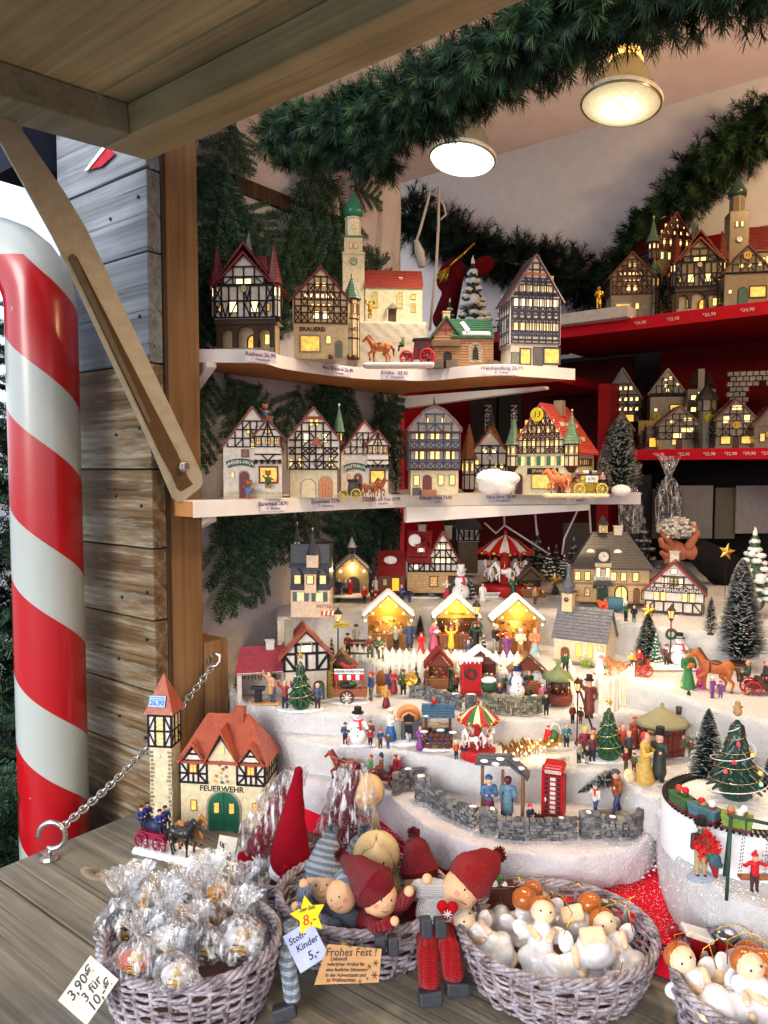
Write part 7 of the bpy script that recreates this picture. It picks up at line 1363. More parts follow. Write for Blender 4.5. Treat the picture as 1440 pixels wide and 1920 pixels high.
t,k=place('lamplighter','lamplighter in brown coat and top hat on a ladder at a street lamp',1096,1396,Z2+.001,'figurine');lamppost(t,k,128,x=-14*k,y=2*k,m=C((64,34,30)));person(t,78*k,C((116,54,44)),leg=C((80,44,40)),hair=C((120,70,50)),x=8*k,y=2*k,z=50*k,hat='top',hc=C((60,34,34)),long=True,arms=('up','down'))
mb=MB()
for s in(-4,4):mb.tube([(24*k,s*k,2*k),(-10*k,s*k,104*k)],1.5*k,C((84,44,36)),5)
for i in range(8):f=.08+i*.11;mb.tube([((24-34*f)*k,-4*k,(2+102*f)*k),((24-34*f)*k,4*k,(2+102*f)*k)],1.1*k,C((84,44,36)),4)
mb.build('ladder',t)
# ---- second step
t,k=place('snowman_scene','snowman in black hat and red scarf surrounded by three children',671,1396,Z2,'snowman group');snowman(t,70*k,BLACK,C((206,36,60)),z=2*k);snowbase(t,k,36,15,3)
for x,y,c1,c2,hc,h in((-24,-2,C((50,64,100)),NAVY,C((60,60,84)),42),(24,2,C((96,50,56)),MAR,C((110,60,60)),44),(24,-10,C((150,30,50)),C((40,40,60)),C((110,70,84)),32),(-18,-10,C((210,130,90)),C((200,120,90)),C((210,130,90)),18)):person(t,h*k,c1,c2,x=x*k,y=y*k,z=2*k,hair=c2,hat='beanie',hc=hc,arms='front')
t,k=place('bread_oven','baker in white and blue beside a domed clay bread oven with a dog',752,1392,Z2,'oven');snowbase(t,k,38,17,8);mb=MB();mb.box((20*k,4*k,26*k),(40*k,26*k,36*k),C((80,80,84)));mb.build('hearth',t,k);mb=MB();mb.box((14*k,-10*k,26*k),(14*k,k,22*k),BLACK);mb.build('opening',t)
sculpt([('e',(14*k,4*k,52*k),(23*k,16*k,20*k),C((206,140,90)))]+[('c',(14*k+17*k*math.cos(a),-9*k,52*k+14*k*math.sin(a)),(14*k+17*k*math.cos(a+.3),-9*k,52*k+14*k*math.sin(a+.3)),2.6*k,2.6*k,C((180,104,60)))for a in[i*.35 for i in range(9)]],'dome',t,40,.1);mb=MB();mb.prism([(x*k,z*k)for x,z in((4,44),(24,44),(24,54),(14,60),(4,54))],-13*k,-10*k,BLACK);mb.build('mouth',t)
person(t,62*k,WHITE,dress=C((50,110,180)),x=-20*k,y=-2*k,z=6*k,hair=C((214,150,140)),hat='beanie',hc=WHITE,arms='hold',yaw=60);horse(t,20*k,WHITE,BLACK,x=14*k,y=-14*k,z=7*k,yaw=60,trot=0,name='dog')
t,k=place('wishing_well','stone wishing well with a blue tiled roof and snow patches',821,1402,Z2,'well');snowbase(t,k,40,18,5);mb=MB();cs=[C(c,'matte')for c in((92,56,50),(66,62,92),(120,100,70),(84,70,66),(104,60,56))]
for r in range(4):
 for sd_ in range(4):
  for i in range(4):
   u=(-22+11*i+(r%2)*3)*k+5*k;v=15*k;d=(u,-v)if sd_==0 else(u,v)if sd_==1 else(-25*k,u*.6)if sd_==2 else(25*k,u*.6);mb.box((d[0],d[1],(8+r*7.5)*k),(10*k if sd_<2 else 5*k,5*k if sd_<2 else 7*k,6.6*k),random.choice(cs),(0,random.uniform(-.08,.08),0))
mb.build('stonework',t,.7*k)['kind']='stuff'
for x in(-23,23):mb=MB();mb.box((x*k,0,48*k),(5*k,7*k,40*k),C((86,50,40)));mb.build('post',t)
mb=MB();mb.tube([(-22*k,0,46*k),(22*k,0,46*k)],2.4*k,TAN,8);mb.ball((0,0,46*k),(8*k,4*k,4*k),TAN);mb.build('winch',t);rf=MB();rf.prism([(-17*k,64*k),(0,84*k),(17*k,64*k),(0,80*k)],-30*k,30*k,C((36,70,100)),'x')
for s in(-1,1):rf.tiles((-31*k*-s*-1,s*-18*k,63*k)if s>0 else(31*k,18*k,63*k),(31*k,-18*k,63*k)if s>0 else(-31*k,18*k,63*k),(31*k,0,86*k)if s>0 else(-31*k,0,86*k),(-31*k,0,86*k)if s>0 else(31*k,0,86*k),6,10,1.6*k,C((44,84,116)))
rf.build('roof',t)
for x,y,z in((-24,-14,66),(-27,-18,38),(27,-17,36),(4,-16,40)):sculpt([('e',(x*k,y*k,z*k),(8*k,3*k,3*k),SNOWP)],'snow_cap',t,14,.1)
mb=MB();mb.ball((-8*k,0,90*k),5*k,C((190,20,30)),8,6);mb.build('bobble',t)
carousel('small carousel with green and red canopy on the second step',896,1420,Z2,68,112,[C((170,30,36)),C((40,110,60)),C((222,206,170))],C((186,36,40)),horses=5)
t,k=place('santa_sleigh','lit wire sleigh with Father Christmas pulled by golden reindeer',1000,1412,Z2,'sleigh',yaw=26);coach(t,k,40,C((150,110,60)),GOLD,L=40,wr=1,W_=20,z0=8,bh=16)
for x,y in((-56,-8),(-56,8),(-30,-8),(-30,8),(-6,-8),(-6,8)):horse(t,32*k,C((120,78,44)),C((220,190,130)),x=x*k,y=y*k,ant=True)
person(t,36*k,C((206,24,36)),C((206,24,36)),x=34*k,z=18*k,pose='sit',hair=WHITE,hat='santa',hc=C((206,24,36)),yaw=-80);sculpt([('e',(48*k,0,28*k),(9*k,9*k,10*k),C((60,100,60)))],'sack',t,20,.1)
mb=MB();mb.tube([(64*k,0,6*k),(66*k,0,30*k),(60*k,0,46*k),(48*k,0,50*k),(40*k,0,42*k)],1.2*k,WHITE,5);mb.build('handle',t)
for x in range(-64,62,9):
 for y in(-13,13):mb=MB();mb.ball((0,0,0),1.7*k,HOT,6,5);o=mb.build('bulb',t);o.location=(x*k,y*k,(8+(x%4)*5)*k)
ld=bpy.data.lights.new('sleigh_light','POINT');ld.energy=.03;ld.color=(1,.75,.4);ld.shadow_soft_size=.01;lo=bpy.data.objects.new('sleigh_light',ld);col.objects.link(lo);lo.parent=t;lo.location=(-10*k,-16*k,20*k)
e=thing('price_card','paper price strip lying in front of the lit sleigh','price card',at_z(1045,1432,Z2+.002),R(24));k=K(e.location);mb=MB();mb.box((0,0,6*k),(56*k,k,11*k),C((232,228,220)));mb.build('card',e);text('Schlitten 8,90',7*k,BLACK,e,(0,-.8*k,6*k),depth=.1*k)
xmastree('decorated Christmas tree ringed by children in winter coats, beside the barrel hut',1140,1424,Z2,74,108,people=(dict(h=62,x=-44,y=2,coat=C((120,40,50)),leg=C((70,110,50)),hair=YEL,hat='beanie',hc=C((230,190,30))),dict(h=58,x=-26,y=10,coat=C((226,180,40)),leg=NAVY,hair=MAR,hat='beanie',hc=MAR),dict(h=54,x=-34,y=-12,coat=C((96,50,60)),leg=NAVY,hair=C((150,60,60))),dict(h=66,x=30,y=10,coat=C((200,80,60)),leg=BLACK,hair=ORNG),dict(h=56,x=38,y=-4,coat=C((70,60,70)),leg=BLACK,hair=SKIN)),base=(56,24,5))
t,k=place('barrel_hut','round hut made of a big red brown barrel with a thatched hat roof',1240,1412,Z2,'barrel hut');snowbase(t,k,60,26,4);mb=MB()
for i in range(26):
 a=6.283*i/26
 if-2.9<a-2*math.pi*(a>math.pi)<-1.75:continue
 mb.solid([Vector((r*math.cos(a+d)*k,r*.8*math.sin(a+d)*k,z*k))for(r,z,d)in((40,2,-.11),(40,2,.11),(43,30,.11),(41,62,.11),(41,62,-.11),(43,30,-.11))],Vector((-math.cos(a),-math.sin(a),0))*4*k,C((118,50,40)))
mb.build('staves',t,.3*k)['kind']='stuff'
for z in(14,46):mb=MB();mb.lathe([(43.2*k,(z-2)*k),(43.6*k,(z+2)*k)],C((74,36,34)),n=30,sy=.8,cap=False);mb.build('hoop',t)
mb=MB();mb.lathe([(52*k,58*k),(44*k,64*k),(26*k,76*k),(10*k,86*k),(3*k,90*k),(4*k,96*k),(1*k,99*k)],C((142,138,108),'snow'),n=28,sy=.8);mb.build('roof',t);mb=MB();mb.lathe([(5*k,74*k),(6*k,88*k)],C((70,50,44)),(34*k,6*k,0),10);mb.build('chimney',t)
sculpt([('c',(46*k*math.cos(a),37*k*math.sin(a),57*k),(46*k*math.cos(a+.25),37*k*math.sin(a+.25),57*k),3*k,3*k,random.choice([C((50,76,44)),C((150,40,36)),C((50,76,44))]))for a in[i*.25-.2 for i in range(26)]],'swag',t,50,.1);mb=MB();mb.box((-20*k,-16*k,34*k),(26*k,8*k,44*k),C((170,140,110)));mb.build('counter',t);person(t,34*k,C((120,40,50)),x=-16*k,y=-18*k,z=22*k)
figure('woman in an orange red cloak left of the barrel hut',1190,1400,Z2+.001,58,[dict(coat=C((176,70,46)),dress=C((170,66,44)),hair=C((190,90,60)),hat='scarf',hc=C((176,70,46)),arms='front'),dict(h=40,coat=C((60,60,90)),leg=BROWN,hair=MAR,x=18,y=4)])
figure('dancing couple in yellow gown and top hat on a grey oval base',1222,1468,Z2-.001,100,[dict(coat=C((206,168,80)),dress=C((196,160,80)),hair=C((190,60,70)),x=-14,arms='hold',yaw=50),dict(coat=C((50,56,52)),leg=C((40,44,40)),hair=BLACK,hat='top',hc=BLACK,x=14,arms='hold',yaw=-50,long=True)],base=(40,16,6,C((178,176,174),'matte')))
# ---- lowest step
t,k=place('horse_carriage','chestnut horse drawing an open dark coach with passengers and red spoked wheels',690,1472,Z1,'horse carriage',yaw=-5);horse(t,64*k,C((140,50,40)),C((90,34,30)),x=-46*k,z=4*k,sad=C((60,24,24)));coach(t,k,34,C((86,48,36)),C((170,40,56)),L=66,wr=15,W_=24,z0=14,bh=16,hubm=C((226,120,130)))
for x,c1,hc,ht,kd in((6,C((90,130,80)),C((190,50,60)),'beanie',0),(26,C((130,70,50)),C((50,60,80)),'top',0),(60,C((150,30,50)),C((170,160,150)),None,0),(52,C((120,30,40)),C((150,30,60)),'beanie',0)):person(t,44*k,c1,c1,x=x*k,y=random.uniform(-3,3)*k,z=24*k,pose='sit',hair=hc,hat=ht,hc=hc,yaw=-70)
reins(t,k,[(-76,-6,58),(-40,-9,48),(4,-4,54)],C((190,160,90)))
WS=((104,104,108),(82,84,88),(126,124,122))
stonewall('stone wall end with snow caps behind the open coach, farthest left piece',[(742,1490),(762,1482),(800,1480)],Z1,42,12,WS);stonewall('thick stone gate pillar with snow on the lowest step',[(783,1500),(806,1502)],Z1,48,18,WS)
stonewall('curved grey stone wall with snow patches running down to the wooden shelter',[(800,1502),(830,1524),(860,1540),(896,1552)],Z1,38,12,WS);stonewall('square stone pillar with a snow cap below the wooden shelter',[(904,1560),(930,1560)],Z1,46,20,WS)
stonewall('long straight grey stone wall in front of the red telephone box',[(938,1570),(990,1574),(1040,1574),(1082,1570)],Z1,42,12,WS);stonewall('stone pillar with snow cap right of the telephone box wall',[(1092,1568),(1122,1568)],Z1,48,20,WS);stonewall('curved stone wall piece below the tree carriers, rightmost on the lowest step',[(1130,1568),(1160,1572),(1190,1568),(1204,1548)],Z1,42,14,WS,snow=.6)
t,k=place('bus_shelter','wooden shelter with snow spotted slate roof sheltering two wrapped up women',936,1532,Z1,'shelter',yaw=-14)
for x,y in((6,2),(44,-6),(44,14),(-34,12)):mb=MB();mb.box((x*k,y*k,46*k),(6*k,6*k,92*k),C((120,84,54)));mb.build('post',t,.5*k)
rm=MB();rm.solid([(-44*k,-14*k,112*k),(16*k,-14*k,116*k),(54*k,-14*k,84*k),(54*k,-14*k,80*k),(14*k,-14*k,111*k),(-44*k,-14*k,107*k)],(0,38*k,0),C((80,84,92)));rm.tiles((56*k,-15*k,86*k),(56*k,25*k,86*k),(16*k,25*k,119*k),(16*k,-15*k,119*k),6,6,1.6*k,C((70,76,88)));rm.tiles((-46*k,-17*k,104*k),(20*k,-17*k,108*k),(18*k,6*k,124*k),(-40*k,6*k,120*k),4,9,1.6*k,C((70,76,88)));rm.build('roof',t)
for x,y,z in((-28,-12,112),(2,-10,118),(40,-6,102),(30,10,112),(-6,-16,110)):sculpt([('e',(x*k,y*k,z*k),(8*k,6*k,3*k),SNOWP)],'snow_cap',t,16,.1)
figure('woman in a blue turban and purple skirt under the wooden shelter',916,1536,Z1,86,[dict(coat=C((70,100,140)),dress=C((110,40,70)),hair=C((60,80,130)),hat='beanie',hc=C((56,84,140)),arms='front')]);figure('woman in pale blue coat with a maroon headscarf seen from behind under the shelter',952,1536,Z1,84,[dict(coat=C((96,130,150)),leg=C((60,50,50)),hair=C((90,40,60)),hat='scarf',hc=C((90,44,64)),long=True,yaw=160)])
# telephone box
t,k=place('telephone_box','bright red telephone box with domed top on the lowest step',1038,1528,Z1,'telephone box',yaw=-20);RB_=C((166,12,20),'ceramic');mb=MB();w=21;mb.box((0,0,3*k),(2*w*k,2*w*k,6*k),RB_);mb.box((0,0,91*k),(2*w*k,2*w*k,8*k),RB_)
for sx in(-1,1):
 for sy in(-1,1):mb.box((sx*(w-3)*k,sy*(w-3)*k,48*k),(6*k,6*k,90*k),RB_)
mb.box((0,0,46*k),(1.9*w*k,1.86*w*k,2*k),RB_);mb.build('frame',t,.6*k);sculpt([('b',(0,0,96*k),(21*k,21*k,8*k),7*k,RB_)],'roof',t,34,.1)
gl=C((64,30,34),'ceramic');gw=C((206,200,196),'ceramic')
for a in(0,90,180,270):
 e=MB();e.box((0,-(w-2)*k,46*k),(30*k,k,80*k),gl);o=e.build('glass',t);o.rotation_euler=(0,0,R(a));e=MB()
 for i in range(9):e.box((0,-(w-1)*k,(10+i*9)*k),(32*k,1.8*k,1.6*k),RB_)
 for x in(-7,7):e.box((x*k,-(w-1)*k,46*k),(1.8*k,1.8*k,80*k),RB_)
 o=e.build('glazing_bars',t);o.rotation_euler=(0,0,R(a));e=MB()
 if a in(0,90):
  for i in range(8):e.box((0,-(w-1.6)*k,(14.5+i*9)*k),(10*k,.6*k,6*k),gw)
  o=e.build('pane',t);o.rotation_euler=(0,0,R(a));e=MB();e.box((0,-(w+.3)*k,92*k),(30*k,1*k,6*k),C((226,200,196)));o=e.build('sign',t);o.rotation_euler=(0,0,R(a))
  if a==0:text('TELEPHONE',5*k,BLACK,t,(0,-(w+.9)*k,92*k),depth=.1*k)
e=MB();e.ball((-13*k,-(w+1)*k,38*k),(1.6*k,1.6*k,5*k),WHITE);e.build('handle',t)
t,k=figure('father and child carrying a snowy fir tree over their shoulders',1140,1526,Z1+.008,88,[dict(coat=C((140,70,44)),leg=C((52,60,96)),hair=SKIN,hat='cap',hc=C((60,66,80)),pose='walk',arms='hold',x=16,yaw=-60,lean=.1),dict(h=62,coat=C((214,210,204)),leg=C((40,70,130)),hair=BLUE,hat='beanie',hc=C((60,90,140)),scarf=RED,pose='walk',x=-26,y=-4,yaw=-50,arms='hold')],base=(46,18,4,C((150,140,128),'matte')));bt,_=brushtree('snowy bottle brush fir being carried over two shoulders',1140,1526,Z1+.008,44,92,.35,1800,base=False);bt.location=t.location+Vector((26*k,.006,78*k));bt.rotation_euler=(0,R(-116),0)
mb=MB();mb.lathe([(3*k,0),(13*k,0),(13*k,3*k),(3*k,3*k)],C((226,206,170)),n=16);o=mb.build('cut_end',t);o.location=(38*k,-2*k,76*k);o.rotation_euler=(R(70),0,R(20))
# ---- right hand drum, train tree, swing
ZD=1.213;p=at_z(1388,1505,ZD);t=thing('drum','round smooth white drum carrying the train and tree','drum',(p.x,p.y,1.165));mb=MB();rd=.086;mb.lathe([(rd,-.01),(rd,.041),(rd-.002,.045),(rd-.008,ZD-1.165),(.001,ZD-1.165)],C((232,234,240),'white'),n=64,cap=False);mb.build('shell',t);dc=t.location.copy()
e=thing('price_note','crumpled handwritten price note stuck on the white drum','price note',(dc.x-.012,dc.y-rd*.995,1.190),R(-12));mb=MB();k=K(e.location);mb.prism([(-22*k,-18*k),(18*k,-22*k),(24*k,-2*k),(20*k,16*k),(-20*k,20*k)],-.0004,.0002,C((226,222,224)));mb.build('paper',e);text('29,',16*k,C((120,80,90)),e,(-6*k,-.0008,-5*k),depth=.00005,shear=.3);text('Spieluhr',7*k,C((120,80,90)),e,(0,-.0008,10*k),depth=.00005,shear=.3)
t=thing('toy_railway','oval black toy track with a green wagon circling the Christmas tree','toy railway',(dc.x,dc.y,ZD));k=K(dc);rt=.077;mb=MB()
for rr in(rt-.005,rt+.005):mb.tube([(rr*math.cos(a),rr*math.sin(a),.002)for a in[6.283*i/60 for i in range(60)]],.0008,BLACK,4,closed=True)
mb.build('rail',t);mb=MB()
for i in range(90):a=6.283*i/90;mb.box((rt*math.cos(a),rt*math.sin(a),.0008),(.017,.0028,.0014),BLACK,(0,0,a))
mb.build('sleepers',t)['kind']='stuff'
mb=MB();mb.lathe([(.058,0),(.056,.003),(.04,.006),(.001,.008)],SNOWP,n=40);mb.build('snow_disc',t)
def wagon(an,c_,load,wb=.026):
 e=bpy.data.objects.new('wagon',None);col.objects.link(e);e.parent=t;e.location=(rt*math.cos(an),rt*math.sin(an),.003);e.rotation_euler=(0,0,an+R(90));mb=MB();mb.prism([(-wb/2,.002),(wb/2,.002),(wb/2+.003,.015),(-wb/2-.003,.015)],-.008,.008,c_);mb.box((0,0,.002),(wb*1.1,.018,.003),C((120,30,40)));mb.build('body',e,.0006);sculpt([('e',(random.uniform(-.3,.3)*wb,random.uniform(-.004,.004),.017+random.random()*.005),(.004,.004,.004),c2)for c2 in load],'load',e,26,.05)
wagon(R(-118),C((120,150,60)),[GOLD,WHITE,TAN,C((190,60,50)),WHITE]);wagon(R(-143),C((70,110,120)),[WHITE,RED,RED,TAN],.028);wagon(R(-166),C((60,100,60)),[RED,WHITE,GREEN,C((190,60,50))],.026)
tt,k=xmastree('bushy dark Christmas tree with lit coloured lamps on the white drum',1365,1512,ZD+.006,118,168,tiers=6,star=None,green=(26,58,48));tt.location=(dc.x-.006,dc.y,ZD+.006);kk=K(dc)
sculpt([('c',(0,0,0),(0,0,.008),.005,.003,TAN),('e',(0,0,.0105),(.003,.003,.003),TAN),('c',(-.005,0,.006),(.005,0,.006),.0014,.0014,TAN)],'angel_top',tt,24,.1).location=(0,0,172*k)
for s,a,c_ in((.70,-1.9,(255,40,50)),(.45,-2.1,(255,30,40)),(.55,-1.1,(255,170,60)),(.16,-1.15,(120,255,150)),(.30,-1.0,(255,170,60)),(.3,-2.4,(255,60,60))):mb=MB();mb.ball((0,0,0),4*k,E(c_,.8,'lamp'),8,6);o=mb.build('lamp',tt);rr=66*k*(1-s*.86);o.location=(rr*math.cos(a),rr*math.sin(a),172*k*(.17+.72*s))
mb=MB();pts=[]
for i in range(60):s=i/60;a=-2.8+s*14;rr=70*k*(1-s*.84);pts.append((rr*math.cos(a),rr*math.sin(a),172*k*(.16+.7*s)))
mb.tube(pts,.9*k,WHITE,5);mb.build('cable',tt)
brushtree('snowy bottle brush tree behind the train tree, left of it',1326,1470,1.20,78,148,.4,3200,base=True)
t,k=place('log_pile','stack of short brown logs at the right edge behind the train tree',1405,1478,1.20,'log pile');
for r in range(3):
 for i in range(4-r):
  mb=MB();mb.tube([(0,0,0),(0,30*k,0)],8*k,C((100,62,44)),10);o=mb.build('log',t);o.location=((i*15+r*7-16)*k,0,(8+r*13)*k);mb=MB();mb.lathe([(7.4*k,0),(.001,.0002)],C((214,178,120)),n=10,cap=False);e=mb.build('cut_face',o);e.rotation_euler=(R(90),0,0);e.location=(0,-.0003,0)
for x in(-4,22,44):mb=MB();mb.lathe([(10*k,0),(10*k,26*k)],C((96,66,46)),n=12);mb.lathe([(9.4*k,26.2*k),(.001,26.4*k)],C((214,178,120)),n=12,cap=False);o=mb.build('log',t);o.location=(x*k,-26*k,0)
brushtree('snowy dark fir top at the extreme right behind the log pile',1440,1500,1.20,40,86,.35,1200)
figure('man in top hat hidden behind a huge bunch of red poinsettias',1313,1645,1.166,110,[dict(coat=C((70,40,50)),leg=C((170,150,110)),hair=C((60,44,44)),hat='top',hc=BLACK,long=False,arms='hold',res=50)],base=(26,17,7,C((150,164,186),'matte')))
p=at_z(1313,1645,1.166);t=thing('poinsettias','bunch of red poinsettias with green leaves in the arms of the top hatted man','flowers',p+Vector((0,-.012,0)));k=K(p);mb=MB()
for i in range(60):
 cx,cz=random.gauss(0,12),78+random.gauss(0,14);a0=random.uniform(0,6.28)
 if abs(cx)>24:continue
 m_=random.choice([C((190,20,28)),C((214,34,36)),C((160,14,24)),C((190,20,28)),C((40,90,60))])
 for j in range(5):a=a0+j*1.256;d=Vector((math.cos(a),-.25,math.sin(a)))*9*k;n_=Vector((-math.sin(a),0,math.cos(a)))*2.6*k;c0=Vector((cx*k,-random.uniform(0,8)*k,cz*k));mb.add([c0,c0+d*.5+n_,c0+d,c0+d*.5-n_],[(0,1,2,3)],m_)
o=mb.build('petals',t);o['kind']='stuff';sculpt([('e',(14*k,-.004,50*k),(12*k,8*k,14*k),C((60,90,110))),('c',(4*k,-.004,62*k),(24*k,-.004,40*k),5*k,6*k,C((60,100,70))),('c',(16*k,0,40*k),(20*k,0,14*k),10*k,4*k,C((150,30,40)))],'wrap',t,30,.1)
# swing
GM=C((44,70,58));p=at_z(1362,1688,1.166);k=K(p);t=thing('swing_frame','dark green metal swing frame with hooks on the right step','swing',p);mb=MB();T_=Vector((14*k,.01,158*k));mb.tube([(0,0,0),T_],3.6*k,GM,8);mb.build('leg',t);mb=MB();mb.tube([(26*k,.035,12*k),T_],3.4*k,GM,8);mb.build('leg',t);mb=MB();mb.tube([(5*k,.003,46*k),(24*k,.03,60*k)],2.6*k,GM,6);mb.build('brace',t)
mb=MB();mb.tube([T_+Vector((-6*k,0,2*k)),T_+Vector((120*k,0,-26*k))],3.6*k,GM,8);mb.build('bar',t);mb=MB();mb.tube([(T_.x+120*k,T_.y,132*k),(T_.x+130*k,0,-20*k)],3.6*k,GM,8);mb.build('leg',t)
for x in(28,76):
 mb=MB();b_=Vector((T_.x+x*k,T_.y-.002,(156-x*.22)*k));mb.tube([b_,b_+Vector((0,0,-22*k)),b_+Vector((-3*k,0,-28*k)),b_+Vector((-8*k,0,-26*k)),b_+Vector((-9*k,0,-16*k))],1.8*k,GM,6);mb.build('hook',t)
 mb=MB()
 for i in range(22):mb.ball((b_.x+(2 if i%2 else 0)*k-5*k-i*.3*k,b_.y-(.001 if i%2 else-.001),b_.z-(30+i*3.6)*k),(1.2*k,1*k,2.4*k),C((120,90,60),'metal'),5,4)
 mb.build('swing_chain',t)
mb=MB();mb.box((T_.x+46*k,T_.y-.004,40*k),(62*k,18*k,5*k),C((150,90,60)));mb.build('seat',t,.5*k)
p2=at_z(1414,1668,1.166);t2s,k2=figure('little Father Christmas with outstretched arms sitting on the swing',1414,1672,1.178,76,[dict(coat=C((200,24,44)),leg=C((70,44,44)),hair=WHITE,hat='santa',hc=C((200,24,44)),arms='out',res=56)]);
# ---- extras on the shelves
t=thing('horse_carriage','chestnut horse with a black coach and crimson wheels before the plaster block','horse carriage',at_d(748,0,1.44).xy.to_3d()+Vector((0,0,ZS1)));k=K(t.location);t.rotation_euler=(0,0,R(-4));horse(t,56*k,C((176,96,52)),C((120,60,36)),x=-34*k,sad=C((120,74,40)));coach(t,k,34,C((110,40,50)),C((206,36,60)),L=56,wr=13,W_=22,z0=10,bh=16,top=C((40,42,52)),open_=False,hubm=C((170,30,50)));person(t,34*k,C((90,120,70)),x=8*k,z=24*k,pose='sit',hair=GREYH,yaw=-80,arms='hold');sculpt([('b',(0,0,-2*k),(66*k,18*k,4*k),3*k,SNOWP)],'base',t,44,.1,(.0006,.004))
q=lambda px,d,z:at_d(px,880,d).xy.to_3d()+Vector((0,0,z))
t=thing('golden_angel','tiny gold angel statue standing before the church','statue',q(694,1.49,BTOP));k=K(t.location);person(t,34*k,GOLD,GOLD,hair=GOLD,skin=GOLD,arms='up')
brushtree('slim frosted brush tree at the right end of the plaster block',799,0,ZS1,16,64,.3,900,depth=1.56)
snowfir('large dark snow laden ceramic fir behind the log cabin',884,0,ZB1,84,158,depth=2.36,tiers=8,sk=1.35);snowfir('small snow laden fir between the log cabin and the wine house',938,0,ZB1,40,84,depth=2.34,tiers=5);snowfir('small dark snow laden fir at the left foot of the large ceramic fir',842,0,ZB1,40,80,depth=2.36,tiers=5)
t=thing('bow','red bow with gold edging tucked behind the snow laden ceramic fir','bow',q(872,2.44,ZB1+.24));k=K(t.location);sculpt([('e',(-30*k,0,-10*k),(22*k,8*k,34*k),(0,.5,0),C((96,8,16),'cloth')),('e',(30*k,0,6*k),(24*k,8*k,17*k),(0,-.5,0),C((96,8,16),'cloth')),('c',(-14*k,0,0),(-40*k,0,-90*k),12*k,22*k,C((90,8,16),'cloth'))],'ribbon',t,40,.2);mb=MB();mb.tube([(-30*k,-10*k,4*k),(14*k,-10*k,44*k)],2.4*k,GOLD,6)
for i in range(14):mb.tube([(-30*k,-10*k,4*k),((-52+random.uniform(-8,14))*k,-10*k,(-14+random.uniform(-16,4))*k)],.8*k,GOLD,3)
mb.build('gold_tassel',t)
t=thing('horse_carriage','little coach with two horses before the gabled inn on the lower shelf','horse carriage',q(672,1.30,ZS2));k=K(t.location);coach(t,k,-16,C((60,56,40)),C((206,180,90)),L=34,wr=9,W_=18,z0=6,bh=13,top=BLACK,open_=False);horse(t,40*k,C((150,84,50)),C((90,50,34)),x=22*k,y=-5*k,yaw=180);horse(t,40*k,C((150,84,50)),C((90,50,34)),x=34*k,y=5*k,yaw=180);person(t,26*k,PURP,x=-2*k,z=20*k,pose='sit',yaw=80)
t=thing('horse_carriage','rearing orange horses pulling a yellow round coach with a price tag','horse carriage',q(1080,1.43,ZS2+.001));k=K(t.location);sculpt([('b',(0,0,0),(60*k,17*k,4*k),3*k,C((226,206,170),'snow'))],'base',t,44,.1,(.0006,.005));horse(t,48*k,C((206,116,70)),C((226,170,120)),x=-36*k,y=-5*k,z=3*k,sad=TAN);horse(t,48*k,C((196,106,64)),C((226,170,120)),x=-22*k,y=7*k,z=3*k,sad=TAN)
YC=C((206,184,60),'ceramic');sculpt([('e',(24*k,0,22*k),(18*k,11*k,15*k),YC),('b',(24*k,0,34*k),(17*k,11*k,6*k),3*k,YC)],'coach_body',t,40,.1);mb=MB();mb.box((24*k,0,39*k),(40*k,24*k,3*k),C((60,44,40)));mb.build('roof',t,k)
for x in(4,46):
 for s in(-1,1):wheel(t,10*k,C((216,200,110)),x*k,s*13*k,12*k)
for i in range(6):mb=MB();mb.box(((14+i*4)*k,-11.4*k,22*k),(.8*k,k,20*k),DKWOOD);mb.build('rib',t)
mb=MB();mb.box((26*k,-13*k,31*k),(22*k,k,12*k),C((230,226,236)));o=mb.build('price_tag',t);text('6,90',8*k,C((60,50,60)),t,(26*k,-13.8*k,31*k),depth=.1*k);person(t,28*k,PURP,x=2*k,z=24*k,pose='sit',hair=WHITE,yaw=-80);person(t,26*k,C((190,140,150)),x=50*k,z=18*k,hair=TAN);sculpt([('e',((16+i*5)*k,0,43*k),(4*k,5*k,4*k),random.choice([BLACK,WHITE,GREYH]))for i in range(5)],'luggage',t,24,.05)
t=thing('cotton_ball','fluffy white ball of cotton wool in front of the old office','cotton wool',q(931,1.46,ZS2+.018));k=K(t.location);CW=C((236,236,238),'white');sculpt([('e',(random.uniform(-20,20)*k,random.uniform(-8,8)*k,random.uniform(-4,16)*k),(random.uniform(16,26)*k,16*k,random.uniform(12,20)*k),CW)for _ in range(9)],'wool',t,56,.3,(.0012,.003));mb=MB()
for i in range(1500):d=Vector((random.gauss(0,1),random.gauss(0,.7),random.gauss(0,.8))).normalized();b=Vector((d.x*34*k,d.y*20*k,6*k+d.z*22*k));e=b+d*random.uniform(3,8)*k+Vector((random.uniform(-4,4),0,random.uniform(-4,4)))*k;w_=d.orthogonal().normalized()*.00014;mb.add([b-w_,b+w_,e],[(0,1,2)],CW)
mb.build('fibres',t)['kind']='stuff'
brushtree('tall frosted bottle brush tree at the right end of the lower white shelf',1160,0,ZS2,96,140,.28,6500,depth=1.58,shape=2.);brushtree('short frosted bottle brush tree leaning against the tall one on the lower shelf',1131,0,ZS2,42,86,.4,2200,depth=1.50)
brushtree('dark frosted brush tree between the gabled inn and the grey townhouse',742,0,ZS2,44,112,.12,1600,depth=1.52,dark=True)
t=thing('snow_lump','white pebble like snow lump at the foot of the frosted trees','snow lump',q(1165,1.52,ZS2));sculpt([('e',(0,0,.008),(.02,.014,.012),SNOWP)],'lump',t,24,.1)
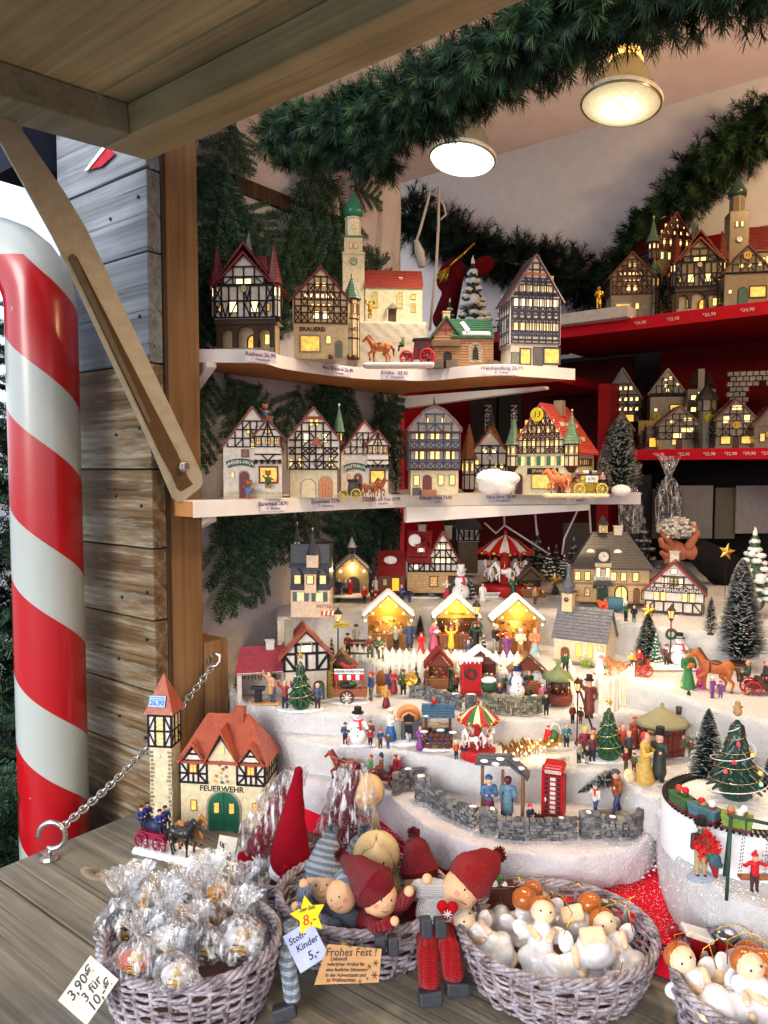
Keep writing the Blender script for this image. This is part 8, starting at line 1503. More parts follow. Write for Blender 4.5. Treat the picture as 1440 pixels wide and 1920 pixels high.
# ---- back right shelves
WB=lit((255,226,160),1.3);YB=lit((255,200,110),.7);NBS=NB+.03
def bpos(px,n=NBS):p=at_n(px,880,n);return p.y
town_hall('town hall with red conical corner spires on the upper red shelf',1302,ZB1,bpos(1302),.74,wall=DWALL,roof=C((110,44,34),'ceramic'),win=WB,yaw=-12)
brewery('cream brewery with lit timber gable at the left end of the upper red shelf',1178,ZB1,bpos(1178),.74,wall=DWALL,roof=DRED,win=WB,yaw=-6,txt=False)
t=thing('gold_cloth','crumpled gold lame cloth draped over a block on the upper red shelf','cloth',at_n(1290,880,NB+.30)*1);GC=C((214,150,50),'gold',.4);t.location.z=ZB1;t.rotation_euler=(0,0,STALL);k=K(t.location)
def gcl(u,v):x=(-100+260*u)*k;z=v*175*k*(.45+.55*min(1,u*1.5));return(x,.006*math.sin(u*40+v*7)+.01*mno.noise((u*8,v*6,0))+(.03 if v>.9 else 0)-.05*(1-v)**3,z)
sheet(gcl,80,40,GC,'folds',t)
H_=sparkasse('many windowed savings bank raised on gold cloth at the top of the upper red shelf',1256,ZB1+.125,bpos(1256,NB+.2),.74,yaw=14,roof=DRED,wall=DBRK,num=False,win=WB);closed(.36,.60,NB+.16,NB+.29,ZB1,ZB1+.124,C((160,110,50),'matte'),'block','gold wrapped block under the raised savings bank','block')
def gab(label,px,z,n,w,hw,hr,lower,upper,roof,wins,yaw=-10,split=.45,door=None,grid=True,tim=TIMX,name='lit_house',num=None,side_w=True):
 d=bpos(px,n);H=House(name,label,px,z,d,w,w*.7,hw,hr,yaw,lower=lower,upper=upper,split=split,jet=1.5,roof=roof,timber=tim,over=3,tile=5,win=WB);c=H.gclip(1.5)
 if grid:
  rows=[hw*split]+[hw*split+(hw*(1-split))*i/2 for i in(1,2)]+[hw+hr*.33,hw+hr*.66];n_=6;H.grid(rows,[-w/2+w*i/n_ for i in range(n_+1)],['/x  x\\',' /  \\ ','  /\\  '],1.8,clip=c);H.grid(rows[:3],[-w*.3,0,w*.3],['x/','  '],1.8,'l')
 for(x,v,ww,hh,m)in wins:H.win([(x,v)],ww,hh,m,lower if m is WB else DKWOOD)
 if door:H.door(door[0],0,door[1],door[2],door[3])
 if num:
  mb=MB();k=H.k;mb.lathe([(7*k,0),(7*k,.6*k)],C((196,160,50)),n=16,sm=False);o=mb.build('number_disc',H.t);o.location=(num[1]*k,-4*k,num[2]*k);o.rotation_euler=(R(90),0,0);text(num[0],9*k,BLACK,o,(0,0,.8*k),(0,0,0),depth=.1*k)
 return H
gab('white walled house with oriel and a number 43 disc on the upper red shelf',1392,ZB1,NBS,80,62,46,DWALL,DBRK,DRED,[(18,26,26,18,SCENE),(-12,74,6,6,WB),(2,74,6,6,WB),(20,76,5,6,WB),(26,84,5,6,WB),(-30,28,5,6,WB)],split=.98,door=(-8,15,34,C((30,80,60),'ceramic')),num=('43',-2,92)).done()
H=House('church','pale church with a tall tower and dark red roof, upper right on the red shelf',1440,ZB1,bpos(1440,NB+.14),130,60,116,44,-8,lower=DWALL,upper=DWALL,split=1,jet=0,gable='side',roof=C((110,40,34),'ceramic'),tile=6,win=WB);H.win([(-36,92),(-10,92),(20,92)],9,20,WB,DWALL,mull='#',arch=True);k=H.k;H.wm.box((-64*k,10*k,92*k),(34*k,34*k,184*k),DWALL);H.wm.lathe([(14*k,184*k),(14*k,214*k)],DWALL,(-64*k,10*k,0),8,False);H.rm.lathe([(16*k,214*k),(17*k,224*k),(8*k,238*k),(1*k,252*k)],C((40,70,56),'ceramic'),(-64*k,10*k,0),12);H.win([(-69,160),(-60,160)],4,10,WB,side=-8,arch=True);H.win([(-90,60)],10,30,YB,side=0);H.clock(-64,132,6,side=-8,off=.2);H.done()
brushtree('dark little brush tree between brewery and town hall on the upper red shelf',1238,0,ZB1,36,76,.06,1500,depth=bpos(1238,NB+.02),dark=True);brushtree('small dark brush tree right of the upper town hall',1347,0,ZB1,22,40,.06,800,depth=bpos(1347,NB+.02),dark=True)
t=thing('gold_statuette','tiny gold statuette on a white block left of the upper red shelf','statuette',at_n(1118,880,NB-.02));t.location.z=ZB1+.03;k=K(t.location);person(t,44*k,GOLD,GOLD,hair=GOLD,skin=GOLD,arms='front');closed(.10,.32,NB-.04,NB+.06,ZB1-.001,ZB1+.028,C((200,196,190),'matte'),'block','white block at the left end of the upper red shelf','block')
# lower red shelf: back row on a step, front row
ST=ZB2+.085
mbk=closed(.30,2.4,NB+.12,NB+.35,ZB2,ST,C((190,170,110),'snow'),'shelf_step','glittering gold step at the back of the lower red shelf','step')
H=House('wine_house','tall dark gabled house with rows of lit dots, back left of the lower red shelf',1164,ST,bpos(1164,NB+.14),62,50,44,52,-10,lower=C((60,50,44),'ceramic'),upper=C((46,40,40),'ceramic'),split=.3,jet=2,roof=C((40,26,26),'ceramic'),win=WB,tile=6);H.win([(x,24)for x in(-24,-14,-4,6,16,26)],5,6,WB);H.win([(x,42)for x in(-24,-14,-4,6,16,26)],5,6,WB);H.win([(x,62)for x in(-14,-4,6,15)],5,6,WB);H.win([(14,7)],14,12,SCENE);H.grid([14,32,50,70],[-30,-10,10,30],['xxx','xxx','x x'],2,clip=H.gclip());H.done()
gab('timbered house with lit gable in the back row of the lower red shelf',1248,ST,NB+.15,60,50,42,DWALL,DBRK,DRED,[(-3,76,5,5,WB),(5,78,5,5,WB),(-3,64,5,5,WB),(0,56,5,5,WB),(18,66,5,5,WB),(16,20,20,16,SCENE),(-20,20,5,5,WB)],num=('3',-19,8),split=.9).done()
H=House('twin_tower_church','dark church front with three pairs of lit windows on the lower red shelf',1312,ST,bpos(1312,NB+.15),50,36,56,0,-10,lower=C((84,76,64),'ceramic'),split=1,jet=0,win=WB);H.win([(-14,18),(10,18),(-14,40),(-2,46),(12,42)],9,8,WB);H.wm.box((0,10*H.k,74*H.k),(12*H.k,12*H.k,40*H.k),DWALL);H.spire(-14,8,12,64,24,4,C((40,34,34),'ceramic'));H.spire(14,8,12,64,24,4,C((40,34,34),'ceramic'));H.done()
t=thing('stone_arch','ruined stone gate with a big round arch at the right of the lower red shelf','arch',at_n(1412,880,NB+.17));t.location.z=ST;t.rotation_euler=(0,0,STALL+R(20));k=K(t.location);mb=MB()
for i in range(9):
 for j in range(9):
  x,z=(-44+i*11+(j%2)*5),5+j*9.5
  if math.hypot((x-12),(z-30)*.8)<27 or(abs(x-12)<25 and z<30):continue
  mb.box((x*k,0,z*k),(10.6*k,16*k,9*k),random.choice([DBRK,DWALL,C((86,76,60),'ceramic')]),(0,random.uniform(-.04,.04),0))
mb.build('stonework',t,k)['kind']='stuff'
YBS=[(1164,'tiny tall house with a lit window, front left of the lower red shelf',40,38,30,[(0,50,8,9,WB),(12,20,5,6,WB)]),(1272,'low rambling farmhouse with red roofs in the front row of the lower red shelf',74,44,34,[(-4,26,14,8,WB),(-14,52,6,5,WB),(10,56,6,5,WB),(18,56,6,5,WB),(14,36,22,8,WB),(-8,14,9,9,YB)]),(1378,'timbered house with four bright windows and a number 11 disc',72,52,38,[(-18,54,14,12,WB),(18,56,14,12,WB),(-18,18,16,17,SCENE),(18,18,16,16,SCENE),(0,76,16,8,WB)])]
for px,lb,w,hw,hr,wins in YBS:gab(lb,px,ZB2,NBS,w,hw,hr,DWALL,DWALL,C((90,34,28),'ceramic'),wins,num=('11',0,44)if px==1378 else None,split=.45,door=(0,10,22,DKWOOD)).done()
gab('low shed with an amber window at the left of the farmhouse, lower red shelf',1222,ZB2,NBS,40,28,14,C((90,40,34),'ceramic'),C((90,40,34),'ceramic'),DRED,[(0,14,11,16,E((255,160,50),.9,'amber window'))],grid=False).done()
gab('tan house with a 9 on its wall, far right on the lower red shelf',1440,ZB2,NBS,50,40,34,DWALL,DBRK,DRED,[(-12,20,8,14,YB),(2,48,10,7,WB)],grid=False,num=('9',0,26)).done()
t=thing('round_tower','dark capped little tower with a yellow 5 disc on the lower red shelf','tower',at_n(1322,880,NB+.06));t.location.z=ZB2;k=K(t.location);mb=MB();mb.lathe([(14*k,0),(14*k,70*k),(18*k,72*k),(18*k,92*k)],DWALL,n=8,sm=False);mb.build('wall',t);mb=MB();mb.lathe([(23*k,91*k),(19*k,100*k),(8*k,112*k),(1*k,122*k)],C((46,44,48),'ceramic'),n=8,sm=False);mb.build('roof',t);mb=MB()
for i in range(8):a=6.283*i/8;mb.tube([(18.3*k*math.cos(a),18.3*k*math.sin(a),72*k),(18.3*k*math.cos(a),18.3*k*math.sin(a),92*k)],1.4*k,TIMX,4)
mb.build('timber_frame',t);mb=MB();mb.lathe([(10*k,0),(10*k,.6*k)],C((176,160,40)),n=16,sm=False);o=mb.build('number_disc',t);o.location=(0,-16*k,56*k);o.rotation_euler=(R(90),0,0);text('5',12*k,BLACK,o,(0,0,.8*k),(0,0,0),depth=.1*k)
for px,w,h,lb in((1208,20,50,'small dark brush tree at the left of the farmhouse'),(1303,26,44,'small green fir beside the dark capped tower'),(1334,32,80,'dark cone tree between the tower and the number 11 house')):brushtree(lb,px,0,ZB2,w,h,.08,900,depth=bpos(px,NB+.01),dark=True)
brushtree('small dark brush tree on the gold step behind the tiny tall house',1200,0,ST,22,44,.06,700,depth=bpos(1200,NB+.13),dark=True)
for a_,lb in((1.12,'red velvet cloth hanging behind the church on the upper red shelf'),):
 def rc(u,v):return(a_-.46+u*.7,NB+.36+.012*math.sin(u*30),ZB1+.12+v*.45*(.5+.5*u))
 o=sheet(rc,50,10,C((190,14,20),'cloth'),'red_cloth',None);sobj(o);tag(o,lb,'cloth')
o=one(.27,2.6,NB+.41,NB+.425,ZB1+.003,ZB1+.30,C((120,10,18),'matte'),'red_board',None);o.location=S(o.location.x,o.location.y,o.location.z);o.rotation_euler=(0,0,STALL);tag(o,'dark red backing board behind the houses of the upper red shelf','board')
for lb,px,py,z,h,kw in(('old man with a cane and grey hat between the sign post and the left hut',668,1214,Z4+.002,42,dict(coat=GREYH,leg=BLACK,hat='brim',hc=BLACK,long=True)),('girl in a red cape near the left foot of the middle hut',790,1224,Z4,38,dict(coat=RED,dress=RED,hair=TAN,hat='scarf',hc=RED)),('boy in blue with arms raised right of the middle hut',878,1236,Z4-.002,36,dict(coat=BLUE,leg=BROWN,hair=YEL,arms='up')),('small man in green pushing forward between church and picket fence',1060,1262,Z4-.002,40,dict(coat=GREEN,leg=BLACK,hat='cap',hc=BROWN,pose='walk')),('woman with ochre shawl left of the long stone wall',724,1326,Z3,42,dict(coat=C((190,140,60)),dress=MAR,hair=BROWN,hat='scarf',hc=C((190,140,60)))),('boy in a striped scarf beside the potted bush',936,1318,Z3,38,dict(coat=NAVY,leg=OLIVE,hair=TAN,scarf=RED)),('girl in a white fur hat by the red roofed hut',1018,1318,Z3,36,dict(coat=PINK,dress=PINK,hair=HAIR,hat='beanie',hc=WHITE)),('man in a dark suit in front of the round stall',1024,1342,Z3,44,dict(coat=BLACK,leg=BLACK,hair=GREYH,hat='brim',hc=BLACK)),('woman in a plum dress right of the bread oven',788,1404,Z2,44,dict(coat=PURP,dress=PURP,hair=GREYH,arms='front')),('boy sledging in red behind the carousel',948,1382,Z2+.002,34,dict(coat=RED,leg=NAVY,hair=TAN,pose='sit')),('singer in teal coat right of the sleigh',1062,1402,Z2,46,dict(coat=TEAL,leg=BLACK,hair=ORNG,arms='front')),('girl in white near the snowman with the pink scarf',905,1128,Z5,34,dict(coat=WHITE,dress=WHITE,hair=YEL)),('man in brown carrying a basket left of the school',1074,1140,Z5+.002,42,dict(coat=BROWN,leg=OLIVE,hair=HAIR,arms='hold',hold=TAN)),('choir boy in red before the gingerbread cottage',1214,1168,Z5,40,dict(coat=RED,dress=RED,hair=TAN,scarf=WHITE,arms='front'))):figure(lb,px,py,z,h,[kw])
for lb,px,py,z,w,h,sn in(('little frosted brush tree between the chapel and the hotel',634,1128,Z5,20,40,.5),('small frosted brush tree at the left of the blacksmith house',448,1296,Z3,26,58,.4),('little frosted brush tree behind the girl with the red cape',788,1196,Z4,22,44,.5),('small frosted brush tree behind the barrel hut roof',1290,1352,Z3,30,62,.5),('dark brush tree between church and school',1166,1200,Z4,30,60,.3),('small brush tree at the right of the gingerbread cottage',1332,1190,Z5,34,74,.5)):brushtree(lb,px,py,z,w,h,sn,1200)
for i,(px,py,z,h,c1,c2,hc,d1,d2)in enumerate(((606,1304,Z3,36,RED,NAVY,YEL,'red coat','left of the dark hut by the sausage cart'),(790,1300,Z3,34,TEAL,MAR,WHITE,'teal coat','between tuba player and souvenir hut'),(862,1300,Z3,38,BROWN,BLACK,RED,'brown coat','left of the red shed'),(952,1298,Z3+.002,34,GREEN,MAR,TAN,'green coat','behind the snowman with blue hat'),(1080,1358,Z3,40,MAR,BLACK,GREYH,'maroon coat','right of the round stall'),(720,1404,Z2,38,BLUE,BROWN,RED,'blue coat','between snowman group and bread oven'),(862,1424,Z2,36,ORNG,NAVY,WHITE,'orange coat','left of the small carousel'),(1092,1432,Z2,42,GREYH,BLACK,MAR,'grey coat','left of the ringed Christmas tree'),(1180,1446,Z2,44,MAR,OLIVE,TAN,'maroon jacket','behind the dancing couple'),(1000,1556,Z1,50,NAVY,BLACK,RED,'navy coat','between shelter and telephone box'),(1286,1420,Z2,44,OLIVE,BROWN,ORNG,'olive coat','right of the barrel hut'),(1342,1310,Z4-.003,42,PURP,PURP,WHITE,'purple coat','under the big chestnut horse'),(690,1132,Z5,32,RED,BLACK,WHITE,'red coat','left before the amber window'),(760,1130,Z5,34,BLUE,NAVY,TAN,'blue coat','before the tavern'),(1010,1134,Z5,34,TAN,BROWN,RED,'tan coat','before the dark toy stall'),(1180,1166,Z5,38,GREEN,BLACK,WHITE,'green coat','before the right wing of the school'))):figure('two children, one in a %s, %s'%(d1,d2),px,py,z,h,[dict(coat=c1,leg=c2,hair=HAIR,hat='beanie',hc=hc,x=-7,yaw=30,arms='front' if i%2 else 'down'),dict(h=h*.82,coat=c2,leg=c1,hair=TAN,hat='beanie' if i%3 else None,hc=c1,x=8,yaw=-40,y=-2)])
# dark clutter behind, hand with a bag
random.seed(77)
def G(px,py,d):r=ray(px,py);return CAM+r*(d/r.y)
def upr(name,label,cat,px,py,d,w,h,th,m,yaw=0):p=G(px,py,d);k=K(p);t=thing(name,label,cat,p,R(yaw));mb=MB();mb.box((0,0,h/2*k),(w*k,th*k,h*k),m);mb.build('box' if th>5 else 'board',t,.001);return t,k
for px,d,lb in((905,2.05,'left'),(953,2.05,'right')):
 t,k=upr('carton','tall black star lantern carton standing upright, the %s of two'%lb,'carton',px,870,d,42,140,30,C((22,22,26),'matte'));text('STERN',17,C((150,150,150)),t,(8*k,-16*k,84*k),(R(90),R(-90),0),depth=.1*k).scale=(k,k,k)
for i,(px,py,w,h,c_,lb)in enumerate(((1300,1010,74,100,(120,116,112),'grey cardboard sheet leaning at the back behind the school'),(1250,1010,60,94,(70,66,64),'dark grey sheet behind the hand'),(1415,1000,80,90,(130,126,124),'pale grey panel at the right edge under the red shelf'),(1358,1010,40,96,(96,90,76),'olive grey board between two pale panels'),(1195,1040,50,150,(52,50,52),'dark upright board right of the school roof'),(1080,1060,52,80,(66,60,58),'dark wooden upright behind the school'),(860,1060,60,110,(52,46,44),'dark carton behind the big carousel'))):upr('panel',lb,'panel',px,py,2.0+i*.01,w,h,4,C(c_,'matte'),8)
for px,py,w,lb in((1252,985,46,'clear cellophane bag of dark glitter behind the hand'),(1182,1000,40,'clear cellophane bag of sparkling stones left of the hand')):
 t=thing('sparkle_bag',lb,'bag',G(px,py,1.93));k=K(t.location);mb=MB()
 for i in range(420):a,r,z=random.uniform(0,6.28),random.random()**.5*w/2,random.uniform(0,80)**1;mb.ball((r*k*math.cos(a),r*k*math.sin(a)*.5,z*k),random.uniform(1,1.9)*k,random.choice([BLACK,C((150,150,150)),C((60,60,64)),C((90,90,92))]),5,3)
 mb.build('beads',t)['kind']='stuff'
 mb=MB();mb.lathe([(w*.5*k,0),(w*.56*k,50*k),(w*.3*k,84*k),(w*.12*k,92*k),(w*.5*k,130*k)],foil('clear foil'),n=18,sy=.5,wob=.1,cap=False);mb.build('film',t)
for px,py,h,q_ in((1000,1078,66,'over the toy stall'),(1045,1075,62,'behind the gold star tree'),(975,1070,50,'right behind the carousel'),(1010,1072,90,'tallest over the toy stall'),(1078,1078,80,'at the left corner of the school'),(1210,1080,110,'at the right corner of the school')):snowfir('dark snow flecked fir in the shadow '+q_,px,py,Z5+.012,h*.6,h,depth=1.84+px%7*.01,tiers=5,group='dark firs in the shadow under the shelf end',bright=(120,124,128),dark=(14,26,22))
HS=C((176,108,82),'matte');hd=G(1262,1030,1.78);k=K(hd);t=thing('person','hand of a seller in a black sleeve holding a bag of white pebbles','person',hd)
W_=lambda x,z,y=0:((x-1262)*k,y*k,(1030-z)*k)
pr=[('c',W_(1330,1042,14),W_(1290,1034,2),17*k,14*k,HS),('e',W_(1270,1032,4),(25*k,11*k,17*k),(0,.5,0),HS),('c',W_(1268,1034),W_(1254,1048,6),11*k,9*k,HS)]
for pts in(((1256,1018,-6),(1238,1002,-16),(1234,988,-14)),((1254,1030,-10),(1234,1020,-20),(1230,1010,-22)),((1258,1042,-10),(1240,1040,-20),(1232,1034,-24)),((1262,1050,-6),(1250,1052,-16),(1242,1050,-20))):
 a,b,c=[W_(*p)for p in pts];pr+=[('c',a,b,6.6*k,5.8*k,HS),('c',b,c,5.6*k,4.8*k,HS)]
a,b,c=W_(1288,1022,-10),W_(1300,1000,-14),W_(1294,984,-12);pr+=[('c',a,b,8*k,6.6*k,HS),('c',b,c,6.6*k,5.4*k,HS)]
sculpt(pr,'hand',t,96,.05)
for x,z in((1233,985),(1293,981)):sculpt([('e',W_(x,z,-19),(4*k,1.6*k,5*k),C((226,160,140)))],'fingernail',t,12,.1)
sculpt([('c',W_(1322,1040,10),W_(1400,1090,40),27*k,38*k,C((26,24,26),'cloth')),('c',W_(1400,1090,40),W_(1480,1190,70),38*k,50*k,C((26,24,26),'cloth'))],'sleeve',t,60,.2,(.002,.02))
t=thing('pebble_bag','clear bag of white pebbles in the hand behind the gingerbread cottage','bag',G(1268,992,1.76));k=K(t.location);mb=MB()
for i in range(260):d=Vector((random.gauss(0,1),random.gauss(0,1),random.gauss(0,1))).normalized()*random.random()**.33;mb.ball((d.x*36*k,d.y*14*k,(d.z*20+2)*k),(4*k,3.4*k,3*k),random.choice([C((206,200,190)),C((176,170,160)),C((224,220,212))]),6,5)
mb.build('pebbles',t)['kind']='stuff'
t=thing('cable','white electric cable with connector hanging beside the church tower','cable',G(790,480,1.75));k=K(t.location);Q=lambda l:[(G(x,y,1.75)-t.location)for x,y in l];CB=C((206,200,196),'white');mb=MB();mb.tube(Q([(806,360),(800,385),(788,430),(780,455)]),2.6*k,CB,6);mb.build('cord',t);mb=MB();mb.tube(Q([(823,350),(822,420),(818,500),(812,560),(806,620)]),2.6*k,CB,6);mb.build('cord',t);mb=MB();mb.tube(Q([(780,450),(786,472),(792,500)]),[4*k,9*k,8*k],CB,12);mb.build('connector',t);mb=MB();mb.tube(Q([(806,362),(820,368),(832,384),(836,402),(826,412)]),2*k,CB,6);mb.build('cord',t)
t=thing('cable','pale cables dangling under the lower shelf behind the carousel','cable',G(960,980,1.75));Q=lambda l:[(G(x,y,1.72)-t.location)for x,y in l]
for l in([(945,958),(946,985),(930,1000),(908,980)],[(946,985),(985,1010),(1028,1038)],[(1084,955),(1072,980),(1058,1010),(1054,1040)],[(1105,955),(1108,1000)],[(1003,958),(1007,1004)],[(557,735),(560,760),(600,738)]):mb=MB();mb.tube(Q(l),1.8*k,CB,6);mb.build('cord',t)
# foreground baskets
def wickmat():
 m,n,b=nmat('whitewashed wicker');f=noise(n,60,4,rough=.7);g=noise(n,300,3)
 n.links.new(ramp(n,mathn(n,'ADD',mathn(n,'MULTIPLY',f,.7),mathn(n,'MULTIPLY',g,.3)),[(.37,(.06,.035,.035)),(.45,(.22,.18,.21)),(.62,(.46,.44,.50))]),b.inputs['Base Color']);b.inputs['Roughness'].default_value=.7;bumpn(n,b,g,.5,.001);return m
WK=wickmat()
def basket(label,c,z0,h,rx,ry,taper=.8,rows=15,ns=30):
 t=thing('wicker_basket',label,'basket',(c[0],c[1],z0));mb=MB();N=ns*4
 def rad(z):s=z/h;return taper+(1-taper)*math.sin(s*1.57)
 vs=[];st=MB()
 for i in range(ns):
  a=6.283*(i+.5)/ns;st.tube([(rx*rad(z)*math.cos(a),ry*rad(z)*math.sin(a),z)for z in[h*q/5 for q in range(6)]],.0024,WK,5)
 st.build('stakes',t)['kind']='stuff'
 for j in range(rows):
  z=h*(j+.5)/rows*.93;mb=MB();pts=[]
  for i in range(N):a=6.283*i/N;w=.0030*math.cos(ns*a/2*1+math.pi*j);pts.append(((rx*rad(z)+w)*math.cos(a),(ry*rad(z)+w)*math.sin(a),z+.0014*math.sin(a*5+j*2)+.001*math.sin(a*13+j*3)))
  mb.tube(pts,[h/rows*random.uniform(.28,.46)for _ in pts],WK,6,closed=True);mb.build('wicker_strand',t)
 for q in range(4):
  mb=MB();pts=[]
  for i in range(N):a=6.283*i/N;ph=a*13+q*1.571;pts.append(((rx+.0032*math.cos(ph))*math.cos(a),(ry+.0032*math.cos(ph))*math.sin(a),h+.0032*math.sin(ph)))
  mb.tube(pts,.0022,WK,6,closed=True);mb.build('rim_strand',t)
 mb=MB();mb.lathe([(taper,h*.35),(.0001,h*.35)],C((80,60,56),'matte'),n=30,cap=False);o=mb.build('bottom',t);o.scale=(rx,ry,1);return t
ZC=1.0505;g=G(358,1776,.738);basket('round whitewashed wicker basket full of cellophane wrapped ornaments, at the left',g,ZC,.072,.088,.075)
g2=G(682,1740,.84);basket('oval whitewashed wicker basket with knitted dolls',g2,ZC,.062,.098,.082,rows=11)
g3=G(1042,1769,.775);basket('large round whitewashed wicker basket heaped with porcelain angels',g3,ZC,.058,.103,.088,rows=13)
g4=G(1450,1850,.672);basket('wicker basket with porcelain angels cut off at the lower right',g4,ZC,.07,.088,.08,rows=13)
g5=G(536,1640,.94);basket('small wicker basket holding the red hatted gnomes',g5,ZC,.036,.062,.055,rows=7,ns=22)
# porcelain angels
PW_=C((228,230,238),'ceramic',.1);PW_.node_tree.nodes['Principled BSDF'].inputs['Coat Weight'].default_value=1;PCM=C((232,208,176),'ceramic',.4);PHR=C((176,98,44),'ceramic',.12)
pr=[('c',(0,0,.012),(0,0,.040),.0135,.0075,PW_),('e',(0,0,.016),(.0165,.0135,.012),PW_),('b',(0,-.001,.002),(.0095,.0075,.0055),.003,PCM),('c',(0,0,.04),(0,0,.046),.005,.005,PCM),('e',(0,0,.054),(.0095,.0095,.0102),PCM),('e',(0,.0036,.0565),(.0105,.0097,.0098),PHR),('e',(-.013,.008,.036),(.009,.003,.007),(0,.6,0),PW_),('e',(.013,.008,.036),(.009,.003,.007),(0,-.6,0),PW_),('c',(-.008,0,.039),(-.004,-.011,.033),.0036,.0026,PCM),('c',(.008,0,.039),(.004,-.011,.033),.0036,.0026,PCM)]
ao=sculpt(pr,'t',None,72,.06);am=ao.data;bpy.data.objects.remove(ao)
AL_={}
def angel(px,py,d,ang,tilt=0,spin=0,group='porcelain angels heaped in the large basket',label='white glazed porcelain angel with caramel hair lying in the large basket',sc=.98):
 p=G(px,py-12,d+(.018 if px<1250 else 0));M=Matrix.Rotation(R(tilt),3,'X')@Matrix.Rotation(R(ang),3,'Y')@Matrix.Rotation(R(spin),3,'Z');p=p-M@Vector((0,0,.03*sc));bx=1042 if px<1250 else 1385;label=label.replace(' lying in',' in').replace('with caramel hair',('feet up' if M[2][2]<-.3 else 'on its side' if abs(M[2][2])<.45 else 'upright'))+', '+('back ' if py<1745 else 'front ' if py>1790 else 'middle ')+('far left' if px<bx-100 else 'left' if px<bx-35 else 'centre' if px<bx+35 else 'right' if px<bx+90 else 'far right');n_=AL_.get(label,0);AL_[label]=n_+1;label+=['',', upper one',', lower one'][min(n_,2)];t=thing('angel_figurine',label,'angel figurine',p,0,group);t.rotation_euler=M.to_euler();t.scale=(sc*1.4,sc*1.4,sc*1.22);link('body',am,t)
 mb=MB()
 for s in(-1,1):mb.ball((s*.0038,-.0101,.055),.0009,DKWOOD,6,4)
 mb.build('eyes',t);mb=MB();mb.tube([(0,-.002,.062),(.004,-.004,.072),(.012,-.008,.07),(.02,-.012,.058),(.014,-.014,.04)],.0004,GOLD,4);mb.build('gold_cord',t)
for a in((915,1782,.76,-47,-20,20),(965,1722,.84,65,-20,-20),(1012,1790,.745,10,-25,0),(1086,1756,.80,158,20,0),(978,1760,.80,5,-10,180),(1140,1728,.84,135,10,170),(1116,1768,.80,-10,-10,180),(1116,1812,.735,172,10,180),(1166,1806,.75,-26,-25,0),(1062,1830,.725,62,-20,10),(1040,1712,.86,100,-20,10),(920,1742,.82,-80,-20,0),(1030,1740,.82,-30,-20,160)):angel(*a)
for a in((1322,1880,.68,-30,-25,0),(1418,1850,.70,-80,-20,20),(1365,1862,.70,40,-20,180),(1408,1890,.665,20,-10,180),(1372,1905,.65,80,-30,0),(1440,1900,.65,-20,-20,0)):angel(*a,group='porcelain angels in the lower right basket',label='white glazed porcelain angel with caramel hair in the lower right basket')
# dolls: heads are turned wood, clothes are knitted
WOODH=C((214,172,134),'white',.5);KR=knit((128,6,28),N=26,kz=1400);KR2=knit((160,8,20),N=26,kz=1400);KG=knit((170,184,200),(116,130,146),N=26,kz=1400,band=900.);KB=knit((128,138,162),N=26,kz=1300);KW=knit((214,214,220),N=26,kz=1300)
CHK=C((226,130,120),'paint',.6)
def frame(d,up=(0,0,1)):return Vector(d).normalized().to_track_quat('Z','Y').to_matrix().to_4x4()
def head(t,px,py,d,r,roll=0,yaw=0,pitch=-15,face=True,hm=None):
 p=G(px,py,d);k=K(p);r*=k;M=Matrix.Rotation(R(roll),4,'Y')@Matrix.Rotation(R(yaw),4,'Z')@Matrix.Rotation(R(pitch),4,'X');o=sculpt([('e',(0,0,0),(r,r,r*1.06),hm or WOODH),('c',(0,-r*.98,-r*.05),(0,-r*1.04,-r*.05),r*.06,r*.05,hm or WOODH)],'head',t,44,.05);o.matrix_world=Matrix.Translation(p)@M
 if face:
  for s in(-1,1):mb=MB();mb.ball((s*r*.30,-r*.93,r*.20),(r*.055,r*.04,r*.075),BLACK,8,6);mb.build('eye',o);mb=MB();mb.lathe([(r*.16,0),(r*.001,r*.012)],CHK,n=12,cap=False);q=mb.build('cheek',o);q.location=(s*r*.55,-r*.83,-r*.16);q.rotation_euler=(R(90),0,s*R(33))
  mb=MB();mb.tube([(r*.42*math.sin(a),-r*(.97-.16*abs(math.sin(a))),-r*(.12+.30*math.cos(a)))for a in[R(-70)+i*R(14)for i in range(11)]],r*.025,C((150,30,30)),5);mb.build('mouth',o)
 return p,k
def hat(t,p0,p1,r,m,pom=None,brim=None,n=56):
 d=p1-p0;L=d.length;pr=[('c',(0,0,0),(0,0,L*.45),r,r*.72,m),('c',(0,0,L*.45),(0,0,L*.9),r*.72,r*.26,m)]
 if brim:pr.append(('e',(0,0,-r*.12),(r*1.08,r*1.08,r*.2),brim))
 o=sculpt(pr,'hat',t,n,.1,(r*.02,r*.2));o.matrix_world=Matrix.Translation(p0)@frame(d)
 if pom:mb=MB();rr=r*.34
 if pom:
  for i in range(220):q=Vector((random.gauss(0,1),random.gauss(0,1),random.gauss(0,1))).normalized();w=q.orthogonal().normalized()*rr*.07;b=q*rr*.2;e=q*rr*random.uniform(.85,1.15);v=q.cross(w);mb.add([b-w,b+w,e+w,e-w,b-v,b+v,e+v,e-v],[(0,1,2,3),(4,5,6,7)],pom)
  b_=mb.build('bobble',t);b_.location=p1
def limb(t,pts,r,m,name='leg',n=50):
 P=[Vector(p)for p in pts];c=P[0].copy();o=sculpt([('c',tuple(a-c),tuple(b-c),r,r,m)for a,b in zip(P,P[1:])],name,t,n,.1);o.location=c;return o
def ballp(t,px,py,d,r,m,name='hand'):p=G(px,py,d);k=K(p);mb=MB();mb.ball((0,0,0),r*k,m,16,12);o=mb.build(name,t);o.location=p
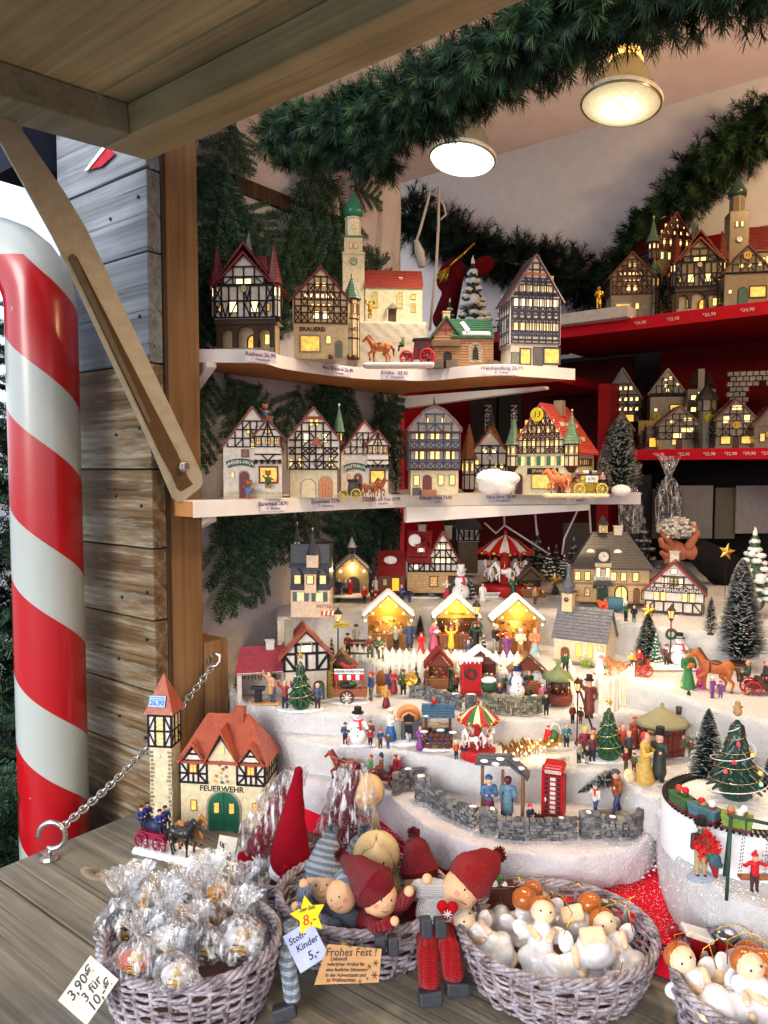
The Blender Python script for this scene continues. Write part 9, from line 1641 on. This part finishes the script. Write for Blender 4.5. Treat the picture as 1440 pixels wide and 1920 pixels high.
def shoe(t,px,py,d,w,h,roll=0):
 p=G(px,py,d);k=K(p);o=sculpt([('b',(0,-4*k,0),(w/2*k,14*k,h/2*k),4*k,C((52,56,64),'paint',.5))],'shoe',t,30,.1);o.location=p;o.rotation_euler=(R(-10),R(roll),R(8))
def blob(t,prs,name='body',n=60,rough=0):
 c=G(prs[0][0],prs[0][1],prs[0][2]);k=K(c);pr=[]
 for x,y,d,rx,ry,rz,m in prs:q=G(x,y,d)-c;pr.append(('e',tuple(q),(rx*k,ry*k,rz*k),m))
 o=sculpt(pr,name,t,n,.25,rough);o.location=c;return o
def doll(name,label,cat='doll'):return thing(name,label,cat,(0,0,0))
t=doll('doll','smiling doll in grey striped bobble hat and blue grey sweater, left in the doll basket');p,k=head(t,606,1658,.835,34,-4);hat(t,p+Vector((0,.008,25*k)),G(622,1556,.86),36*k,KG,KG,KG);blob(t,[(622,1722,.83,44,34,50,KB),(600,1698,.83,34,28,26,KB)]);limb(t,[G(590,1700,.82),G(568,1690,.81),G(572,1668,.80)],14*k,KB,'arm');ballp(t,570,1658,.80,10,WOODH)
limb(t,[G(580,1740,.79),G(544,1740,.76),G(538,1800,.735),G(548,1868,.72)],14*k,KG,'leg');shoe(t,534,1894,.715,46,26,-14)
t=doll('doll','smaller grey doll leaning its tilted face against the blue grey sweater');p,k=head(t,640,1680,.79,29,-30,-10);hat(t,p+Vector((16*k,.012,12*k)),G(676,1640,.83),32*k,KG,None,KG);blob(t,[(650,1740,.80,34,26,40,KB),(640,1770,.78,26,20,26,KB)]);ballp(t,554,1700,.775,9,WOODH);ballp(t,645,1772,.755,8,WOODH)
limb(t,[G(630,1735,.78),G(590,1722,.775),G(562,1704,.775)],12*k,KB,'arm')
t=doll('doll','doll in crimson sweater and long crimson hat flopped to the left');p,k=head(t,712,1684,.785,34,14,20);hat(t,p+Vector((-14*k,.004,22*k)),G(640,1604,.82),42*k,KR,KR,KR);blob(t,[(706,1734,.79,40,30,42,KR),(722,1704,.80,36,28,22,KR),(712,1768,.78,38,28,22,KR)]);limb(t,[G(735,1700,.79),G(756,1692,.78),G(766,1676,.775)],14*k,KR,'arm');ballp(t,767,1671,.77,10,WOODH);limb(t,[G(690,1726,.77),G(708,1742,.75),G(730,1732,.745)],12*k,KR,'arm');ballp(t,740,1727,.742,9,WOODH)
shoe(t,712,1768,.735,20,34);shoe(t,736,1770,.735,20,34)
STR=C((206,184,140),'matte')
def straw(t,px,py,d,r,pony,n=26):
 p=G(px,py,d);k=K(p);mb=MB();r*=k
 for i in range(n):
  for s in(-1,1):
   a=R(8+74*i/n);q=[p+Vector((0,-r*.25*math.cos(a*2),r*1.1))];
   for j in range(1,8):b=j/7*R(95+12*(i%5));y=-r*1.07*math.cos(a)*(.55 if i<n*.7 else .2)+i/n*r*1.2;y=max(-r*.9,min(r*1.05,(i/n-.35)*2*r));rr=math.sqrt(max((r*1.07)**2-y*y,0));q.append(p+Vector((s*rr*math.sin(b),y,rr*math.cos(b))))
   mb.tube(q,r*.04,STR,4)
 for i in range(22):
  x0,y0=pony;o=random.uniform(-5,5);q=[G(x0+o*.4,y0,d-.01),G(x0+o,y0+25,d-.02),G(x0+o*2.2+3,y0+62+random.uniform(-8,8),d-.025)];mb.tube(q,r*.035,STR,4)
 mb.build('hair',t)['kind']='stuff'
t=doll('doll','big bare wooden headed doll with straw hair behind the crimson doll');p,k=head(t,706,1606,.88,42,6,0,0,hm=C((222,194,146),'white',.5));straw(t,706,1604,.88,42,(744,1632));blob(t,[(706,1690,.89,40,30,46,C((170,150,130),'cloth'))])
t=doll('doll','doll in tall crimson knit hat peeping out at the back right of the basket');p,k=head(t,788,1656,.86,32,0,20);hat(t,p+Vector((-2*k,.008,25*k)),G(776,1562,.88),37*k,KR,KR,KR);blob(t,[(790,1715,.86,34,28,36,KR)]);limb(t,[G(800,1730,.80),G(802,1790,.745),G(806,1838,.735)],19*k,KR2,'leg');limb(t,[G(832,1730,.80),G(842,1780,.75),G(850,1822,.74)],19*k,KR2,'leg');shoe(t,806,1868,.725,46,28,0);shoe(t,856,1850,.735,46,26,6)
t=doll('doll','doll in white sweater with red felt heart and bright red hat leaning right');p,k=head(t,864,1666,.79,36,34,10);hat(t,p+Vector((24*k,.006,22*k)),G(936,1602,.83),44*k,KR2,KR2,None);blob(t,[(824,1710,.80,46,34,46,KW),(848,1690,.795,40,30,30,KW),(812,1672,.80,22,20,26,KW)]);ballp(t,801,1648,.77,10,WOODH);sculpt([('c',(-20*k,0,-6*k),(20*k,0,-6*k),17*k,17*k,KW)],'cuff',t,30,.1).location=G(806,1660,.79)
shoe(t,798,1736,.742,22,34);shoe(t,824,1737,.742,22,34);p=G(838,1706,.755);k=K(p);HF=C((160,8,22),'cloth');o=sculpt([('c',(-9*k,0,7*k),(0,0,-18*k),11*k,3*k,HF),('c',(11*k,0,5*k),(0,0,-18*k),11*k,3*k,HF)],'heart',t,44,.1);o.location=p;mb=MB()
for i in range(4):a=i*math.pi/4;mb.box((0,-12*k,-2*k),(18*k,1.2*k,1.4*k),WHITE,(0,a,0))
mb.build('snowflake',o)
t=doll('bobble_hat','pale grey knitted bobble hat behind the big wooden head','hat');p=G(672,1622,.93);k=K(p);hat(t,p,G(684,1556,.93),36*k,KG,KG,KG)
# gnomes
RF=C((132,5,26),'cloth');WF=C((224,226,232),'white');FO=foil('cellophane')
t=doll('gnome','gnome with a tall plain crimson felt hat and fluffy white beard','gnome');p0=G(545,1606,.93);k=K(p0);o=sculpt([('c',(0,0,0),(2*k,4*k,60*k),40*k,27*k,RF),('c',(2*k,4*k,60*k),(13*k,8*k,150*k),27*k,10*k,RF),('c',(13*k,8*k,150*k),(16*k,8*k,166*k),10*k,8*k,RF)],'hat',t,70,.1,(.0006,.012));o.location=p0;o=sculpt([('e',(0,0,-26*k),(42*k,30*k,26*k),WF),('e',(24*k,-6*k,-18*k),(20*k,20*k,18*k),WF)],'beard',t,50,.2,(.0012,.002));o.location=p0;o=sculpt([('c',(-4*k,-40*k,-2*k),(-6*k,-44*k,-34*k),8*k,13*k,RF),('c',(-6*k,-44*k,-34*k),(16*k,-46*k,-30*k),13*k,9*k,RF)],'mitten',t,40,.1);o.location=p0
t=doll('gnome','gnome lying back in a clear film with its red mitten showing','gnome');p0=G(490,1590,.95);k=K(p0);o=sculpt([('c',(0,0,0),(46*k,10*k,110*k),30*k,8*k,C((110,8,32),'cloth'))],'hat',t,50,.1,(.001,.01));o.location=p0;o=sculpt([('e',(0,-8*k,-12*k),(26*k,22*k,24*k),WF)],'beard',t,36,.2,(.0012,.002));o.location=p0;o=sculpt([('e',(-20*k,-20*k,-16*k),(26*k,14*k,15*k),(0,.6,0),RF)],'mitten',t,36,.1);o.location=p0
t=doll('gnome','wrapped gnome with pointed dark crimson hat and wooden head with straw plait','gnome');p0=G(640,1580,.98);k=K(p0);MRM=C((92,8,34),'cloth');o=sculpt([('c',(-6*k,0,0),(10*k,0,80*k),38*k,22*k,MRM),('c',(10*k,0,80*k),(34*k,0,152*k),22*k,4*k,MRM)],'hat',t,60,.1,(.001,.01));o.location=p0;head(t,686,1484,.99,32,0,10,0,hm=C((222,190,140),'white',.5));straw(t,688,1484,1.0,31,(702,1502),14)
def film(label,pts,d,name='cellophane_wrap',seed=0,sy=.6):
 t=thing(name,label,'film',G(pts[0][0],pts[0][1],d));n=44;vs=[];fs=[];o=t.location;R_=[]
 P=pts;m=len(P)*5
 for j in range(m):
  f=j/(m-1)*(len(P)-1);i=min(int(f),len(P)-2);u=f-i;x,y,r=[P[i][q]*(1-u)+P[i+1][q]*u for q in range(3)];c=G(x,y,d)-o;k=d/F
  for a in range(n):th=6.283*a/n;w=r*k*(1+.16*mno.noise((math.cos(th)*2.2+seed,math.sin(th)*2.2,j*.32))+.10*mno.noise((math.cos(th)*7,math.sin(th)*7+seed,j*.9)));vs.append(c+Vector((w*math.cos(th),w*math.sin(th)*sy,.10*r*k*mno.noise((th*2,j*.7,seed)))))
 for j in range(m-1):
  for a in range(n):fs.append((j*n+a,j*n+(a+1)%n,(j+1)*n+(a+1)%n,(j+1)*n+a))
 mb=MB();mb.add(vs,fs,FO,True);mb.build('film',t);return t
film('crumpled clear film around the left gnome, leaning on the fire station',[(486,1630,52),(496,1560,50),(528,1480,38),(560,1440,22)],.95,seed=1);film('tall clear film around the wooden headed gnome',[(640,1620,56),(650,1560,60),(660,1490,48),(662,1436,26)],.97,seed=2)
# wrapped ornaments
random.seed(9)
for i,(px,py,d,r,c1,c2,lb)in enumerate(((232,1760,.765,44,(44,48,62),(206,190,120),'wrapped dark ornament with a gold zigzag at the left of the basket'),(318,1790,.70,46,(176,186,200),(30,34,44),'wrapped silver and black ornament in the middle of the basket'),(396,1740,.77,36,(206,140,40),(120,70,40),'wrapped amber disc ornament at the back of the basket'),(252,1830,.685,40,(196,96,70),(230,200,140),'wrapped orange figure ornament at the left front of the basket'),(390,1800,.70,34,(60,60,66),(150,120,80),'wrapped dark brown ornament with a gold squiggle'),(450,1790,.705,42,(206,204,214),(190,160,90),'wrapped pale spiral ornament at the right of the basket'),(440,1730,.785,36,(60,110,80),(40,60,60),'wrapped green ornament at the back right of the basket'),(330,1855,.66,36,(214,210,216),(214,190,110),'wrapped pale ornament with gold strokes at the front'),(300,1745,.79,34,(40,44,54),(206,200,190),'wrapped slate ornament at the back left of the basket'),(345,1720,.76,34,(190,186,196),(40,44,60),'wrapped white and navy ornament on top of the heap'),(410,1705,.77,32,(216,150,50),(230,220,200),'wrapped orange ornament on top of the heap'),(270,1712,.77,30,(150,156,170),(214,180,90),'wrapped silver ornament on top of the heap, left'))):
 t=thing('wrapped_ornament',lb,'ornament',G(px,py-26,d));k=K(t.location);r*=1.1;A,B=C(c1,'ceramic',.15),C(c2,'ceramic',.15)
 sculpt([('e',(0,0,0),(r*.74*k,r*.4*k,r*.62*k),A),('e',(r*.2*k,-r*.2*k,r*.4*k),(r*.28*k,r*.24*k,r*.28*k),B if i%2 else A),('c',(-r*.3*k,-r*.25*k,-r*.2*k),(r*.3*k,-r*.3*k,-r*.1*k),r*.14*k,r*.12*k,B)],'ornament',t,40,.1)
 mb=MB();mb.tube([(r*.4*k*math.sin(q*.9)*(1-q/26),-r*.46*k,(-r*.3+q*r*.035)*k)for q in range(20)],1.3*k,GOLD,5);mb.build('gold_line',t)
 n=30;vs=[];fs=[];Pf=[(.35,-.8),(.85,-.55),(1.08,-.1),(1,.35),(.7,.75),(.34,1.05),(.16,1.22),(.4,1.6),(.8,2.1)];tw=random.uniform(-.5,.5)
 for j,(q,z)in enumerate(Pf):
  for a in range(n):th=6.283*a/n;w=q*r*k*(1+.5*mno.noise((math.cos(th)*2.4+i*3,math.sin(th)*2.4,j*.8))+.16*(1 if a%2 else-1)*(j>4));vs.append((w*math.cos(th)+tw*max(0,z)*r*.5*k,w*math.sin(th)*.8,z*r*k+.15*r*k*mno.noise((th*3,j,i))))
 for j in range(len(Pf)-1):
  for a in range(n):fs.append((j*n+a,j*n+(a+1)%n,(j+1)*n+(a+1)%n,(j+1)*n+a))
 mb=MB();mb.add(vs,fs,FO,True);mb.build('film',t)
film('loose crumple of clear film rising behind the wrapped ornaments',[(352,1700,52),(352,1650,40),(372,1625,22),(392,1600,34)],.86,seed=5);film('second loose crumple of clear film at the back right of the ornament basket',[(450,1700,50),(470,1660,34),(490,1640,20)],.84,seed=7)
# fire cart
t=thing('fire_cart','crimson fire brigade cart with four helmeted men and two horses on snow','horse carriage',at_z(318,1600,1.0505),R(-22));k=K(t.location);sculpt([('b',(4*k,0,3*k),(74*k,27*k,7*k),5*k,SNOWP)],'base',t,56,.1,(.001,.005));mb=MB();mb.box((-34*k,0,32*k),(62*k,24*k,14*k),C((140,24,62)));mb.build('body',t,k)
mb=MB();mb.tube([(-52*k,0,50*k),(-14*k,0,50*k)],12*k,NAVY,14);mb.build('boiler',t)
for x in(-54,-12):
 for s in(-1,1):wheel(t,15*k,C((140,24,62)),x*k,s*16*k,22*k)
for x,y in((-60,-7),(-60,9),(-16,-7),(-16,9)):person(t,52*k,C((36,52,120)),NAVY,x=x*k,y=y*k,z=44*k,pose='sit',hat='beanie',hc=BLACK,yaw=60,arms='front',res=44)
for y,m_ in((-11,C((30,28,30),'ceramic')),(11,C((170,112,60),'ceramic'))):horse(t,76*k,m_,BLACK if y<0 else TAN,x=36*k,y=y*k,z=9*k,yaw=180,trot=.4,sad=C((60,50,50)))
reins(t,k,[(64,-14,66),(30,-16,56),(-10,-8,62)],TAN)
# cards
def card(name,label,px,py,d,w,h,ang,m,lines,tilt=-25,poly=None,yaw=0):
 p=G(px,py,d);k=K(p);t=thing(name,label,'sign card',p);t.rotation_euler=(Matrix.Rotation(R(yaw),3,'Z')@Matrix.Rotation(R(tilt),3,'X')@Matrix.Rotation(R(-ang),3,'Y')).to_euler()
 poly=poly or[(-w/2,-h/2),(w/2,-h/2),(w/2,h/2),(-w/2,h/2)];mb=MB();mb.prism([(x*k,z*k)for x,z in poly],-.0003,.0003,m);mb.build('card',t)
 for st,sz,x,z,c_ in lines:text(st,sz*k,c_,t,(x*k,-.0006,z*k),depth=.0001,bold=.25*k,shear=.15)
 return t
INK=C((26,30,44));PAP=C((214,208,196),'matte')
card('price_card','bent paper price card hooked on the left basket reading 3,90',166,1856,.66,92,74,56,PAP,[('3,90€',27,0,20,INK),('3 für',24,4,-4,INK),('10,-€',27,6,-25,INK)])
card('price_card','upright paper price card by the gnome basket with black handwriting',420,1614,.95,92,36,80,PAP,[('5,-€',19,18,6,INK),('2 für 8,-',16,-8,-8,INK)],tilt=-10)
card('price_card','lavender diamond price card reading Stoff-Kinder 5,-',574,1775,.725,66,74,30,C((176,186,226),'matte'),[('Stoff-',17,-8,22,INK),('Kinder',17,4,4,INK),('5,-',22,6,-18,INK)],poly=[(-31,-35),(31,-35),(31,38),(-31,38)],tilt=-20)
card('price_star','yellow star shaped price tag reading 2er-Set 8,-',578,1716,.715,60,60,14,C((236,206,40),'matte'),[('2er-Set',10.5,0,12,INK),('8,-',26,0,-8,C((214,50,30)))],poly=[((36 if i%2==0 else 19)*math.cos(R(90+i*36)),(36 if i%2==0 else 19)*math.sin(R(90+i*36)))for i in range(10)],tilt=-20)
KRF=C((186,144,100),'matte');t=card('greeting_card','brown kraft paper card reading Frohes Fest ! on the doll basket',656,1808,.712,122,62,0,KRF,[('Frohes Fest !',19,2,20,DKWOOD),('Liebevoll',9,-22,9,DKWOOD),('gefertigter Artikel für',8.5,-8,0,DKWOOD),('eine festliche Stimmung',8.5,-6,-9,DKWOOD),('in der Adventszeit und',8.5,-8,-18,DKWOOD),('zu Weihnachten.',8.5,-16,-26,DKWOOD)],poly=[(-68,-34),(56,-30),(62,26),(-44,34)],tilt=-30);k=K(t.location)
for x,z,r in((48,-18,7),(38,-4,5),(50,2,6),(20,-28,4),(34,-24,3),(28,30,5),(0,31,4)):
 mb=MB()
 for i in range(3):mb.box((0,0,0),(2*r*k,.0002,r*.22*k),DKWOOD,(0,i*math.pi/3,0))
 o=mb.build('snowflake',t);o.location=(x*k,-.0006,z*k)
 # glass Santa ornaments and chocolate house
t=thing('glass_ornament','shiny glass Father Christmas face below a red gingerbread house ornament','ornament',at_z(1290,1822,1.0865));k=K(t.location);GR=C((140,20,28),'ceramic',.08);GW=C((226,226,230),'ceramic',.08);GG=C((24,60,44),'ceramic',.08)
sculpt([('e',(-14*k,-6*k,26*k),(22*k,14*k,26*k),GW),('e',(-16*k,-14*k,36*k),(12*k,8*k,9*k),C((226,160,130),'ceramic')),('c',(-16*k,-4*k,50*k),(-20*k,0,76*k),17*k,7*k,GR),('b',(18*k,0,46*k),(24*k,16*k,30*k),3*k,GR),('b',(16*k,0,78*k),(28*k,18*k,5*k),2*k,(0,.3,0),GW),('e',(24*k,-16*k,40*k),(8*k,5*k,13*k),GW),('e',(0,0,12*k),(36*k,18*k,15*k),GG),('e',(-30*k,0,84*k),(12*k,9*k,16*k),GR)],'body',t,66,.05)
t=thing('glass_boot','shiny dark red glass boot filled with silver beside the glass Father Christmas','ornament',at_z(1350,1826,1.0865));k=K(t.location);sculpt([('c',(6*k,0,16*k),(10*k,0,66*k),16*k,19*k,GR),('c',(6*k,0,12*k),(-20*k,0,10*k),13*k,10*k,GR),('e',(10*k,0,78*k),(24*k,20*k,12*k),C((150,160,170),'metal',.15)),('e',(12*k,-6*k,86*k),(9*k,8*k,7*k),GW)],'body',t,50,.05)
t=thing('log_ornament','dark brown glazed log ornament with holly and snow behind the red bobble hat','ornament',at_z(938,1700,1.0865));k=K(t.location);BRN=C((70,34,28),'ceramic',.12);sculpt([('b',(0,0,24*k),(28*k,16*k,24*k),4*k,BRN),('e',(-14*k,-8*k,50*k),(8*k,6*k,9*k),GW),('e',(6*k,-8*k,48*k),(6*k,5*k,7*k),GW),('e',(-4*k,-6*k,60*k),(9*k,5*k,6*k),C((30,120,60),'ceramic',.12))],'body',t,44,.05)
t=thing('cord_loop','loop of gold cord lying over the rim of the angel basket','cord',G(1150,1700,.80));k=K(t.location);mb=MB();mb.tube([(G(x,y,.80)-t.location)for x,y in((1100,1712),(1140,1698),(1170,1690),(1195,1678),(1182,1684),(1176,1700),(1178,1730))],1.1*k,GOLD,5);mb.build('strand',t)
